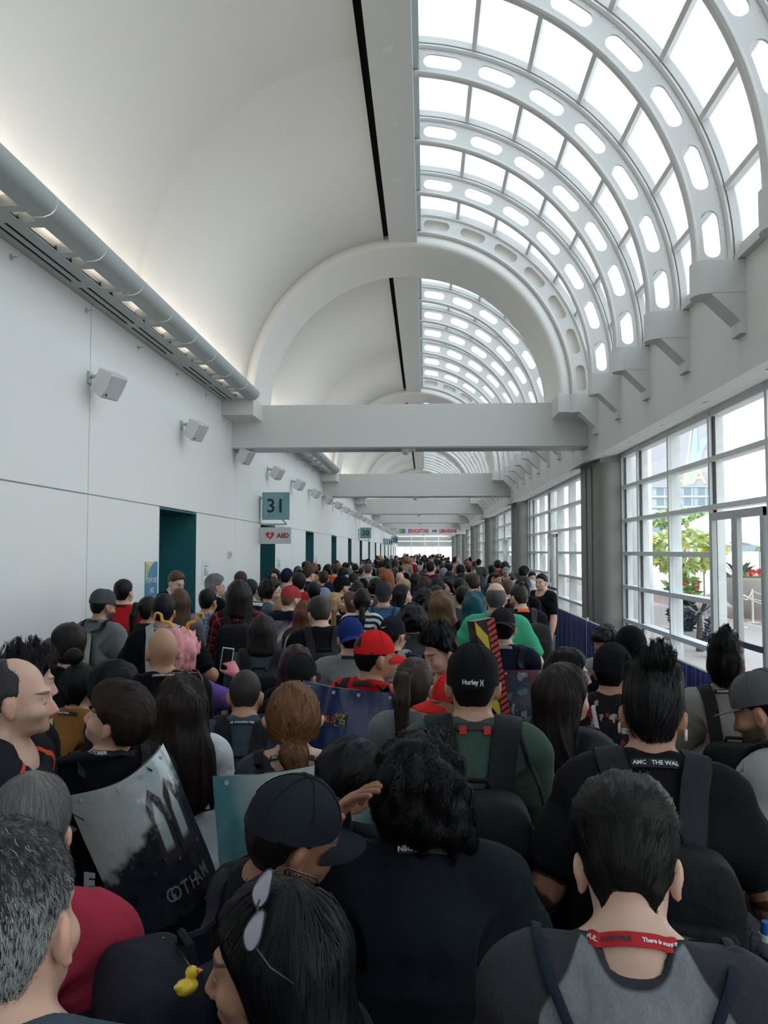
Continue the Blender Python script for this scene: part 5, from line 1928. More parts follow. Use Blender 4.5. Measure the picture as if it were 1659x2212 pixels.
SKIN = dict(light=(0.62, 0.40, 0.30), pale=(0.68, 0.47, 0.37), tan=(0.46, 0.27, 0.175), olive=(0.50, 0.31, 0.21), brown=(0.27, 0.14, 0.085), dark=(0.13, 0.065, 0.04))
HC = dict(black=(0.0045, 0.0045, 0.0055), dark=(0.011, 0.008, 0.007), brown=(0.036, 0.020, 0.013), mid=(0.085, 0.048, 0.028), light=(0.20, 0.115, 0.06), blonde=(0.36, 0.24, 0.12), red=(0.26, 0.085, 0.03), auburn=(0.12, 0.045, 0.025),
          grey=(0.20, 0.20, 0.20), salt=(0.085, 0.085, 0.09), teal=(0.008, 0.075, 0.095), pink=(0.80, 0.34, 0.38), wine=(0.030, 0.010, 0.014), white=(0.42, 0.42, 0.42))
CC = dict(black=(0.0055, 0.0065, 0.009), navy=(0.009, 0.015, 0.034), grey=(0.20, 0.215, 0.23), lgrey=(0.33, 0.35, 0.36), dgrey=(0.055, 0.058, 0.065), red=(0.52, 0.016, 0.02), white=(0.68, 0.70, 0.74), green=(0.060, 0.098, 0.075), bgreen=(0.06, 0.40, 0.22), blue=(0.03, 0.12, 0.24),
          slate=(0.055, 0.085, 0.11), purple=(0.16, 0.09, 0.34), mustard=(0.30, 0.13, 0.035), maroon=(0.10, 0.012, 0.02), tan=(0.35, 0.31, 0.24), khaki=(0.22, 0.17, 0.11), jeans=(0.04, 0.06, 0.10), royal=(0.012, 0.035, 0.22), crimson=(0.42, 0.035, 0.065), taupe=(0.34, 0.32, 0.29), teal=(0.03, 0.10, 0.11), orange=(0.65, 0.10, 0.02), sky=(0.10, 0.20, 0.32), floral=(0.016, 0.015, 0.018), heather=(0.30, 0.315, 0.325))


def obj_col(o, c):
    o.color = (c[0], c[1], c[2], 1.0)
    return o


DEPTH = {1: 1.01, 3: 1.92, 5: 2.29, 6: 2.65, 8: 2.38, 9: 2.72, 12: 2.26, 13: 3.81, 14: 3.51, 15: 4.05, 17: 3.74, 18: 3.43, 20: 3.05, 22: 6.37, 25: 6.72, 37: 4.92, 38: 4.02, 39: 4.44, 40: 5.28, 42: 3.43, 43: 3.04, 44: 8.07, 46: 7.67, 48: 7.99, 50: 7.26, 51: 7.57, 58: 4.02, 61: 3.62, 66: 9.4, 67: 9.16, 71: 11.12, 73: 8.72, 74: 11.62, 75: 10.94, 77: 15.64, 78: 15.28, 79: 11.29, 86: 10.25, 87: 10.5, 88: 11.34, 90: 11.07, 106: 7.06, 107: 7.99, 108: 9.5, 109: 9.82, 110: 8.79, 111: 7.86}
_count = [0]


class Person:
    pass


def merge_pose(d):
    P = dict(head=(0, 0, 0), lean=0, bend=0)
    P['L'] = dict(POSE0['L'])
    P['R'] = dict(POSE0['R'])
    for k, v in (d or {}).items():
        if k in 'LR':
            P[k].update(v)
        else:
            P[k] = v
    return P


def rest_key(*a):
    return tuple(a)


def make_person(px, top, d, label, yaw=0, lod=1, fem=False, skin='light', face='open', hair='short', hc='black', shirt='black', pattern=None, sleeve=0.42, loose=0.012,
                neck=0.066, front=0.2, fat=1.0, armf=1.0, P=None, pants='jeans', hat=None, strands=0, grey=False, group=None, tall=None, dx=0.0, hairscale=1.0):
    if d > 2.9:
        r_ = _Rc @ Vector((px - 829.5, 1106 - top, -1720.0))
        s_ = H + r_.z / r_.y * d
        d *= 1.18 if s_ > 1.78 else 1.12 if s_ > 1.70 else 1.05
    d = DEPTH.get(_count[0], d)
    if d > 5 and hair == 'crop' and not hat:
        hair = 'short'
    _count[0] += 1
    ray0 = _Rc @ Vector((px - 829.5, 0.0, -1720.0))
    los = math.degrees(math.atan2(-ray0.x, ray0.y))       # seen this far to the side: turn with the line of sight
    yaw += los * 0.5
    lod = 0 if d < 2.0 else 1 if d < 4.4 else 2 if d < 13.5 else 3
    L = LOD[lod]
    P = merge_pose(P)
    P['head'] = (P['head'][0] + los * 0.5, P['head'][1], P['head'][2])
    pp = Person()
    pp.P, pp.fat, pp.armf, pp.lod = P, fat, armf, lod
    ds = -0.018 if fem else 0.0
    ds += (fat - 1) * 0.06
    pp.ds = ds
    for sd, tg in (P.get('reach') or {}).items():
        if tg[0] == 'head':
            tg = (pose(np.array([tg[1]]), P, 'head')[0],) + tuple(tg[2:])
        else:
            tg = (tg,)
        reach(P, sd, tg[0], fat, ds, armf, point=tg[1] if len(tg) > 1 else None)
    V, Q = cached(('body', lod, fem), lambda: body_mesh(L['h'], L['hb'], L['hh'], fem))
    Vb = V
    if hair and not HAIR[hair].get('ears', True):
        Vb = V.copy()
        hd = (V[:, 2] > 1.54) & (np.abs(V[:, 0]) < 0.2)
        Vb[hd, 0] = np.clip(V[hd, 0], -0.072, 0.072)
    bv = pose(Vb, P, 'body', fat, ds, armf)
    meshes = [('body', np_mesh('body', bv, Q, MS[face], V), SKIN[skin] if isinstance(skin, str) else skin)]
    sv, sq = cached(('shirt', lod, fem, sleeve, loose, neck, front), lambda: shirt_mesh(L['sh'], fem, sleeve, loose, neck, front=front))
    s2 = pose(sv, P, 'cloth', fat, ds, armf)
    if lod < 3:
        N = vnormals(s2, sq)
        nz = vnoise(s2 * np.array([9, 9, 22]) + px, 2) + 0.6 * vnoise(s2 * np.array([20, 20, 34]) + px, 6)
        s2 = s2 + N * (0.0045 * nz * (0.35 + 0.65 * ss(1.40, 1.28, sv[:, 2]) + 0.4 * ss(0.2, 0.3, np.abs(sv[:, 0]))))[:, None]
    pp.shirt = (s2, sq)
    meshes.append(('shirt', np_mesh('shirt', s2, sq, M_CLOTH[pattern], sv), CC[shirt] if isinstance(shirt, str) else shirt))
    pv, pq = cached('pants', lambda: pants_mesh(0.045))
    tm = cached(('trousers', fat, ds, P['bend']), lambda: np_mesh('trousers', pose(pv, P, 'cloth', fat, ds), pq, M_CLOTH[None], pv))
    meshes.append(('trousers', tm, CC[pants]))
    if 'shoe_me' not in _cache:
        a, b = shoe_mesh(0.016)
        _cache['shoe_me'] = np_mesh('shoes', a, b, M_SHOE)
    meshes.append(('shoes', _cache['shoe_me'], (0, 0, 0)))
    zmax = bv[:, 2].max()
    pp.head_c = pose(np.array([[0, -0.01, HZ + 0.13]]), P, 'head')[0]
    pp.hair = None
    if hair:
        hv, hq = cached(('hair', lod, hair), lambda: hair_mesh(L['hr'], HAIR[hair]))
        if hairscale != 1.0:
            c0 = np.array([0, -0.01, HZ + 0.14])
            hv = c0 + (hv - c0) * hairscale
        if hat:
            # flatten what the hat covers
            hv = hv.copy()
            w = ss(1.635, 1.665, hv[:, 2])
            c0 = np.array([0, -0.014, HZ + 0.152])
            q = (hv - c0) / np.array([0.078, 0.098, 0.100])
            r = np.linalg.norm(q, axis=1)[:, None]
            hv = np.where((w[:, None] > 0.5) & (r > 1.0), c0 + (hv - c0) / r, hv)
        h2 = pose(hv, P, 'hair')
        pp.hair = (h2, hq, hv)
        hcol = HC[hc] if isinstance(hc, str) else hc
        meshes.append(('hair', np_mesh('hair', h2, hq, M_HAIRG if grey else M_HAIR, hv), hcol))
        if not hat:
            zmax = max(zmax, h2[:, 2].max())
    # place: head centre on the line of sight, top of the head at its height
    ray = _Rc @ Vector((px - 829.5, 1106 - top, -1720.0))
    zt = H + ray.z / ray.y * d
    if hat:
        zmax = pose(np.array([[0, -0.02, HZ + 0.262]]), P, 'head')[0, 2]
    sc = zt / zmax
    if tall:
        sc = tall / 1.75
    rz = math.radians(yaw)
    hx, hy = pp.head_c[0] * sc, pp.head_c[1] * sc
    ox, oy = hx * math.cos(rz) - hy * math.sin(rz), hx * math.sin(rz) + hy * math.cos(rz)
    root = empty('person', (ray.x / ray.y * d - ox + dx, d - oy, 0), rz, label=label, cat='person', group=group)
    root.scale = (sc, sc, sc)
    pp.root, pp.sc = root, sc
    pp.mat = Matrix.LocRotScale(root.location, root.rotation_euler, root.scale)
    pp.parts = {}
    for name, me, c in meshes:
        o = link(name, me, root)
        obj_col(o, c)
        pp.parts[name] = o
    if strands and pp.hair is not None:
        add_strands(pp, strands, hair, hcol, grey)
    if hat:
        add_cap(pp, hat)
    pp.zt = zt
    return pp


def add_strands(pp, n, style, col, grey):
    """ribbons of hair combed over the hair mesh, built at rest and posed with the head"""
    if pp.lod > 1:
        return
    n = int(n * (0.75 if pp.lod == 0 else 0.42) * (1.8 if style == 'crop' else 1.0))
    h2, hq, hv = pp.hair
    bvh = BVHTree.FromPolygons(hv.tolist(), hq.tolist())
    N = vnormals(hv, hq)
    r = np.random.default_rng(int(abs(hv[0, 0]) * 1e6) + n)
    long_ = style in ('long', 'longwavy', 'bob', 'pony', 'lowpony', 'bun')
    curl = style in ('curly', 'wavy')
    spiky = style in ('spiky', 'fauxhawk', 'undercut')
    seg = 7 if style in ('long', 'longwavy') else 5
    step = 0.036 if style in ('long', 'longwavy') else 0.013 if style in ('short', 'swept', 'thick', 'fringe', 'pulled', 'undercut') else 0.018
    if style in ('crop', 'recede', 'baldring'):
        step, seg = 0.0045, 2
    idx = r.choice(len(hv), n)
    p = hv[idx] + r.normal(size=(n, 3)) * 0.003
    nn = N[idx].copy()
    crown = np.array([0.0, -0.06, 1.77])
    ph = r.uniform(0, 6.28, n)
    pts, nrs = [p], [nn]
    unit = lambda v: v / (np.linalg.norm(v, axis=1)[:, None] + 1e-9)
    one = lambda *v: np.tile(np.array(v, float), (n, 1))
    for k in range(seg):
        hi = (p[:, 2] > 1.68)[:, None]
        if style in ('swept', 'thick'):
            c = np.where(hi, one(0, -1.0, -0.25), one(0, -0.35, -1.0))
        elif style in ('bun', 'pulled'):
            c = np.array([0, -0.12, 1.56]) - p
        elif style == 'pony':
            c = np.where((p[:, 1] > -0.105)[:, None], np.array([0, -0.12, 1.68]) - p, one(0, 0, -1.0))
        elif style == 'lowpony':
            c = np.where((p[:, 1] > -0.095)[:, None], np.array([0, -0.12, 1.57]) - p, one(0, 0, -1.0))
        elif spiky:
            c = np.where(hi, np.stack([0.2 * np.sin(ph), np.full(n, -0.2), np.full(n, 0.9)], 1), one(0, -0.4, -1.0))
        elif style == 'fringe':
            c = np.where(hi, np.stack([p[:, 0] * 6, np.full(n, 0.9), np.zeros(n)], 1), one(0, 0.25, -1.0))
        else:
            c = np.where((p[:, 2] > 1.66)[:, None], (p - crown) * np.array([2.2, 2.2, 1.0]) + np.array([0, 0, -0.05]), np.stack([p[:, 0] * 0.5, np.zeros(n), np.full(n, -1.0)], 1))
        c = unit(c)
        if curl:
            c = c + 0.8 * np.stack([np.sin(ph + k * 1.3), np.cos(ph + k * 1.1), np.sin(ph * 2 + k)], 1)
        c = c + r.normal(size=(n, 3)) * (0.2 if curl else 0.10)
        c = unit(c - nn * np.sum(c * nn, 1)[:, None] * 0.9 + nn * ((0.10 if style == 'undercut' else 0.25) if spiky else 0.02))
        q = p + c * step
        q2, n2 = q.copy(), nn.copy()
        for i, v in enumerate(q.tolist()):
            h = bvh.find_nearest(v)
            if h[0] is not None:
                q2[i] = h[0]
                n2[i] = h[1]
        q2 += n2 * (0.0012 + 0.0015 * r.random((n, 1)))
        f = 0.25 if spiky or curl else 0.9
        p = q * (1 - f) + q2 * f
        nn = n2
        pts.append(p)
        nrs.append(nn)
    T = np.stack(pts, 1)
    G = np.gradient(T, axis=1)
    s = np.cross(G, np.stack(nrs, 1))
    s /= np.linalg.norm(s, axis=2)[:, :, None] + 1e-9
    w = (0.0005 + 0.0006 * r.random((n, 1, 1))) * np.linspace(1, 0.35, seg + 1)[None, :, None] * (1.6 if long_ or curl else 1.1) * (1.0 if pp.lod == 0 else 1.6) * (0.5 if style in ('crop', 'short', 'recede') else 1.0)
    V = np.concatenate([T - s * w, T + s * w], 1).reshape(-1, 3)
    m = seg + 1
    o = (np.arange(n) * 2 * m)[:, None]
    k = np.arange(seg)[None, :]
    Q = np.stack([o + k, o + k + 1, o + m + k + 1, o + m + k], 2).reshape(-1, 4)
    ob = link('strands', np_mesh('strands', pose(V, pp.P, 'hair'), Q, M_STRG if grey else M_STR, V, smooth=True), pp.parts['hair'])
    ob['kind'] = 'stuff'
    obj_col(ob, col)


def surf(pp, incl_hair=False):
    if not hasattr(pp, 'bvh'):
        b = pp.parts['body'].data
        n = len(b.vertices)
        co = np.empty(n * 3, np.float32)
        b.vertices.foreach_get('co', co)
        co = co.reshape(-1, 3)
        V = [tuple(v) for v in co] + [tuple(v) for v in pp.shirt[0]]
        Q = [tuple(p.vertices) for p in b.polygons] + [tuple(int(i) + n for i in q) for q in pp.shirt[1]]
        pp.bvh = BVHTree.FromPolygons(V, Q)
    return pp.bvh


def conform(pp, pts, off=0.006, it=2, sub=6, lift=1.0):
    """lay a line over the clothes: resample, push out of the surface"""
    P = np.array(pts, float)
    P[:, 2] += lift * UP
    out = []
    for a, b in zip(P[:-1], P[1:]):
        for k in range(sub):
            out.append(a + (b - a) * k / sub)
    out.append(P[-1])
    out = np.array(out)
    bvh = surf(pp)
    nrm = np.zeros_like(out)
    for _ in range(it):
        for i, p in enumerate(out):
            loc, no, _, dist = bvh.find_nearest(Vector(p))
            if loc is None:
                continue
            no = np.array(no)
            s = (p - np.array(loc)) @ no
            if s < off or dist < 0.06:
                out[i] = np.array(loc) + no * off
            nrm[i] = no
        out[1:-1] = out[1:-1] * 0.5 + (out[:-2] + out[2:]) * 0.25
    return out, nrm


def ribbon(pts, nrm, w, th=0.003, closed=False):
    P = np.array(pts)
    t = np.roll(P, -1, 0) - np.roll(P, 1, 0) if closed else np.gradient(P, axis=0)
    t /= np.linalg.norm(t, axis=1)[:, None] + 1e-9
    n = np.array(nrm)
    n = n - t * np.sum(n * t, 1)[:, None]
    n /= np.linalg.norm(n, axis=1)[:, None] + 1e-9
    s = np.cross(t, n)
    rows = [P - s * w / 2 + n * 0, P + s * w / 2, P + s * w / 2 + n * th, P + n * th * 1.4, P - s * w / 2 + n * th]
    m = MB()
    m.grid([[tuple(r[i]) for r in rows] for i in range(len(P))], closed_u=closed, closed_v=True)
    return m, s, n


def add_lanyard(pp, text=None, col=(0.012, 0.012, 0.014), tcol=None, w=0.02, z=1.476, back=0.078, text_off=0.0, size=0.016, drop=0.026):
    """a ribbon round the neck, down to the chest; lettering lies on its outer face behind the neck"""
    hw = ss(1.455, 1.56, z)
    r = []
    for t in np.linspace(-1, 1, 17):
        a = t * PI * 0.62
        r.append((0.080 * math.sin(a), -0.018 - back * math.cos(a) * 0.95, z + 0.010 * math.cos(a) - drop * (1 - math.cos(a))))
    pts = [(-0.045, 0.20, 1.22), (-0.07, 0.12, 1.36)] + r + [(0.07, 0.12, 1.36), (0.045, 0.20, 1.22)]
    pts = [(a, b, e + UP) for a, b, e in pts]
    pts, nrm = conform(pp, pts, 0.004, 2, 4, 0.0)
    nrm = np.stack([pts[:, 0], pts[:, 1] + 0.015, np.full(len(pts), 0.045)], 1)
    mb, s, n = ribbon(pts, nrm, w, 0.002)
    o = mb.obj('lanyard', M_LACE, pp.root, smooth=True)
    obj_col(o, col)
    pp.lan = o
    pp.lan_path = (pts, s, n)
    if text:
        lan_text(pp, text, size, text_off, M_LTXT if tcol is None else tcol)
    return o


def lan_text(pp, text, size, text_off, m_):
    pts, s, n = pp.lan_path
    if True:
        co, fs = text_mesh(text, size, bold=0.0004)
        L = np.concatenate([[0], np.cumsum(np.linalg.norm(np.diff(pts, axis=0), axis=1))])
        mid = L[-1] / 2 + text_off
        v = []
        for c in co:
            u = mid + c[0]
            P = np.array([np.interp(u, L, pts[:, i]) for i in range(3)])
            S_ = np.array([np.interp(u, L, s[:, i]) for i in range(3)])
            S_ /= np.linalg.norm(S_) + 1e-9
            Nn = np.array([np.interp(u, L, n[:, i]) for i in range(3)])
            if S_[2] < 0:
                S_ = -S_
            v.append(P + S_ * c[1] + Nn * 0.0042)
        m = MB().add(v, fs)
        m.obj('lettering', m_, pp.lan)


def add_cap(pp, c):
    """c: dict(col, brim=deg turned from the front, flat, kind, bcol)"""
    kind = c.get('kind', 'ball')
    rx, ry, rz_ = 0.085, 0.105, 0.103
    cz = HZ + 0.158
    if kind == 'beanie':
        rx, ry, rz_ = 0.092, 0.110, 0.115
    rim = c.get('rim', 1.658)
    n = 32
    rows = []
    m = 9
    for i in range(m + 1):
        f = i / m
        row = []
        for k in range(n):
            a = 2 * PI * k / n
            zr = rim - (0.020 if kind == 'ball' else 0.02) * math.cos(a) * -1 * 0.6 - 0.012
            zt = cz + rz_
            th = f * PI / 2 * 0.98
            x, y = rx * math.sin(th) * math.sin(a), ry * math.sin(th) * math.cos(a)
            zz = cz + rz_ * math.cos(th)
            if zz < zr or i == m:
                zz = max(min(zz, zr), zr)
            if kind == 'snap':
                s = 1.0 + 0.05 * math.sin(th)
                x, y = x * s, y * s
                zz += 0.012 * math.sin(th * 2)
            row.append((x, -0.014 + y, zz))
        rows.append(row)
    b = MB()
    b.grid(rows, closed_v=True)
    inner = [[(x * 0.965, (y + 0.014) * 0.965 - 0.014, z - (0.002 if i < m else 0)) for x, y, z in r] for i, r in enumerate(rows)]
    b.grid([rows[-1], inner[-1], inner[-2]], closed_v=True)
    V = np.array(b.v)
    turn = Rm('Z', c.get('brim', 0))
    o = None

    def fin(bb, name, mt, col, parent, smooth=True):
        W = pose(np.array(bb.v), pp.P, 'head')
        bb.v = [tuple(q) for q in W]
        ob = bb.obj(name, mt, parent, smooth=smooth)
        obj_col(ob, col)
        return ob
    col = CC[c['col']] if isinstance(c['col'], str) else c['col']
    o = fin(b, 'cap' if kind != 'beanie' else 'beanie', M_CAP, col, pp.root, smooth=True)
    if kind == 'beanie':
        return
    bm = MB().disc((0, -0.014, cz + rz_ - 0.003), 0.008, (0, 0, 1), 10, 0.006)
    fin(bm, 'button', M_CAP, c.get('bcol', col), o)
    for k in range(6):              # seams between the panels
        a = 2 * PI * (k + 0.5) / 6
        pts = []
        for f in np.linspace(0.03, 0.80, 9):
            th = f * PI / 2
            s = 1.0 + (0.05 * math.sin(th) if kind == 'snap' else 0)
            pts.append((rx * s * math.sin(th) * math.sin(a) * 1.006, -0.014 + ry * s * math.sin(th) * math.cos(a) * 1.006, (cz + rz_ * math.cos(th)) + 0.001 + (0.012 * math.sin(th * 2) if kind == 'snap' else 0)))
        fin(MB().tube(pts, 0.0012, 4), 'seam', M_CAP, tuple(q * 0.7 for q in col), o)
    if c.get('nobrim'):
        return
    # brim
    rows_t, rows_b = [], []
    drop = 0.0 if c.get('flat') else 0.030
    for i in range(8):
        t = i / 7
        ro = []
        for k in range(17):
            a = -1 + 2 * k / 16
            an = a * math.radians(60)
            R = 1.0 + t * (0.075 / 0.1) * (1 - abs(a) ** 2.6)
            x = rx * math.sin(an) * (1.0 + 0.15 * t * (1 - abs(a) ** 3))
            y = ry * math.cos(an) + t * 0.080 * (1 - abs(a) ** 2.4)
            z = rim - 0.004 - drop * (x / 0.075) ** 2 - 0.018 * t * (0.3 if c.get('flat') else 1)
            q = turn @ Vector((x, y, 0))
            ro.append((q.x, q.y - 0.014, z))
        rows_t.append(ro)
        rows_b.append([(x, y, z - 0.004) for x, y, z in ro])
    bb = MB()
    bb.grid(rows_t + rows_b[::-1], closed_u=True)
    fin(bb, 'brim', M_CAP, CC[c['bcol']] if isinstance(c.get('bcol'), str) else c.get('bcol', col), o)
    if c.get('strapgap'):
        # half-round gap above the strap of the back: the dark hair shows through
        q = MB()
        rws = []
        for lv in range(6):
            rw = []
            for t in np.linspace(0, PI, 14):
                a = PI + 0.42 * math.cos(t)
                zz = rim + 0.012 + 0.050 * math.sin(t) * lv / 5
                th = math.acos(max(-1, min(1, (zz - cz) / rz_))) if zz > cz else PI / 2
                rw.append((rx * 1.012 * math.sin(th) * math.sin(a), -0.014 + ry * 1.012 * math.sin(th) * math.cos(a), zz))
            rws.append(rw)
        q.grid(rws)
        fin(q, 'strap_gap', M_HAIR, HC['black'], o)
    if c.get('text'):
        co, fs = text_mesh(c['text'], c.get('tsize', 0.022), bold=0.0006)
        a0 = math.radians(c.get('tang', 180))
        v = []
        for q in co:
            a = a0 - q[0] / 0.098
            zz = rim + c.get('tz', 0.018) + q[1]
            th = PI / 2 if zz <= cz else math.acos(min(1, (zz - cz) / rz_))
            s = 1.012 + (0.05 if kind == 'snap' else 0)
            v.append((rx * s * math.sin(th) * math.sin(a), -0.014 + ry * s * math.sin(th) * math.cos(a), zz))
        fin(MB().add(v, fs), 'lettering', M_LTXT, (0.7, 0.7, 0.7), o, smooth=False)
    if c.get('mark'):
        # a curved tick-shaped mark on the back of the cap
        v = []
        n2 = 12
        pr = []
        for i in range(n2 + 1):
            t = i / n2
            pr.append((-0.022 + 0.044 * t, -0.004 + 0.016 * t ** 1.6 + 0.006 * (1 - t) ** 6, 0.0045 * (1 - t) + 0.0005))
        a0 = math.radians(c.get('tang', 180))
        fsx = []
        for sgn in (-1, 1):
            for u, w_, hh in pr:
                a = a0 - u / 0.098
                zz = rim + 0.03 + w_ + sgn * hh
                th = PI / 2 if zz <= cz else math.acos(min(1, (zz - cz) / rz_))
                v.append((rx * 1.012 * math.sin(th) * math.sin(a), -0.014 + ry * 1.012 * math.sin(th) * math.cos(a), zz))
        fsx = [(i, i + 1, n2 + 2 + i, n2 + 1 + i) for i in range(n2)]
        fin(MB().add(v, fsx), 'emblem', M_LTXT, (0.7, 0.7, 0.7), o, smooth=False)


def smooth_line(pts, k=5):
    """a rounder line through the points"""
    P = [Vector(p) for p in pts]
    out = []
    for i in range(len(P) - 1):
        a, b, c, e = P[max(i - 1, 0)], P[i], P[i + 1], P[min(i + 2, len(P) - 1)]
        for j in range(k):
            t = j / k
            out.append(0.5 * ((2 * b) + (c - a) * t + (2 * a - 5 * b + 4 * c - e) * t * t + (3 * b - a - 3 * c + e) * t ** 3))
    return out + [P[-1]]


def head_part(pp, mb, name, mt, col=None, parent=None, smooth=True):
    W = pose(np.array(mb.v), pp.P, 'head')
    mb.v = [tuple(q) for q in W]
    o = mb.obj(name, mt, parent or pp.root, smooth=smooth)
    if col:
        obj_col(o, col)
    return o


def add_glasses(pp, up=False, col=(0.02, 0.02, 0.02), lens=None, scale=1.0, roll=0):
    """spectacles: on the nose, or pushed up into the hair"""
    def T(p):
        x, y, z = p
        if up:
            q = Rm('X', 60) @ Vector((x, y + 0.02, z - 1.62))
            q = Rm('Y', roll) @ q
            return (q.x * 1.04 + roll * 0.0004, q.y - 0.02 + roll * 0.0016, q.z + 1.674)
        return p
    b = MB()
    for q in (1, -1):
        ring = [T((q * 0.032 + 0.024 * scale * math.cos(t), 0.098 - 0.006 * abs(math.cos(t)), 1.617 + 0.019 * scale * math.sin(t))) for t in np.linspace(0, 2 * PI, 18, endpoint=False)]
        b.tube(ring, 0.0016, 5, closed=True)
        b.tube([T((q * 0.056, 0.092, 1.622)), T((q * 0.075, 0.06, 1.624)), T((q * 0.084, -0.005, 1.622)), T((q * 0.083, -0.03, 1.60))], 0.0018, 5)
    b.tube([T((-0.009, 0.10, 1.622)), T((0, 0.103, 1.624)), T((0.009, 0.10, 1.622))], 0.0016, 5)
    o = head_part(pp, b, 'sunglasses' if lens else 'glasses', M_PLAST, col)
    if lens:
        for q in (1, -1):
            m = MB()
            c = T((q * 0.032, 0.1005, 1.617))
            ring = [T((q * 0.032 + 0.024 * scale * math.cos(t), 0.098 - 0.006 * abs(math.cos(t)), 1.617 + 0.019 * scale * math.sin(t))) for t in np.linspace(0, 2 * PI, 18, endpoint=False)]
            m.add(ring + [c], [(i, (i + 1) % 18, 18) for i in range(18)])
            head_part(pp, m, 'lens', lens, None, o)
    return o


def world_obj(pp, name, **kw):
    """a top-level thing carried by a person: it shares the person's place and scale"""
    e = link(name, None, **kw)
    e.empty_display_size = 0.1
    e.location, e.rotation_euler, e.scale = pp.root.location, pp.root.rotation_euler, pp.root.scale
    return e


def superbox(c, r, e=0.35, nu=20, nv=12):
    """rounded box"""
    def f(v, p):
        return math.copysign(abs(v) ** p, v)
    rows = []
    for i in range(nv + 1):
        t = -PI / 2 + PI * i / nv
        ct, st = f(math.cos(t), e), f(math.sin(t), e)
        rows.append([(c[0] + r[0] * ct * f(math.cos(a), e), c[1] + r[1] * ct * f(math.sin(a), e), c[2] + r[2] * st) for a in [2 * PI * k / nu for k in range(nu)]])
    b = MB()
    b.grid(rows, closed_v=True)
    return b


def back_y(pp, x=0.0, z=1.3):
    """how far back the clothes reach at this height"""
    hit = surf(pp).ray_cast(Vector((x, -1.2, z)), Vector((0, 1, 0)))
    return hit[0].y if hit[0] is not None else -0.13


def strap_pts(pp, q, x=0.085, yb=-0.16, ztop=1.36, low=1.0, xl=0.13):
    return [(q * x, yb, ztop), (q * (x + 0.012), -0.10, 1.45), (q * (x + 0.025), -0.02, 1.50), (q * (x + 0.03), 0.07, 1.43), (q * (x + 0.035), 0.13, 1.28)]


def add_backpack(pp, label, col=(0.012, 0.013, 0.016), w=0.30, h=0.46, dp=0.16, zc=1.16, scol=None, sw=0.06, pockets=2, group=None, tilt=0):
    col = tuple(q * 0.55 for q in col)
    yb = back_y(pp, 0, zc + 0.05) - 0.012
    e = world_obj(pp, 'backpack', label=label, cat='backpack', group=group)
    c = (0, yb - dp / 2, zc)
    o = obj_col(superbox(c, (w / 2, dp / 2, h / 2), 0.42).obj('pack_body', M_NYLON, e, smooth='all'), col)
    lo = tuple(q * 0.8 for q in col)
    hi = tuple(min(1, q * 1.5 + 0.004) for q in col)
    for k in range(pockets):
        z0 = zc - h * 0.20 + k * h * 0.30
        hh = h * (0.24 if k == 0 else 0.17)
        p = superbox((0, yb - dp - 0.004, z0), (w * 0.40, 0.035, hh), 0.42, 16, 10).obj('pocket', M_NYLON, e, smooth='all')
        obj_col(p, lo)
        zp = [(w * 0.36 * math.sin(t), yb - dp - 0.035 + 0.010 * abs(math.sin(t)), z0 + hh * (0.55 + 0.22 * math.cos(t))) for t in np.linspace(-1.4, 1.4, 11)]
        obj_col(MB().tube(zp, 0.004, 5).obj('zip', M_PLAST, p), hi)
    zp = [(w * 0.47 * math.cos(t), yb - dp * 0.62, zc + h * 0.47 * math.sin(t)) for t in np.linspace(0.1, PI - 0.1, 17)]
    obj_col(MB().tube(zp, 0.005, 5).obj('zip', M_PLAST, e), hi)
    zt = zc + h / 2
    hp = [(-0.045, yb - 0.03, zt - 0.015), (-0.035, yb - 0.035, zt + 0.016), (0.035, yb - 0.035, zt + 0.016), (0.045, yb - 0.03, zt - 0.015)]
    obj_col(MB().tube(hp, 0.009, 6).obj('handle', M_NYLON, e, smooth=True), lo)
    for q in (1, -1):
        P, N = conform(pp, strap_pts(pp, q, w * 0.26, yb - 0.03, zt - 0.06, zc - h * 0.3, w * 0.42), 0.006, 2, 4)
        m, s, n = ribbon(P, N, sw, 0.010)
        obj_col(m.obj('strap', M_NYLON, e, smooth=True), scol or hi)
    return e


def add_drawstring(pp, label, col=(0.012, 0.02, 0.035), zc=1.05, bag=True, x0=0.10, xs=0.05, wid=0.016):
    e = world_obj(pp, 'drawstring_bag', label=label, cat='bag')
    yb = back_y(pp, 0, zc + 0.2)
    if bag:
        obj_col(superbox((0, yb - 0.05, zc - 0.05), (0.17, 0.05, 0.20), 0.5).obj('sack', M_NYLON, e, smooth='all'), col)
    for q in (1, -1):
        pts = [(q * xs, yb - 0.03, zc + 0.10), (q * (xs + (x0 - xs) * 0.5), -0.15, 1.32), (q * x0, -0.10, 1.45), (q * (x0 + 0.02), -0.01, 1.49), (q * (x0 + 0.025), 0.09, 1.40), (q * (x0 + 0.04), 0.12, 1.20), (q * 0.19, 0.02, zc)]
        P, N = conform(pp, pts, 0.005, 2, 5)
        m, s, n = ribbon(P, N, wid, 0.006)
        obj_col(m.obj('cord', M_NYLON, e, smooth=True), col)
    return e


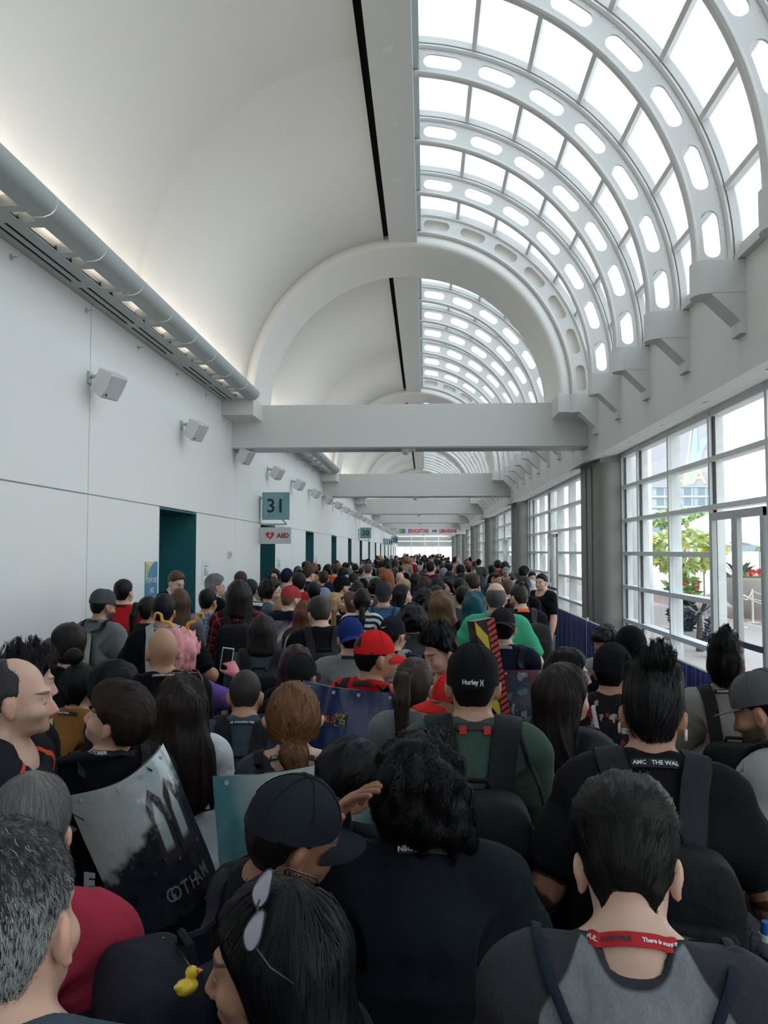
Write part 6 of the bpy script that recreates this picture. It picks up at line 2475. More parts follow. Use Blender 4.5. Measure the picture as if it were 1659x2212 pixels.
def add_tote(pp, label, m_front, w=0.56, h=0.66, ztop=1.42, dp=0.05, xoff=0.0, tilt=0.0, bend=0.10, side_col=(0.012, 0.012, 0.014), straps=True, rz=0.0, lean=0.08, rivets=4):
    """a big shiny event bag worn on the back: slightly bowed front, dark sides, snaps along the top edge"""
    yb = back_y(pp, 0, ztop - 0.15) - 0.015
    e = world_obj(pp, 'tote_bag', label=label, cat='bag')
    ztop += UP
    piv = Vector((xoff, yb, ztop))
    R = Rm('Z', rz) @ Rm('Y', tilt) @ Rm('X', 0)

    def T(x, y, z):
        return tuple(piv + R @ Vector((x, y, z - ztop)))
    nx, nz = 22, 22
    rows = []
    for j in range(nz + 1):
        t = j / nz
        z = ztop - h * t
        row = []
        for i in range(nx + 1):
            u = -1 + 2 * i / nx
            bow = bend * (u * u) * (0.55 + 0.45 * (1 - t)) + 0.006 * math.sin(u * 5 + t * 4) + 0.004 * math.sin(t * 11 + u * 2)
            y = -dp + bow - lean * math.sin(t * PI * 0.6) * 0.8
            row.append((u * w / 2, y, z))
        rows.append(row)
    b = MB()
    b.grid([[T(*p) for p in r] for r in rows])
    # thickness
    b2 = MB()
    frontv = [T(*p) for r in rows for p in r]
    me_uv = [((p[0] / w) + 0.5, 1 - (ztop - p[2]) / h, 0) for r in rows for p in r]
    V = np.array(frontv)
    Q = np.array([(j * (nx + 1) + i, (j + 1) * (nx + 1) + i, (j + 1) * (nx + 1) + i + 1, j * (nx + 1) + i + 1) for j in range(nz) for i in range(nx)])
    o = link('front_panel', np_mesh('front_panel', V, Q, m_front, np.array(me_uv)), e)
    back = [[(p[0], p[1] + 0.014 + dp * 0.6 * math.sin(min(1, (ztop - p[2]) / h * 2.0) * PI / 2), p[2]) for p in r] for r in rows]
    bb = MB()
    loopf = rows[0] + [r[-1] for r in rows[1:]] + rows[-1][-2::-1] + [r[0] for r in rows[-2:0:-1]]
    loopb = back[0] + [r[-1] for r in back[1:]] + back[-1][-2::-1] + [r[0] for r in back[-2:0:-1]]
    bb.grid([[T(*p) for p in loopf], [T(*p) for p in loopb]], closed_v=True)
    bb.grid([[T(*p) for p in r] for r in back])
    obj_col(bb.obj('side_panel', M_VINYL, e, smooth='all'), side_col)
    for k in range(rivets):
        u = -0.75 + 1.5 * k / max(1, rivets - 1)
        i = int((u + 1) / 2 * nx)
        x, y, z = rows[0][i]
        a = Vector(T(x, y - 0.004, z - 0.022))
        MB().disc(a, 0.0085, R @ Vector((0, -1, 0)), 12, 0.004).obj('snap', M_SNAP, e, smooth=True)
    if straps:
        for q in (1, -1):
            P, N = conform(pp, [(q * 0.11, yb - 0.01, ztop - 0.02), (q * 0.12, -0.09, 1.46), (q * 0.125, -0.01, 1.50), (q * 0.125, 0.08, 1.42), (q * 0.14, 0.12, 1.25), (q * 0.19, 0.03, 1.08)], 0.006, 2, 4)
            m, s, n = ribbon(P, N, 0.035, 0.003)
            obj_col(m.obj('strap', M_NYLON, e, smooth=True), (0.014, 0.014, 0.016))
    e['T'] = 0
    del e['T']
    return e, (lambda u, v, off=0.004: tuple(np.array(T(*rows[min(nz, max(0, int(round((1 - v) * nz))))][min(nx, max(0, int(round(u * nx))))])) + np.array(R @ Vector((0, -off, 0))))), R

# ================================================================= PEOPLE: the queue
def art_material(name, fn, rough=0.18):
    m, n, l, p = new_mat(name)
    x = NX(m.node_tree)
    vec, s = x.rest()
    l.new(fn(x, vec, s[0], s[1]), p.inputs['Base Color'])
    p.inputs['Roughness'].default_value = rough
    p.inputs['Specular IOR Level'].default_value = 0.6
    p.inputs['Coat Weight'].default_value = 0.3
    l.new(x.bump(x.noise(vec, 7, 3), 0.25, 0.02), p.inputs['Normal'])
    return m


def _city(x, vec, U, V):
    nz = x.noise(vec, 6, 6)
    sky = x.mix(x.m('MULTIPLY_ADD', nz, 0.8, x.m('MULTIPLY', U, 0.35)), (0.66, 0.62, 0.56), (0.28, 0.38, 0.42))
    dark = x.mix(x.noise(vec, 14, 4), (0.006, 0.008, 0.012), (0.035, 0.045, 0.055))
    edge = x.m('ADD', x.m('MULTIPLY_ADD', U, 0.40, 0.26), x.m('MULTIPLY', x.noise(vec, 9, 4), 0.35))
    c = x.mix(x.lt(V, edge, 0.10), sky, dark)
    # two tall pointed windows between dark masonry
    for cu in (0.60, 0.80):
        mas = x.m('MULTIPLY', x.lt(x.m('ABSOLUTE', x.m('SUBTRACT', U, cu)), 0.085, 0.02), x.m('MULTIPLY', x.lt(0.36, V, 0.04), x.lt(V, x.m('MULTIPLY_ADD', x.m('ABSOLUTE', x.m('SUBTRACT', U, cu)), -1.1, 0.86), 0.02)))
        c = x.mix(mas, c, (0.05, 0.045, 0.05))
        win = x.m('MULTIPLY', x.lt(x.m('ABSOLUTE', x.m('SUBTRACT', U, cu)), x.m('MULTIPLY', x.m('MINIMUM', x.m('SUBTRACT', 0.78, V), 0.11), 0.42), 0.01), x.lt(0.46, V, 0.05))
        c = x.mix(win, c, (0.42, 0.47, 0.46))
    fire = x.m('MULTIPLY', x.lt(0.70, x.noise(vec, 18, 3), 0.03), x.lt(x.m('ABSOLUTE', x.m('SUBTRACT', V, 0.42)), 0.12, 0.05))
    return x.mix(fire, c, (0.42, 0.13, 0.03))


def _sea(x, vec, U, V):
    n1 = x.noise(vec, 3.2, 5)
    c = x.mix(n1, (0.02, 0.10, 0.13), (0.10, 0.32, 0.35))
    glow = x.lt(x.ellip(U, V, 0.62, 1.0, 0.42, 0.42), 1.0, 1.2)
    c = x.mix(x.m('MULTIPLY', glow, 0.75), c, (0.55, 0.62, 0.58))
    return x.mix(x.m('MULTIPLY', x.lt(V, 0.55, 0.5), 0.8), c, (0.035, 0.06, 0.085))


def _navybag(x, vec, U, V):
    c = x.mix(x.noise(vec, 3, 3), (0.008, 0.02, 0.085), (0.018, 0.05, 0.17))
    return x.mix(x.lt(x.ellip(U, V, 0.9, 0.3, 0.45, 0.55), 1.0, 0.8), c, (0.03, 0.07, 0.20))


def _space(x, vec, U, V):
    n1 = x.noise(vec, 5, 5)
    c = x.mix(n1, (0.012, 0.012, 0.03), (0.10, 0.05, 0.10))
    c = x.mix(x.lt(V, x.m('MULTIPLY_ADD', n1, 0.9, 0.15), 0.3), c, (0.42, 0.025, 0.02))
    ray = x.lt(x.m('ABSOLUTE', x.m('SUBTRACT', x.m('ADD', V, x.m('MULTIPLY', U, -0.8)), 0.25)), x.m('MULTIPLY', n1, 0.10), 0.05)
    return x.mix(x.m('MULTIPLY', ray, 0.8), c, (0.55, 0.42, 0.40))


def _patches(x, vec, U, V):
    n1 = x.noise(vec, 4.5, 1)
    c = x.mix(V, (0.012, 0.014, 0.035), (0.06, 0.075, 0.12))
    c = x.mix(x.m('MULTIPLY', x.lt(0.56, n1, 0.02), 0.9), c, (0.15, 0.035, 0.045))
    n2 = x.noise(vec, 6.5, 1, (1, 1.4, 1))
    c = x.mix(x.m('MULTIPLY', x.lt(0.62, n2, 0.02), 0.8), c, (0.10, 0.24, 0.20))
    return x.mix(x.m('MULTIPLY', x.lt(0.67, x.noise(vec, 10, 0, (1.2, 1, 1)), 0.02), 0.8), c, (0.34, 0.36, 0.37))


def _bridge(x, vec, U, V):
    c = x.mix(x.noise(vec, 5, 4), (0.10, 0.12, 0.12), (0.30, 0.30, 0.26))
    c = x.mix(x.lt(U, 0.28, 0.1), c, (0.42, 0.38, 0.28))
    tower = x.lt(x.m('ABSOLUTE', x.m('SUBTRACT', U, 0.55)), 0.27, 0.01)
    c = x.mix(x.m('MULTIPLY', x.m('MULTIPLY', tower, x.lt(V, 0.80, 0.02)), 0.9), c, (0.055, 0.05, 0.05))
    for cu in (0.44, 0.68):
        win = x.m('MULTIPLY', x.lt(x.m('ABSOLUTE', x.m('SUBTRACT', U, cu)), x.m('MULTIPLY', x.m('MINIMUM', x.m('SUBTRACT', 0.62, V), 0.14), 0.5), 0.01), x.lt(0.10, V, 0.03))
        c = x.mix(win, c, (0.36, 0.37, 0.31))
    return c


A_CITY, A_SEA, A_NAVY, A_SPACE, A_PATCH, A_BRIDGE = (art_material(n_, f_) for n_, f_ in (('art_city', _city), ('art_sea', _sea), ('art_navy', _navybag), ('art_space', _space), ('art_patches', _patches), ('art_bridge', _bridge)))
M_GOLD = mat('gold_print', (0.65, 0.38, 0.05), 0.4)
M_ORED = mat('orange_print', (0.60, 0.07, 0.03), 0.4)


def bag_text(e, at, s, size, m, u0, v0, u1, v1, bold=0.002, narrow=1.0, name='lettering', align='CENTER'):
    """lettering on a tote, along the line from (u0,v0) to (u1,v1) of its front"""
    a, b = Vector(at(u0, v0)), Vector(at(u1, v1))
    c = (a + b) / 2
    ux = (b - a).normalized()
    nrm = Vector((0, -1, 0))
    uy = nrm.cross(ux).normalized()
    if uy.z < 0:
        uy = -uy
    return text_on(s, size, e, m, c, ux, uy, name=name, bold=bold, off=0.012, narrow=narrow, align=align)


BK = 'black'
# ---------- the nearest people
p = make_person(1352, 1672, 1.40, 'man with swept black hair in grey and charcoal raglan top', hair='swept', hc=(0.012, 0.011, 0.011), strands=7500, lod=0, shirt='heather', pattern='raglan', sleeve=0.66, neck=0.078, front=0.0, skin='pale', fat=1.12, P=dict(head=(-2, 30, -3), L=dict(elbow=60), R=dict(elbow=60)))
add_lanyard(p, 'HOPEFUL', col=(0.50, 0.012, 0.02), w=0.022, z=1.508, back=0.072, drop=0.040, size=0.0100, text_off=-0.078)
lan_text(p, 'SHOWTIME', 0.0095, -0.027, M_INK)
lan_text(p, 'There is some thing worth', 0.0090, 0.062, M_LTXT)
add_drawstring(p, 'black drawstring bag cords over the grey raglan top', x0=0.135, xs=0.02, bag=True, zc=0.98, wid=0.016)

p = make_person(15, 1772, 1.05, 'man with grey flecked cropped hair and grey sideburns, ear towards the camera', yaw=-22, hair='crop', hc=(0.018, 0.018, 0.020), grey=True, strands=9000, lod=0, shirt='slate', skin='light', face='stubble', fat=1.12, P=dict(head=(-8, 6, -4)))

p = make_person(600, 1895, 1.22, 'woman with long straight black hair and sunglasses pushed up on her head', yaw=56, fem=True, hair='long', hc='black', strands=9000, lod=0, shirt=BK, skin='tan', P=dict(head=(14, 8, 0)))
add_glasses(p, up=True, col=(0.02, 0.02, 0.022), lens=M_LENS, scale=1.25, roll=-42)

p = make_person(905, 1580, 1.86, 'broad person with thick wavy black hair in plain black tee', hair='wavy', hc='black', strands=9000, lod=0, shirt=(0.010, 0.014, 0.019), fat=1.42, armf=1.35, skin='tan', sleeve=0.46, hairscale=0.90, P=dict(head=(6, 14, 0), L=dict(down=74), R=dict(down=74)))
add_lanyard(p, 'NBC', z=1.482, size=0.017, text_off=-0.035, back=0.085)

p = make_person(628, 1672, 1.62, 'man in a plain dark cap holding its brim, leaning forward', yaw=-62, lod=0, hair='short', hat=dict(col=(0.016, 0.020, 0.027), brim=0), shirt=BK, skin='brown', sleeve=0.66, P=dict(head=(-6, 16, 14), R=dict(down=72, elbow=60), L=dict(curl=12), reach=dict(L=('head', (-0.055, 0.13, 1.70), (0.35, 0.9, -0.15)))))
add_backpack(p, 'dark navy backpack on the man in the plain dark cap', col=(0.014, 0.018, 0.032), w=0.34, h=0.52, dp=0.2)

# little yellow duck hanging from that pack
e = empty('duck_charm', pix(404, 2132, 1.36), -0.6, label='small yellow rubber duck charm beside the face of the woman with sunglasses', cat='charm')
g = Field(axis((-0.03, 0.03, 0.003)), axis((-0.035, 0.035, 0.003)), axis((-0.03, 0.04, 0.003)))
g.ell((0, 0, 0), (0.015, 0.021, 0.013), 0.004)
g.ell((0, 0.010, 0.020), (0.011, 0.011, 0.011), 0.004)
g.ell((0, -0.020, 0.008), (0.006, 0.007, 0.005), 0.006)
g.both('ell', (0.013, -0.002, 0.003), (0.004, 0.010, 0.006), 0.003)
link('duck_body', np_mesh('duck_body', *g.nets(), mat('duck_yellow', (0.80, 0.58, 0.04), 0.4)), e)
MB().prism([(-0.006, 0.018), (0.006, 0.018), (0.004, 0.014), (-0.004, 0.014)], 'y', 0.019, 0.030).obj('beak', mat('duck_orange', (0.75, 0.22, 0.03), 0.4), e)
for q in (1, -1):
    MB().disc((q * 0.009, 0.014, 0.023), 0.0022, (q, 0.6, 0), 8, 0.001).obj('eye', M_INK, e)
MB().tube([(0, 0.008, 0.030), (0.004, -0.02, 0.07), (0.0, -0.05, 0.10)], 0.0012, 5).obj('cord', M_CHROME, e)

p = make_person(1408, 1392, 2.32, 'tattooed man with undercut, ear plugs and a black tee', lod=0, hair='undercut', hc=(0.009, 0.009, 0.010), strands=5000, shirt=(0.009, 0.010, 0.012), face='tattoo', skin='tan', fat=1.22, armf=1.2, sleeve=0.40, P=dict(head=(-3, 16, 2), L=dict(down=70, elbow=75, fwd=-4, out=6), R=dict(down=66, elbow=88, fwd=-6, out=8)))
add_lanyard(p, 'OCTOBER   AMC   THE WALKING DEAD', z=1.478, size=0.0155, back=0.082, w=0.024)
for q in (1, -1):
    b = MB()
    b.tube([(q * 0.086 + 0.0, -0.006 + 0.011 * math.cos(t), HZ + 0.080 + 0.013 * math.sin(t)) for t in np.linspace(0, 2 * PI, 16, endpoint=False)], 0.0038, 6, closed=True)
    head_part(p, b, 'ear_plug', M_WHITE)
e = add_backpack(p, 'black backpack with padded straps on the tattooed man', col=(0.011, 0.012, 0.015), w=0.33, h=0.52, dp=0.20, zc=1.10, sw=0.075, scol=(0.018, 0.020, 0.025))
yb = back_y(p, 0, 1.15) - 0.012 - 0.20
o = obj_col(MB().box(0.035, 0.055, yb - 0.045, yb - 0.040, 1.04, 1.09).obj('zip_tag', M_WHITE, e), (0.7, 0.7, 0.7))
text_on('PORT', 0.03, e, M_LTXT, (-0.05, yb - 0.045, 0.96), (1, 0, 0), (0, 0, 1))
b = empty('water_bottle', label='clear water bottle with blue cap in the side pocket of a black backpack', cat='bottle')
b.location, b.rotation_euler, b.scale = p.root.location, p.root.rotation_euler, p.root.scale
prof = [(0.03, 0.0), (0.032, 0.02), (0.030, 0.10), (0.031, 0.14), (0.020, 0.175), (0.012, 0.19)]
m = MB().grid([[(0.215 + r_ * math.cos(t), yb + 0.11 + r_ * math.sin(t), 0.98 + z_) for t in [2 * PI * k / 16 for k in range(16)]] for r_, z_ in prof], closed_v=True)
m.obj('bottle', glass('bottle_plastic', (0.75, 0.82, 0.86)), b, smooth=True)
MB().tube([(0.215, yb + 0.11, 1.07), (0.215, yb + 0.11, 1.10)], 0.0325, 16).obj('paper_label', M_RED, b)
MB().tube([(0.215, yb + 0.11, 1.165), (0.215, yb + 0.11, 1.18)], 0.016, 14).obj('cap_ring', M_WHITE, b, smooth=True)
obj_col(MB().tube([(0.215, yb + 0.11, 1.18), (0.215, yb + 0.11, 1.207)], [0.014, 0.011], 14).obj('cap', M_PLAST, b, smooth=True), (0.03, 0.17, 0.50))

p = make_person(1021, 1388, 2.89, 'man in black fitted cap lettered at the back and a green tee', lod=0, hair='buzz', hc='dark', hat=dict(col=(0.008, 0.0085, 0.011), brim=0, text='Hurley )(', tsize=0.021, tz=-0.004, rim=1.640), shirt='green', skin='olive', fat=1.08, strands=0, P=dict(head=(0, 6, 0)))
add_lanyard(p, col=(0.03, 0.03, 0.035), z=1.476, w=0.024)
b = MB()
P_, N_ = conform(p, [(-0.05, -0.09, 1.47), (-0.03, -0.10, 1.475)], 0.008, 1, 2)
for q in (-0.045, 0.03):
    P_, N_ = conform(p, [(q, -0.095, 1.474), (q + 0.022, -0.095, 1.475)], 0.0085, 1, 2)
    mb_, s_, n_ = ribbon(P_, N_, 0.025, 0.001)
    obj_col(mb_.obj('red_patch', M_LACE, p.lan), (0.55, 0.03, 0.03))
add_backpack(p, 'large black backpack on the man in the green tee', col=(0.010, 0.011, 0.014), w=0.33, h=0.56, dp=0.20, zc=1.08, sw=0.085, scol=(0.016, 0.018, 0.022))
e = world_obj(p, 'poster_tube', label='black telescopic poster tube slung beside the large black backpack', cat='tube')
obj_col(MB().tube([(0.235, -0.22, 0.55), (0.215, -0.22, 1.13)], 0.055, 20).obj('tube_body', M_PLAST, e, smooth=True), (0.010, 0.011, 0.014))
obj_col(MB().tube([(0.215, -0.22, 1.13), (0.214, -0.22, 1.20), (0.214, -0.22, 1.215)], [0.060, 0.060, 0.045], 20).obj('tube_cap', M_PLAST, e, smooth=True), (0.016, 0.017, 0.020))
for z_ in (1.02, 0.9, 0.7):
    obj_col(MB().tube([(0.235 - 0.02 * (z_ - 0.55) / 0.58, -0.22, z_), (0.235 - 0.02 * (z_ - 0.55) / 0.58, -0.22, z_ + 0.008)], 0.0565, 20).obj('joint_ring', M_PLAST, e), (0.03, 0.03, 0.035))
P_, N_ = conform(p, [(0.214, -0.22, 1.215), (0.19, -0.17, 1.33), (0.155, -0.10, 1.42), (0.13, -0.01, 1.46), (0.10, 0.09, 1.36)], 0.012, 1, 5)
obj_col(MB().tube(P_, 0.006, 6).obj('strap', M_NYLON, e), (0.012, 0.012, 0.014))

p = make_person(68, 1668, 1.66, 'man with short silver grey hair in a crimson polo', lod=0, hair='short', hc=(0.16, 0.16, 0.155), strands=7000, shirt='crimson', skin='light', fat=1.15, armf=1.15, sleeve=0.43, yaw=-12, P=dict(head=(0, 18, 0), R=dict(down=72, elbow=25)))

p = make_person(28, 1422, 2.55, 'balding man in profile wearing a black jacket with orange piping', yaw=-96, lod=0, hair='recede', hc=(0.035, 0.035, 0.038), strands=4000, shirt=(0.012, 0.013, 0.017), pattern='orangetrim', sleeve=0.66, skin='light', face='stubble', P=dict(head=(2, 3, 0)))
add_lanyard(p, 'DEAD  OCTOBER', z=1.474, size=0.016, text_off=0.06, back=0.085)

# ---------- second rank
p = make_person(258, 1464, 2.62, 'boy with brown fringe in profile, wearing a large glossy city bag', yaw=18, lod=0, hair='fringe', hc=(0.022, 0.014, 0.010), strands=6000, shirt=BK, skin='light', face='closed', P=dict(head=(46, -18, -6)), sleeve=0.42)
add_lanyard(p, 'OCTOBER', z=1.476, size=0.017, text_off=-0.06)
e, at, R_ = add_tote(p, 'large glossy event bag printed with a misty city, lettered along its foot', A_CITY, w=0.38, h=0.54, ztop=1.43, xoff=0.03, tilt=-19, rz=16, bend=0.12)
for k, ch in enumerate('GOTHAM'):
    u_ = 0.44 + 0.076 * k
    bag_text(e, at, ch, 0.074, mat('silver_print', (0.20, 0.22, 0.23), 0.4), u_ - 0.045, 0.18, u_ + 0.045, 0.18, bold=0.001, narrow=0.66)
for k, ch in enumerate('EROS'):
    c = Vector(at(0.0, 0.42 - 0.10 * k)) + Vector((-0.045, 0.05, 0))
    text_on(ch, 0.085, e, M_LTXT, c, (0.75, -0.65, 0), (0, 0, 1), bold=0.006)
Pp, Nn = conform(p, [(-0.185, -0.06, 1.20), (-0.195, -0.06, 1.19)], 0.004, 1, 1)
for k in range(2):
    q = pose(np.array([[-0.36 - 0.0 * k, -0.035 + 0.05 * k, 1.45]]), p.P, 'cloth', 1.0, p.ds)[0]
    loc, no, _, _ = surf(p).find_nearest(Vector(q))
    nn = Vector(no)
    uy = Vector((0, 0, 1))
    ux = uy.cross(nn).normalized()
    pt = loc + nn * 0.004
    v = [pt + ux * sx_ * 0.016 + uy * sy_ * 0.02 for sx_, sy_ in ((-1, -1), (1, -1), (1, 1), (-1, 1))]
    obj_col(MB().add(v, [(0, 1, 2, 3)]).obj('sleeve_print', M_LACE, p.parts['shirt']), (0.10, 0.38, 0.52))

p = make_person(372, 1452, 2.95, 'woman with long dark brown hair in a white tee', fem=True, lod=0, hair='longwavy', hc=(0.018, 0.012, 0.010), strands=7000, shirt='white', skin='tan', sleeve=0.36, dx=0.04, P=dict(head=(-12, 4, 0)))
add_glasses(p, up=True, col=(0.45, 0.24, 0.12))
p = make_person(634, 1470, 2.78, 'woman with copper brown hair in a low bun, wearing a teal event bag', fem=True, lod=0, hair='bun', hc=(0.135, 0.062, 0.026), strands=8000, shirt='dgrey', skin='pale', neck=0.098, P=dict(head=(0, 4, 0)))
add_lanyard(p, 'OCTO', z=1.476, size=0.016, text_off=-0.05)
e, at, R_ = add_tote(p, 'glossy teal event bag with silver snaps', A_SEA, w=0.54, h=0.70, ztop=1.465, tilt=-6, rz=6, bend=0.06, side_col=(0.015, 0.03, 0.05))
p = make_person(752, 1590, 2.10, 'woman with sleek black hair pulled back, head bowed before the teal bag', fem=True, lod=0, yaw=-25, hair='lowpony', hc='black', strands=7000, shirt=BK, skin='tan', P=dict(head=(-20, 22, 12)))
p = make_person(808, 1360, 3.32, 'man in a bright red cap and red tee', yaw=-20, lod=0, hair='short', hc='black', hat=dict(col=(0.66, 0.018, 0.018), brim=0, strapgap=True), shirt='red', skin='tan', fat=1.08, P=dict(head=(-42, 8, 0)))
add_lanyard(p, col=(0.02, 0.018, 0.02), z=1.476)
e, at, R_ = add_tote(p, 'glossy deep blue event bag with gold and red lettering', A_NAVY, w=0.52, h=0.62, ztop=1.475, xoff=-0.03, tilt=4, rz=4, bend=0.07, side_col=(0.012, 0.014, 0.03))
bag_text(e, at, 'DRAGON', 0.042, M_GOLD, 0.12, 0.76, 0.32, 0.77, bold=0.002, narrow=0.72)
bag_text(e, at, 'BALL', 0.042, M_ORED, 0.29, 0.77, 0.43, 0.78, bold=0.002, narrow=0.75)
bag_text(e, at, '\u8d85', 0.062, M_GOLD, 0.42, 0.785, 0.52, 0.79, bold=0.001)
p = make_person(530, 1447, 3.30, 'man with shaved head in a slate hooded top and black backpack', lod=0, hair='buzz', hc=(0.03, 0.026, 0.024), shirt='slate', skin='tan', sleeve=0.66, P=dict(head=(-6, 20, 0)))
add_lanyard(p, 'THE WALKING DEAD', z=1.477, size=0.014)
add_backpack(p, 'black backpack with two white hand pins on the slate hooded man', col=(0.010, 0.011, 0.014), w=0.30, h=0.42, dp=0.15, zc=1.15, sw=0.075)
p = make_person(352, 1357, 3.48, 'bald man in black beside the pink wig', lod=0, yaw=8, hair=None, shirt=BK, skin='tan', fat=1.12, P=dict(head=(6, 3, 0)))
add_lanyard(p, 'WALKING DEAD', z=1.476, size=0.015)
p = make_person(390, 1352, 4.05, 'person in a pink wig with yellow horns and a purple top', lod=0, yaw=-12, fem=True, hair='wig', hc='pink', strands=7000, shirt='purple', skin=(0.70, 0.28, 0.32), P=dict(head=(-10, 0, 0), R=dict(curl=24), reach=dict(R=(0.26, 0.20, 1.52))))
for q in (1, -1):
    sp = smooth_line([(q * 0.045, -0.02, 1.765), (q * 0.060, -0.03, 1.81), (q * 0.105, -0.035, 1.825), (q * 0.118, -0.035, 1.865), (q * 0.150, -0.035, 1.872), (q * 0.160, -0.035, 1.84)], 5)
    b = MB().tube(sp, list(np.linspace(0.014, 0.006, len(sp))), 8)
    head_part(p, b, 'horn', mat('horn_yellow', (0.70, 0.36, 0.04), 0.45))
hand = pose(np.array([[0.86, 0.02, 1.385]]), p.P, 'body', 1.0, p.ds)[0]
e = world_obj(p, 'smartphone', label='dark smartphone in a white case held up in a pink glove', cat='phone')
M_ = Matrix.Translation(Vector(hand) + Vector((0.0, 0.015, 0.035))) @ Matrix.Rotation(math.radians(8), 4, 'Y') @ Matrix.Rotation(math.radians(12), 4, 'Z')
b = MB().box(-0.037, 0.037, -0.004, 0.004, -0.075, 0.075)
b.v = [tuple(M_ @ Vector(q)) for q in b.v]
b.obj('case', M_WHITE, e)
b = MB().box(-0.032, 0.032, -0.0055, -0.004, -0.068, 0.068)
b.v = [tuple(M_ @ Vector(q)) for q in b.v]
b.obj('screen', mat('phone_screen', (0.02, 0.02, 0.03), 0.1), e)
p = make_person(172, 1397, 3.35, 'woman with a black top bun in a mustard top with a white strap', fem=True, lod=0, yaw=-32, hair='topbun', hc='black', strands=4000, shirt='mustard', skin='tan', sleeve=0.6, fat=1.15, P=dict(head=(-4, 6, 0)))
add_lanyard(p, 'WALKING DEAD', z=1.476, size=0.014, text_off=-0.03)
e = world_obj(p, 'shoulder_bag', label='pale canvas bag on a white strap across the mustard top', cat='bag')
P_, N_ = conform(p, [(0.20, -0.08, 0.98), (0.12, -0.15, 1.15), (0.0, -0.15, 1.28), (-0.10, -0.09, 1.42), (-0.13, 0.0, 1.45), (-0.10, 0.10, 1.36), (0.05, 0.16, 1.15)], 0.006, 2, 5)
mb_, s_, n_ = ribbon(P_, N_, 0.04, 0.004)
obj_col(mb_.obj('strap', M_NYLON, e, smooth=True), (0.55, 0.54, 0.50))
obj_col(superbox((0.24, -0.12, 0.86), (0.05, 0.13, 0.14), 0.4).obj('sack', M_NYLON, e, smooth='all'), (0.52, 0.50, 0.46))
make_person(247, 1424, 3.15, 'man with flat black hair in a black jacket, between the bun and the boy', lod=0, yaw=-62, hair='thick', hc='black', strands=4000, shirt=BK, sleeve=0.66, skin='tan', P=dict(head=(-10, 6, 0)))
make_person(150, 1343, 4.25, 'person with a big round mop of dark hair in black, before the striped bag strap', lod=1, hair='thick', hc='dark', strands=3000, hairscale=1.15, shirt=BK, fat=1.15)
make_person(58, 1392, 2.98, 'man with ragged spiky black hair, half hidden behind the balding man', lod=0, yaw=-58, hair='spiky', hc='black', strands=3000, shirt=BK, skin='light', P=dict(head=(-12, 6, 0)))
make_person(112, 1376, 5.3, 'person with auburn hair against the white wall', lod=1, hair='bob', hc='auburn', fem=True, shirt='grey')

p = make_person(222, 1273, 5.5, 'bearded man in grey snapback and grey tee, a green band on his wrist', yaw=-36, lod=1, hair='short', hc='black', hat=dict(col=(0.075, 0.080, 0.088), brim=0, bcol=(0.06, 0.015, 0.02), kind='snap', flat=True), shirt=(0.17, 0.185, 0.20), skin='tan', face='beard', fat=1.22, armf=1.2, P=dict(head=(-22, 10, 0), R=dict(down=70, elbow=92, fwd=0, out=10)))
add_lanyard(p, z=1.476, col=(0.02, 0.02, 0.022))
w_ = pose(np.array([[0.70, 0.0, 1.40]]), p.P, 'body', 1.22, p.ds, 1.2)[0]
w2 = pose(np.array([[0.72, 0.0, 1.40]]), p.P, 'body', 1.22, p.ds, 1.2)[0]
obj_col(MB().tube([w_, w2], 0.034, 12).obj('wristband', M_PLAST, p.root), (0.35, 0.75, 0.15))
e, at, R_ = add_tote(p, 'black and yellow event bag with white lettering down its side', art_material('art_black', lambda x, vec, U, V: x.mix(x.lt(0.72, U, 0.02), (0.010, 0.011, 0.016), x.mix(x.noise(vec, 12, 4), (0.45, 0.40, 0.06), (0.12, 0.30, 0.45)))), w=0.22, h=0.62, ztop=1.40, xoff=-0.02, rz=24, bend=0.02, rivets=2)
for k, ch in enumerate('WARNER'):
    bag_text(e, at, ch, 0.075, M_LTXT, 0.15, 0.72 - 0.115 * k, 0.62, 0.72 - 0.115 * k, bold=0.003)
bs = MB()
a_, b_ = Vector(at(0.15, 0.87)), Vector(at(0.6, 0.87))
c_ = (a_ + b_) / 2
ux_ = (b_ - a_).normalized()
sh = [(-0.04, 0.045), (0.0, 0.055), (0.04, 0.045), (0.042, 0.0), (0.03, -0.03), (0.0, -0.055), (-0.03, -0.03), (-0.042, 0.0)]
bs.tube([c_ + ux_ * u + Vector((0, 0, v)) + Vector((0, -0.01, 0)) for u, v in sh], 0.004, 5, closed=True)
bs.obj('shield_emblem', M_LTXT, e)
text_on('WB', 0.05, e, M_LTXT, c_ + Vector((0, -0.01, 0)), ux_, (0, 0, 1), bold=0.0015, narrow=0.8)
p = make_person(267, 1250, 6.6, 'man with black hair in a plain red tee by the wall', yaw=-8, lod=1, hair='short', hc='black', shirt='red', skin='light', P=dict(head=(-22, 0, 0)))
add_lanyard(p, z=1.476)
p = make_person(380, 1232, 8.0, 'man with light brown hair looking down in front of the teal door', yaw=-128, lod=1, hair='short', hc='mid', shirt=BK, skin='pale', P=dict(head=(-8, 22, 0)))
make_person(322, 1287, 5.9, 'woman with a long dark ponytail in a dark green top', yaw=-38, fem=True, lod=1, hair='pony', hc='dark', strands=2500, shirt=(0.012, 0.022, 0.020), skin='tan', P=dict(head=(-14, 4, 0)))
p = make_person(354, 1281, 5.0, 'broad man in black tee with a pale grey strap over his shoulder', lod=1, hair='crop', hc='black', shirt=BK, fat=1.3, armf=1.3, skin='tan', P=dict(head=(-10, 4, 0), R=dict(down=62, elbow=80), L=dict(down=66, elbow=60)))
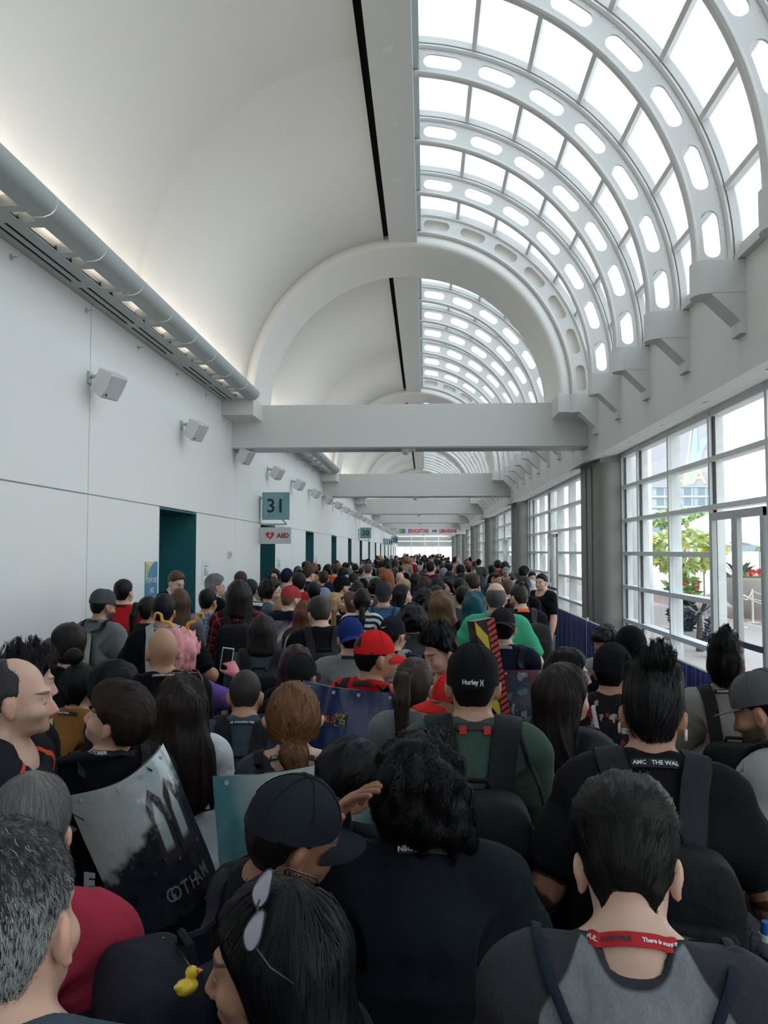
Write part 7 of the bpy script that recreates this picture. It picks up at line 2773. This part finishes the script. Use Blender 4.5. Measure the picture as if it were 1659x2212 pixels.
add_backpack(p, 'pale grey strapped bag on the broad man in black', col=(0.02, 0.02, 0.024), scol=(0.42, 0.44, 0.46), w=0.24, h=0.3, zc=1.05)
add_lanyard(p, z=1.476, col=(0.3, 0.3, 0.3))
make_person(388, 1270, 6.1, 'woman with straight light brown hair below the man at the teal door', fem=True, lod=1, hair='long', hc='mid', strands=2500, shirt='grey')
p = make_person(449, 1270, 6.5, 'boy with black hair in a blue checked shirt', lod=1, yaw=-14, hair='crop', hc='black', shirt=(0.30, 0.37, 0.45), pattern='check', skin='tan', P=dict(head=(-16, 6, 0)))
p = make_person(464, 1238, 7.9, 'man with grey streaked hair and glasses, hand on his chin', yaw=-58, lod=1, hair='thick', hc='salt', grey=True, shirt=BK, skin='light', P=dict(head=(-10, 6, 0), R=dict(curl=40), reach=dict(R=(0.05, 0.16, 1.48))))
add_glasses(p)
make_person(520, 1233, 9.0, 'person with brown hair showing above the dark bob', lod=1, hair='short', hc='brown', shirt='grey')
p = make_person(516, 1250, 6.0, 'person with a dark bob in a red plaid shirt', lod=1, hair='bob', hc=(0.016, 0.012, 0.011), strands=3000, shirt=(0.16, 0.012, 0.02), pattern='plaid', sleeve=0.66, fat=1.1, hairscale=1.08, P=dict(head=(6, 4, 0)))
add_backpack(p, 'plain dark backpack on the red plaid shirt', col=(0.014, 0.016, 0.020), w=0.32, h=0.50, pockets=1)
make_person(541, 1250, 7.6, 'person in a lime, white and navy striped top', lod=1, yaw=-20, hair='short', hc='black', shirt='navy', pattern='blocks', skin='tan')
p = make_person(586, 1243, 7.0, 'man with curly dark hair and glasses in profile, blue grey shirt', yaw=-88, lod=1, hair='curly', hairscale=0.9, hc='dark', shirt=(0.06, 0.085, 0.12), skin='light', face='stubble', P=dict(head=(0, 4, 0), R=dict(elbow=60)))
add_glasses(p)
p = make_person(628, 1264, 6.3, 'man in a red camouflage cap and dark blue tee', yaw=-10, lod=1, hair='crop', hc='light', hat=dict(col=(0.40, 0.045, 0.05), brim=0, bcol=(0.02, 0.02, 0.03)), shirt='navy', skin='pale', P=dict(head=(-38, 12, 0)))
e, at, R_ = add_tote(p, 'glossy red and violet space printed event bag', A_SPACE, w=0.42, h=0.60, ztop=1.42, xoff=-0.08, rz=14, tilt=4, bend=0.05, rivets=3)
p = make_person(568, 1325, 4.55, 'person with messy dark hair in a slate tee', lod=1, hair='bob', hairscale=0.92, hc='dark', strands=3000, shirt=(0.045, 0.075, 0.09), skin='light', P=dict(head=(-8, 14, 0)))
add_backpack(p, 'black sports backpack on the slate tee', col=(0.010, 0.011, 0.014), w=0.36, h=0.50, dp=0.2)
p = make_person(690, 1286, 5.0, 'man with a pattern shaved into his hair, black jacket with white sleeve stripes', lod=1, yaw=10, hair='crop', hc=(0.03, 0.026, 0.024), shirt=BK, pattern='threestripe', sleeve=0.66, fat=1.25, armf=1.2, skin='light', P=dict(head=(4, 24, 0)))
e = add_backpack(p, 'black backpack covered with pale pins and tags', col=(0.010, 0.010, 0.012), w=0.34, h=0.50, dp=0.18, zc=1.12)
yb = back_y(p, 0, 1.15) - 0.2
r_ = np.random.default_rng(4)
for k in range(16):
    c = Vector((r_.uniform(-0.13, 0.13), yb - 0.03 - 0.02 * r_.random(), r_.uniform(0.95, 1.33)))
    if k % 3:
        o = MB().disc(c, r_.uniform(0.012, 0.02), (0, -1, 0), 12, 0.006).obj('badge', M_LTXT if k % 2 else M_CHROME, e, smooth=True)
    else:
        o = MB().prism([(c.x - 0.012, c.z - 0.02), (c.x + 0.012, c.z - 0.022), (c.x + 0.016, c.z + 0.02), (c.x - 0.004, c.z + 0.026)], 'y', yb - 0.05, yb - 0.044).obj('tag', M_LTXT if k else M_SIGN, e)
p = make_person(757, 1332, 4.5, 'man in a royal blue cap and grey tee', lod=1, hair='crop', hc='dark', hat=dict(col=(0.014, 0.035, 0.17), brim=178, rim=1.645), shirt=(0.24, 0.255, 0.265), skin='light', fat=1.12, P=dict(head=(10, 4, 0)))
add_lanyard(p, z=1.476)
p = make_person(651, 1410, 3.75, 'youth in a faded black cap with a turned brim', lod=0, hair='crop', hc='dark', hat=dict(col=(0.012, 0.015, 0.016), brim=0, rim=1.645), shirt=BK, skin='light', P=dict(head=(-28, 0, 0)))
p = make_person(640, 1390, 4.15, 'person with straight burgundy hair behind the faded black cap', fem=True, lod=1, hair='bob', hc='wine', strands=3000, shirt=BK, hairscale=1.1)
p = make_person(848, 1330, 4.6, 'man in a black cap with a white tick mark, tan pack straps', lod=1, yaw=-16, hair='crop', hc='dark', hat=dict(col=(0.013, 0.016, 0.024), brim=0, mark=True, rim=1.645), shirt='navy', skin='light', P=dict(head=(-20, 4, 0)))
add_backpack(p, 'tan strapped backpack on the man with the tick marked cap', col=(0.02, 0.025, 0.04), scol=CC['tan'], w=0.28, h=0.34)
p = make_person(954, 1350, 3.9, 'man with spiky black hair looking down at something in his hands', yaw=118, lod=0, hair='spiky', hc='black', strands=4000, shirt='navy', skin='light', face='closed', P=dict(head=(4, 18, 0), L=dict(elbow=100, down=66), R=dict(elbow=100, down=66)))
p = make_person(895, 1420, 3.12, 'woman with long straight brown hair held by a black clip', fem=True, lod=0, yaw=-10, hair='pony', hc=(0.042, 0.028, 0.020), strands=7000, shirt='grey', skin='light', hairscale=1.05, P=dict(head=(-8, 6, 0)))
b = MB().box(-0.022, 0.022, -0.125, -0.095, 1.672, 1.715)
head_part(p, b, 'hair_clip', M_DARKMETAL)
p = make_person(988, 1447, 3.05, 'boy in a red cap seen in profile behind the fitted black cap', yaw=78, lod=0, hair='crop', hc='black', hat=dict(col=(0.66, 0.03, 0.025), brim=0), shirt='dgrey', skin='tan', P=dict(head=(14, 8, 0)))
p = make_person(828, 1257, 6.7, 'older man in a dark flat cap and blue shirt', lod=1, hair='crop', hc='salt', hat=dict(col=(0.03, 0.035, 0.042), brim=0, rim=1.645), shirt=(0.045, 0.125, 0.225), skin='light', sleeve=0.66, fat=1.25, armf=1.2, P=dict(L=dict(elbow=70, down=66), R=dict(elbow=70, down=66)))
add_drawstring(p, 'navy drawstring bag on the blue shirt', wid=0.014)
add_lanyard(p, z=1.476, col=(0.2, 0.2, 0.2))
make_person(890, 1297, 6.0, 'woman with a mass of black curls in dark grey', fem=True, lod=1, hair='curly', hc='black', hairscale=1.06, strands=2500, shirt='dgrey', fat=1.2)
p = make_person(782, 1270, 7.0, 'woman with dark ponytail in a black and white striped top', fem=True, lod=1, hair='lowpony', hc='dark', shirt='white', pattern='stripe', skin='light')
p = make_person(757, 1277, 8.0, 'woman with glasses and long light brown hair, turned sideways', yaw=78, fem=True, lod=1, hair='long', hc='mid', shirt='navy', skin='light', P=dict(R=dict(curl=60), reach=dict(R=(0.04, 0.22, 1.50, ))))
mug_p = p
add_glasses(p)
make_person(721, 1279, 7.3, 'person with a blonde ponytail behind the black travel mug', fem=True, lod=1, hair='pony', hc='blonde', shirt='navy')
p = make_person(1071, 1259, 5.5, 'bald man in a bright green tee', lod=1, hair='baldring', hc='salt', shirt='bgreen', skin='light', fat=1.28, armf=1.25, P=dict(L=dict(elbow=80, down=62), R=dict(elbow=60, down=66)))
add_lanyard(p, z=1.476, col=(0.40, 0.28, 0.05))
p = make_person(1027, 1273, 6.3, 'woman with long teal hair in black', fem=True, lod=1, yaw=-8, hair='longwavy', hc='teal', strands=3500, hairscale=1.0, shirt=BK, skin='light', P=dict(head=(-14, 4, -8), L=dict(elbow=70, down=66)))
e, at, R_ = add_tote(p, 'orange and yellow printed bag on the woman with teal hair', art_material('art_orange', lambda x, vec, U, V: x.mix(x.noise(vec, 5, 3, (1, 0.3, 1)), (0.62, 0.10, 0.02), (0.75, 0.42, 0.05))), w=0.30, h=0.46, ztop=1.18, xoff=-0.10, rivets=2)
make_person(954, 1273, 6.8, 'woman with long wavy dark blonde hair', fem=True, lod=1, hair='longwavy', hc=(0.13, 0.075, 0.04), strands=3500, hairscale=1.12, shirt='maroon', pattern='plaid')
p = make_person(1121, 1254, 6.6, 'man with a small topknot and orange lanyard, black tee', lod=1, yaw=14, hair='topknot', hc=(0.03, 0.026, 0.024), shirt=BK, skin='light', face='beard', fat=1.3, armf=1.25, P=dict(head=(20, 12, 0)))
add_lanyard(p, z=1.478, col=(0.75, 0.13, 0.03), w=0.035)
add_backpack(p, 'grey black hiking backpack with a carabiner', col=(0.028, 0.030, 0.034), w=0.36, h=0.58, dp=0.22, zc=1.12)
p = make_person(1097, 1250, 8.0, 'shaven headed man with dark glasses pushed up', lod=1, hair='buzz', hc='mid', shirt=BK, skin='light', P=dict(head=(-10, 6, 0)))
add_glasses(p, up=True)
make_person(1131, 1244, 8.6, 'woman with straight black hair falling over her shoulders', fem=True, lod=1, yaw=-30, hair='long', hc='black', shirt=BK, skin='light')
p = make_person(1170, 1238, 10.2, 'smiling man in a black tee standing at the end of the blue drape', yaw=138, lod=1, hair='crop', hc='black', shirt=BK, skin='light', pants='grey', fat=1.25, armf=1.2, P=dict(head=(10, 2, 0)))
p = make_person(1085, 1312, 4.6, 'man with black hair carrying a yellow and black striped box', lod=1, hair='thick', hc='black', strands=2500, hat=dict(col=(0.014, 0.014, 0.018), brim=180, rim=1.66), shirt='navy', skin='light', P=dict(head=(-4, 10, 0)))
add_lanyard(p, z=1.476, col=(0.3, 0.3, 0.3))
e, at, R_ = add_tote(p, 'dark event bag with patches of red, green and grey print', A_PATCH, w=0.46, h=0.74, ztop=1.36, xoff=0.08, rz=-6, bend=0.07)
bag_text(e, at, 'W', 0.10, M_LTXT, 0.02, 0.30, 0.14, 0.30, bold=0.004)
a_ = Vector(at(0.08, 0.43))
sh = [(-0.05, 0.055), (0.0, 0.07), (0.05, 0.055), (0.052, 0.0), (0.035, -0.04), (0.0, -0.07), (-0.035, -0.04), (-0.052, 0.0)]
MB().tube([a_ + Vector((u, -0.012, v)) for u, v in sh], 0.005, 5, closed=True).obj('shield_emblem', M_LTXT, e)
text_on('WB', 0.06, e, M_LTXT, a_ + Vector((0, -0.012, 0)), (1, 0, 0), (0, 0, 1), bold=0.002, narrow=0.8)
# long striped box slung on his back
e = world_obj(p, 'striped_box', label='long upright box striped in yellow, black and red', cat='box')
M_ = Matrix.Translation((-0.075, back_y(p) - 0.17, 1.37)) @ Matrix.Rotation(math.radians(-9), 4, 'Y') @ Matrix.Rotation(math.radians(26), 4, 'Z')


def _xf(mb):
    mb.v = [tuple(M_ @ Vector(q)) for q in mb.v]
    return mb


obj_col(_xf(MB().box(-0.085, 0.05, -0.05, 0.05, -0.55, 0.34)).obj('box_body', M_VINYL, e), (0.012, 0.012, 0.014))
M_BY = mat('box_yellow', (0.62, 0.46, 0.04), 0.35)
M_BR = mat('box_red', (0.55, 0.05, 0.04), 0.35)
for k in range(5):
    z_ = 0.30 - 0.20 * k
    pl_ = [(-0.085, min(z_ + 0.06, 0.34)), (-0.012, max(min(z_ - 0.06, 0.34), -0.45)), (-0.012, max(z_ - 0.16, -0.45)), (-0.085, max(z_ - 0.04, -0.45))]
    _xf(MB().prism(pl_, 'y', -0.053, -0.05)).obj('yellow_stripe', M_BY, e)
for k in range(22):
    z_ = 0.32 - 0.034 * k
    _xf(MB().prism([(-0.004, z_), (0.05, z_ + 0.02), (0.05, z_), (-0.004, z_ - 0.02)], 'y', -0.053, -0.05)).obj('red_stripe', M_BR, e)
text_on('DCTV', 0.045, e, M_BY, M_ @ Vector((0.055, 0, 0.22)), M_.to_3x3() @ Vector((0, 0, -1)), M_.to_3x3() @ Vector((0, 1, 0)))

p = make_person(1217, 1430, 3.02, 'woman with long dark brown hair wearing a bridge printed bag', fem=True, lod=0, yaw=-24, hair='long', hc=(0.016, 0.012, 0.011), strands=7000, hairscale=1.06, shirt='dgrey', skin='light', P=dict(head=(-26, 2, 0)))
e, at, R_ = add_tote(p, 'glossy event bag printed with a stone bridge tower', A_BRIDGE, w=0.40, h=0.66, ztop=1.30, rz=14, bend=0.05, rivets=2)
p = make_person(1226, 1395, 3.65, 'woman with black hair and glasses, turned towards the drape', fem=True, lod=1, yaw=-58, hair='bob', hc='black', strands=3000, shirt=BK, skin='light', P=dict(head=(-14, 4, 0)))
add_glasses(p, col=(0.3, 0.3, 0.3))
p = make_person(1311, 1345, 4.75, 'man in a grey tee looking down by the white post', yaw=152, lod=0, hair='spiky', hairscale=0.97, hc='black', shirt=(0.24, 0.25, 0.255), skin='tan', face='closed', P=dict(head=(0, 26, 0), L=dict(elbow=70), R=dict(elbow=95)))
add_lanyard(p, z=1.476, col=(0.02, 0.03, 0.05), w=0.04)
make_person(1362, 1354, 4.3, 'person in a black knit hat by the windows', lod=1, hair='crop', hc='black', hat=dict(col=(0.007, 0.007, 0.009), kind='beanie', rim=1.62), shirt=BK, skin='tan')
p = make_person(1342, 1386, 3.4, 'man in a plain black cap and a floral shirt', lod=0, yaw=-10, hair='crop', hc='black', hat=dict(col=(0.008, 0.008, 0.010), brim=0, rim=1.64), shirt='floral', pattern='floral', skin='tan', fat=1.12, dx=-0.04, P=dict(head=(-10, 6, 0)))
e = world_obj(p, 'shoulder_bag', label='white cord strap over the floral shirt', cat='bag')
P_, N_ = conform(p, [(-0.02, -0.16, 1.10), (-0.04, -0.15, 1.30), (-0.07, -0.09, 1.43), (-0.08, 0.0, 1.46), (-0.08, 0.10, 1.36), (0.1, 0.14, 1.0)], 0.007, 2, 5)
mb_, s_, n_ = ribbon(P_, N_, 0.018, 0.006)
obj_col(mb_.obj('strap', M_NYLON, e, smooth=True), (0.6, 0.6, 0.58))
obj_col(superbox((0.12, 0.17, 0.92), (0.09, 0.04, 0.10), 0.4).obj('sack', M_NYLON, e, smooth='all'), (0.5, 0.5, 0.48))
p = make_person(1566, 1362, 3.45, 'tall haired man in a taupe tee with a black sling bag', lod=0, hair='fauxhawk', hc='black', strands=4000, shirt=(0.25, 0.235, 0.215), skin='tan', fat=1.12, P=dict(head=(-8, 0, 0)))
add_lanyard(p, 'WALKING DEAD', z=1.476, size=0.014)
add_backpack(p, 'black sling pack on the taupe tee', col=(0.010, 0.010, 0.012), w=0.30, h=0.40, dp=0.13, zc=1.10, pockets=1)
p = make_person(1652, 1452, 2.75, 'man in a speckled grey flat brim cap and a printed pale shirt', yaw=58, lod=0, hair='crop', hc='black', hat=dict(col=(0.105, 0.11, 0.115), brim=0, kind='snap', flat=True, bcol=(0.16, 0.165, 0.17)), shirt=(0.30, 0.31, 0.31), pattern='prints', skin='tan', face='beard', P=dict(head=(12, 22, 0), L=dict(elbow=75, down=72)))
add_lanyard(p, z=1.476, text='OCTOBER', size=0.015)
add_backpack(p, 'black shoulder pack on the printed pale shirt', col=(0.010, 0.010, 0.012), w=0.3, h=0.42)

# ---------- middle distance
MID = [
    (620, 1227, 9.5, 'man in a navy cap with pale lettering', 0, dict(hat=dict(col='navy', brim=0), hair='crop', hc='dark', shirt='navy', P=dict(head=(-30, 6, 0)))),
    (666, 1220, 10.2, 'man in a dark navy jacket bowing his head', -20, dict(hair='short', hc='brown', shirt='navy', sleeve=0.66, P=dict(head=(-20, 18, 0)))),
    (678, 1256, 8.1, 'man with close cropped black hair behind the shaved pattern', 0, dict(hair='crop', hc='black', shirt=BK)),
    (738, 1243, 8.0, 'bearded man in black cap with a pale blue strap', -45, dict(hat=dict(col=BK, brim=0), hair='crop', hc='dark', shirt=BK, face='beard', P=dict(head=(-12, 12, 0)))),
    (795, 1217, 13.0, 'man with shaven grey head in pale plaid shirt', 0, dict(hair='buzz', hc='salt', shirt=(0.36, 0.40, 0.38), pattern='lightplaid', skin='pale', fat=1.15)),
    (836, 1228, 11.0, 'woman with long red hair', 0, dict(fem=True, hair='longwavy', hc='red', shirt=BK)),
    (864, 1236, 12.0, 'bald man beside the long red hair', 0, dict(hair=None, shirt=BK, skin='light')),
    (873, 1249, 10.0, 'person with short blonde hair', 0, dict(hair='thick', hc='blonde', shirt='dgrey')),
    (868, 1261, 8.1, 'woman with black hair and dark glasses facing the windows', -66, dict(fem=True, hair='long', hc='black', shirt=BK, skin='pale', P=dict(head=(-10, 0, 0)))),
    (915, 1264, 8.0, 'person with a round mass of black hair', 0, dict(fem=True, hair='curly', hc='black', shirt=BK)),
    (918, 1244, 9.6, 'woman with wavy brown hair and a bright clip', 0, dict(fem=True, hair='longwavy', hc='brown', shirt=BK)),
    (945, 1246, 10.0, 'person in a black hood', 0, dict(hair='hood', hc='black', shirt=BK)),
    (897, 1237, 11.2, 'woman with long dark hair before the maroon top', 0, dict(fem=True, hair='long', hc='dark', shirt=BK)),
    (929, 1211, 13.2, 'man with dark hair in a maroon tee', 0, dict(hair='short', hc='dark', shirt='maroon', fat=1.1)),
    (958, 1226, 13.0, 'man with grey hair and cream shirt', 0, dict(hair='short', hc='grey', shirt='tan')),
    (812, 1246, 9.5, 'person with round black hair in front of the red hair', 0, dict(hair='curly', hc='black', hairscale=0.95, shirt=BK)),
    (784, 1249, 10.8, 'person in a small black cap', 0, dict(hat=dict(col=BK, brim=0), hair='crop', hc='black', shirt='dgrey')),
    (762, 1238, 12.0, 'man with dark hair bending his neck', -30, dict(hair='short', hc='dark', shirt='grey', P=dict(head=(0, 34, 0)))),
    (741, 1225, 12.1, 'man with glossy black hair turned towards the windows', -52, dict(hair='thick', hc='black', shirt=BK, P=dict(head=(0, 10, 0)))),
    (699, 1232, 11.0, 'man with grey brown hair seen from behind', 0, dict(hair='short', hc='brown', shirt='navy')),
    (683, 1231, 12.2, 'man facing the camera behind the grey brown hair', 150, dict(hair='short', hc='black', shirt=BK, skin='tan')),
    (724, 1218, 14.2, 'person with an orange collar', 0, dict(hair='short', hc='brown', shirt='orange')),
    (711, 1257, 9.0, 'person in a navy cap with a round badge', 0, dict(hat=dict(col='navy', brim=0), hair='crop', hc='dark', shirt='navy')),
    (772, 1254, 9.1, 'woman with smooth dark brown hair', 0, dict(fem=True, hair='long', hc='dark', shirt=BK)),
    (967, 1245, 9.5, 'woman with black hair, her face turned to the camera', 118, dict(fem=True, hair='long', hc='black', shirt=BK, skin='light', face='closed', P=dict(head=(20, 14, 0)))),
    (993, 1247, 9.0, 'man with cropped black hair and a grey pack', 0, dict(hair='crop', hc='black', shirt='grey')),
    (1021, 1237, 9.5, 'man with thick brown hair in a black shirt', 10, dict(hair='thick', hc='brown', shirt=BK, P=dict(head=(14, 12, 0)))),
    (969, 1219, 15.0, 'person in a dark navy knit hat', 0, dict(hat=dict(col='navy', kind='beanie'), hair='crop', hc='dark', shirt=BK)),
    (995, 1218, 14.0, 'man with full black hair near the windows', 0, dict(hair='thick', hc='black', shirt='navy')),
    (997, 1237, 11.2, 'person in a dark green top with black hair', 0, dict(hair='short', hc='black', shirt=(0.012, 0.03, 0.022))),
    (970, 1233, 11.6, 'woman with sleek long black hair', 0, dict(fem=True, hair='long', hc='black', shirt=BK)),
    (942, 1263, 8.6, 'woman with a brown black bob', 0, dict(fem=True, hair='bob', hc='dark', shirt=BK)),
    (1093, 1224, 17.0, 'woman in a pale cap and navy tank top facing the camera', 170, dict(fem=True, hat=dict(col='lgrey', brim=0), hair='pulled', hc='mid', shirt='navy', sleeve=0.30, skin='light')),
    (1061, 1220, 19.0, 'woman with black hair and a white bag by the columns', 60, dict(fem=True, hair='bob', hc='black', shirt='lgrey')),
    (1034, 1207, 22.0, 'man in a dark grey polo walking along the windows', 0, dict(hat=dict(col=BK, brim=0), hair='crop', hc='dark', shirt='dgrey', fat=1.1)),
    (990, 1204, 26.0, 'bald man facing the camera near the columns', 170, dict(hair='recede', hc='grey', shirt='lgrey', skin='pale')),
    (1018, 1222, 20.0, 'person with dark hair beside the grey polo', 0, dict(hair='short', hc='black', shirt=BK)),
    (664, 1211, 16.5, 'man with short fair brown hair before the third teal door', -20, dict(hair='short', hc='mid', shirt='navy', skin='light')),
    (659, 1212, 17.0, 'person with black hair by the wall before the third door', 0, dict(hair='short', hc='black', shirt=BK)),
    (602, 1259, 8.6, 'person in a grey hood beside the navy cap', 0, dict(hair='hood', hc='salt', shirt='dgrey')),
    (646, 1236, 9.2, 'person with dark hair and a red scarf', 0, dict(hair='thick', hc='dark', shirt='red')),
    (1000, 1264, 7.6, 'person with dark hair holding up a teal phone case', 0, dict(hair='short', hc='dark', shirt='slate')),
    (660, 1296, 6.4, 'person with auburn curls behind the white striped sleeve', 0, dict(fem=True, hair='longwavy', hc='auburn', shirt='dgrey')),
    (932, 1290, 7.4, 'person with dark curls beside the wavy blonde hair', 0, dict(fem=True, hair='curly', hc='dark', shirt=BK)),
    (860, 1276, 8.8, 'person with black hair behind the blue shirt', 0, dict(hair='short', hc='black', shirt='navy')),
    (700, 1268, 9.4, 'person in a pale blue hood', 0, dict(hair='hood', hc=(0.15, 0.22, 0.30), shirt='sky')),
    (800, 1290, 8.2, 'person with dark green pack straps', 0, dict(hair='short', hc='dark', shirt=(0.02, 0.09, 0.04))),
    (610, 1290, 7.4, 'person with blonde hair behind the red camouflage cap', 0, dict(fem=True, hair='long', hc='blonde', shirt='grey')),
]
for px, ty, d, lab, yw, kw in MID:
    make_person(px, ty, d, lab, yaw=yw, **kw)

# travel mug in the hand of the woman with glasses
q = mug_p.mat @ Vector(pose(np.array([[0.80, 0.0, 1.365]]), mug_p.P, 'body', mug_p.fat, mug_p.ds)[0])
e = empty('travel_mug', q, label='black travel mug held by the woman with glasses beside the striped top', cat='mug')
obj_col(MB().tube([(0, 0, -0.06), (0, 0, 0.10)], [0.034, 0.042], 18).obj('cup', M_PLAST, e, smooth=True), (0.012, 0.013, 0.016))
obj_col(MB().tube([(0, 0, 0.10), (0, 0, 0.118)], [0.045, 0.043], 18).obj('lid', M_PLAST, e, smooth=True), (0.02, 0.02, 0.024))

# ---------- far queue: each person still an object of its own
FAR_HAIR = ['short', 'thick', 'crop', 'long', 'bob', 'curly', 'pony', 'buzz', 'recede', 'longwavy']
FAR_HC = ['black', 'dark', 'black', 'brown', 'dark', 'brown', 'mid', 'salt', 'blonde', 'red', 'black', 'dark']
FAR_SH = ['black', 'navy', 'black', 'dgrey', 'grey', 'white', 'maroon', 'blue', 'black', 'slate', 'red', 'navy', 'tan', 'green', 'black', 'lgrey', 'purple', 'black']
FAR_SK = ['light', 'tan', 'pale', 'olive', 'brown', 'light']
fr = np.random.default_rng(11)
proto = {}
used_xy = [(o.location.x, o.location.y) for o in C.objects if o.name.startswith('person')]


def far_person(x, y, s, yaw, hi, hc, sh, sk):
    fem = FAR_HAIR[hi] in ('long', 'bob', 'curly', 'pony', 'longwavy')
    key = (hi, fem)
    if key not in proto:
        P = merge_pose(dict(head=(0, 8, 0)))
        L = LOD[3]
        ds = -0.018 if fem else 0
        V, Q = cached(('body', 3, fem), lambda: body_mesh(L['h'], L['hb'], L['hh'], fem))
        sv, sq = cached(('shirt', 3, fem, 0.42, 0.012, 0.066, 0.2), lambda: shirt_mesh(L['sh'], fem, 0.42, 0.012))
        hv, hq = cached(('hair', 3, FAR_HAIR[hi]), lambda: hair_mesh(L['hr'], HAIR[FAR_HAIR[hi]]))
        pv, pq = cached('pants', lambda: pants_mesh(0.045))
        proto[key] = [('body', np_mesh('body', pose(V, P, 'body', 1.0, ds), Q, MS['open'], V)), ('shirt', np_mesh('shirt', pose(sv, P, 'cloth', 1.0, ds), sq, M_CLOTH[None], sv)),
                      ('trousers', np_mesh('trousers', pose(pv, P, 'cloth', 1.0, ds), pq, M_CLOTH[None], pv)), ('shoes', _cache['shoe_me']), ('hair', np_mesh('hair', pose(hv, P, 'hair'), hq, M_HAIR, hv))]
    hn = dict(short='short', thick='full', crop='cropped', long='long straight', bob='bobbed', curly='curly', pony='ponytailed', buzz='close shaved', recede='thinning', longwavy='long wavy')[FAR_HAIR[hi]]
    cn = dict(salt='grey black', mid='light brown').get(hc, hc)
    sn = dict(dgrey='charcoal', lgrey='pale grey', tan='beige').get(sh, sh)
    where = 'a third down the hall' if y < 34 else 'halfway down' if y < 55 else 'far down'
    side = 'near the wall' if x < -1.7 else 'near the columns' if x > 0.9 else 'mid queue'
    lab = '%s %s haired person in %s, %s, %s' % (hn, cn, sn, side, where)
    e = empty('person', (x, y, 0), yaw, label=lab, cat='person', group='%s haired people in the far queue' % hn)
    e.scale = (s, s, s)
    for name, me in proto[key]:
        o = link(name, me, e)
        obj_col(o, {'body': SKIN[sk], 'shirt': CC[sh], 'trousers': CC['jeans'], 'shoes': (0, 0, 0), 'hair': HC[hc]}[name])


n_far = 0
y = 15.4
while y < 104 and n_far < 172:
    step = 0.62 if y < 24 else 0.9 if y < 45 else 1.5
    nx_ = 4 if y < 60 else 3
    for i in range(nx_):
        x = -3.2 + 5.6 * (i + 0.5) / nx_ + fr.uniform(-0.55, 0.55)
        yy = y + fr.uniform(-0.3, 0.3)
        if y > 40 and x > 1.6:
            x -= 1.2
        if min((x - a) ** 2 + (yy - b) ** 2 for a, b in used_xy) < 0.46 ** 2:
            continue
        used_xy.append((x, yy))
        far_person(x, yy, fr.uniform(0.91, 1.055), fr.normal() * 0.5 if fr.random() > 0.12 else PI + fr.normal() * 0.6, int(fr.integers(0, 10)), FAR_HC[int(fr.integers(0, 12))], FAR_SH[int(fr.integers(0, 18))], FAR_SK[int(fr.integers(0, 6))])
        n_far += 1
    y += step * (1 + y * 0.010)
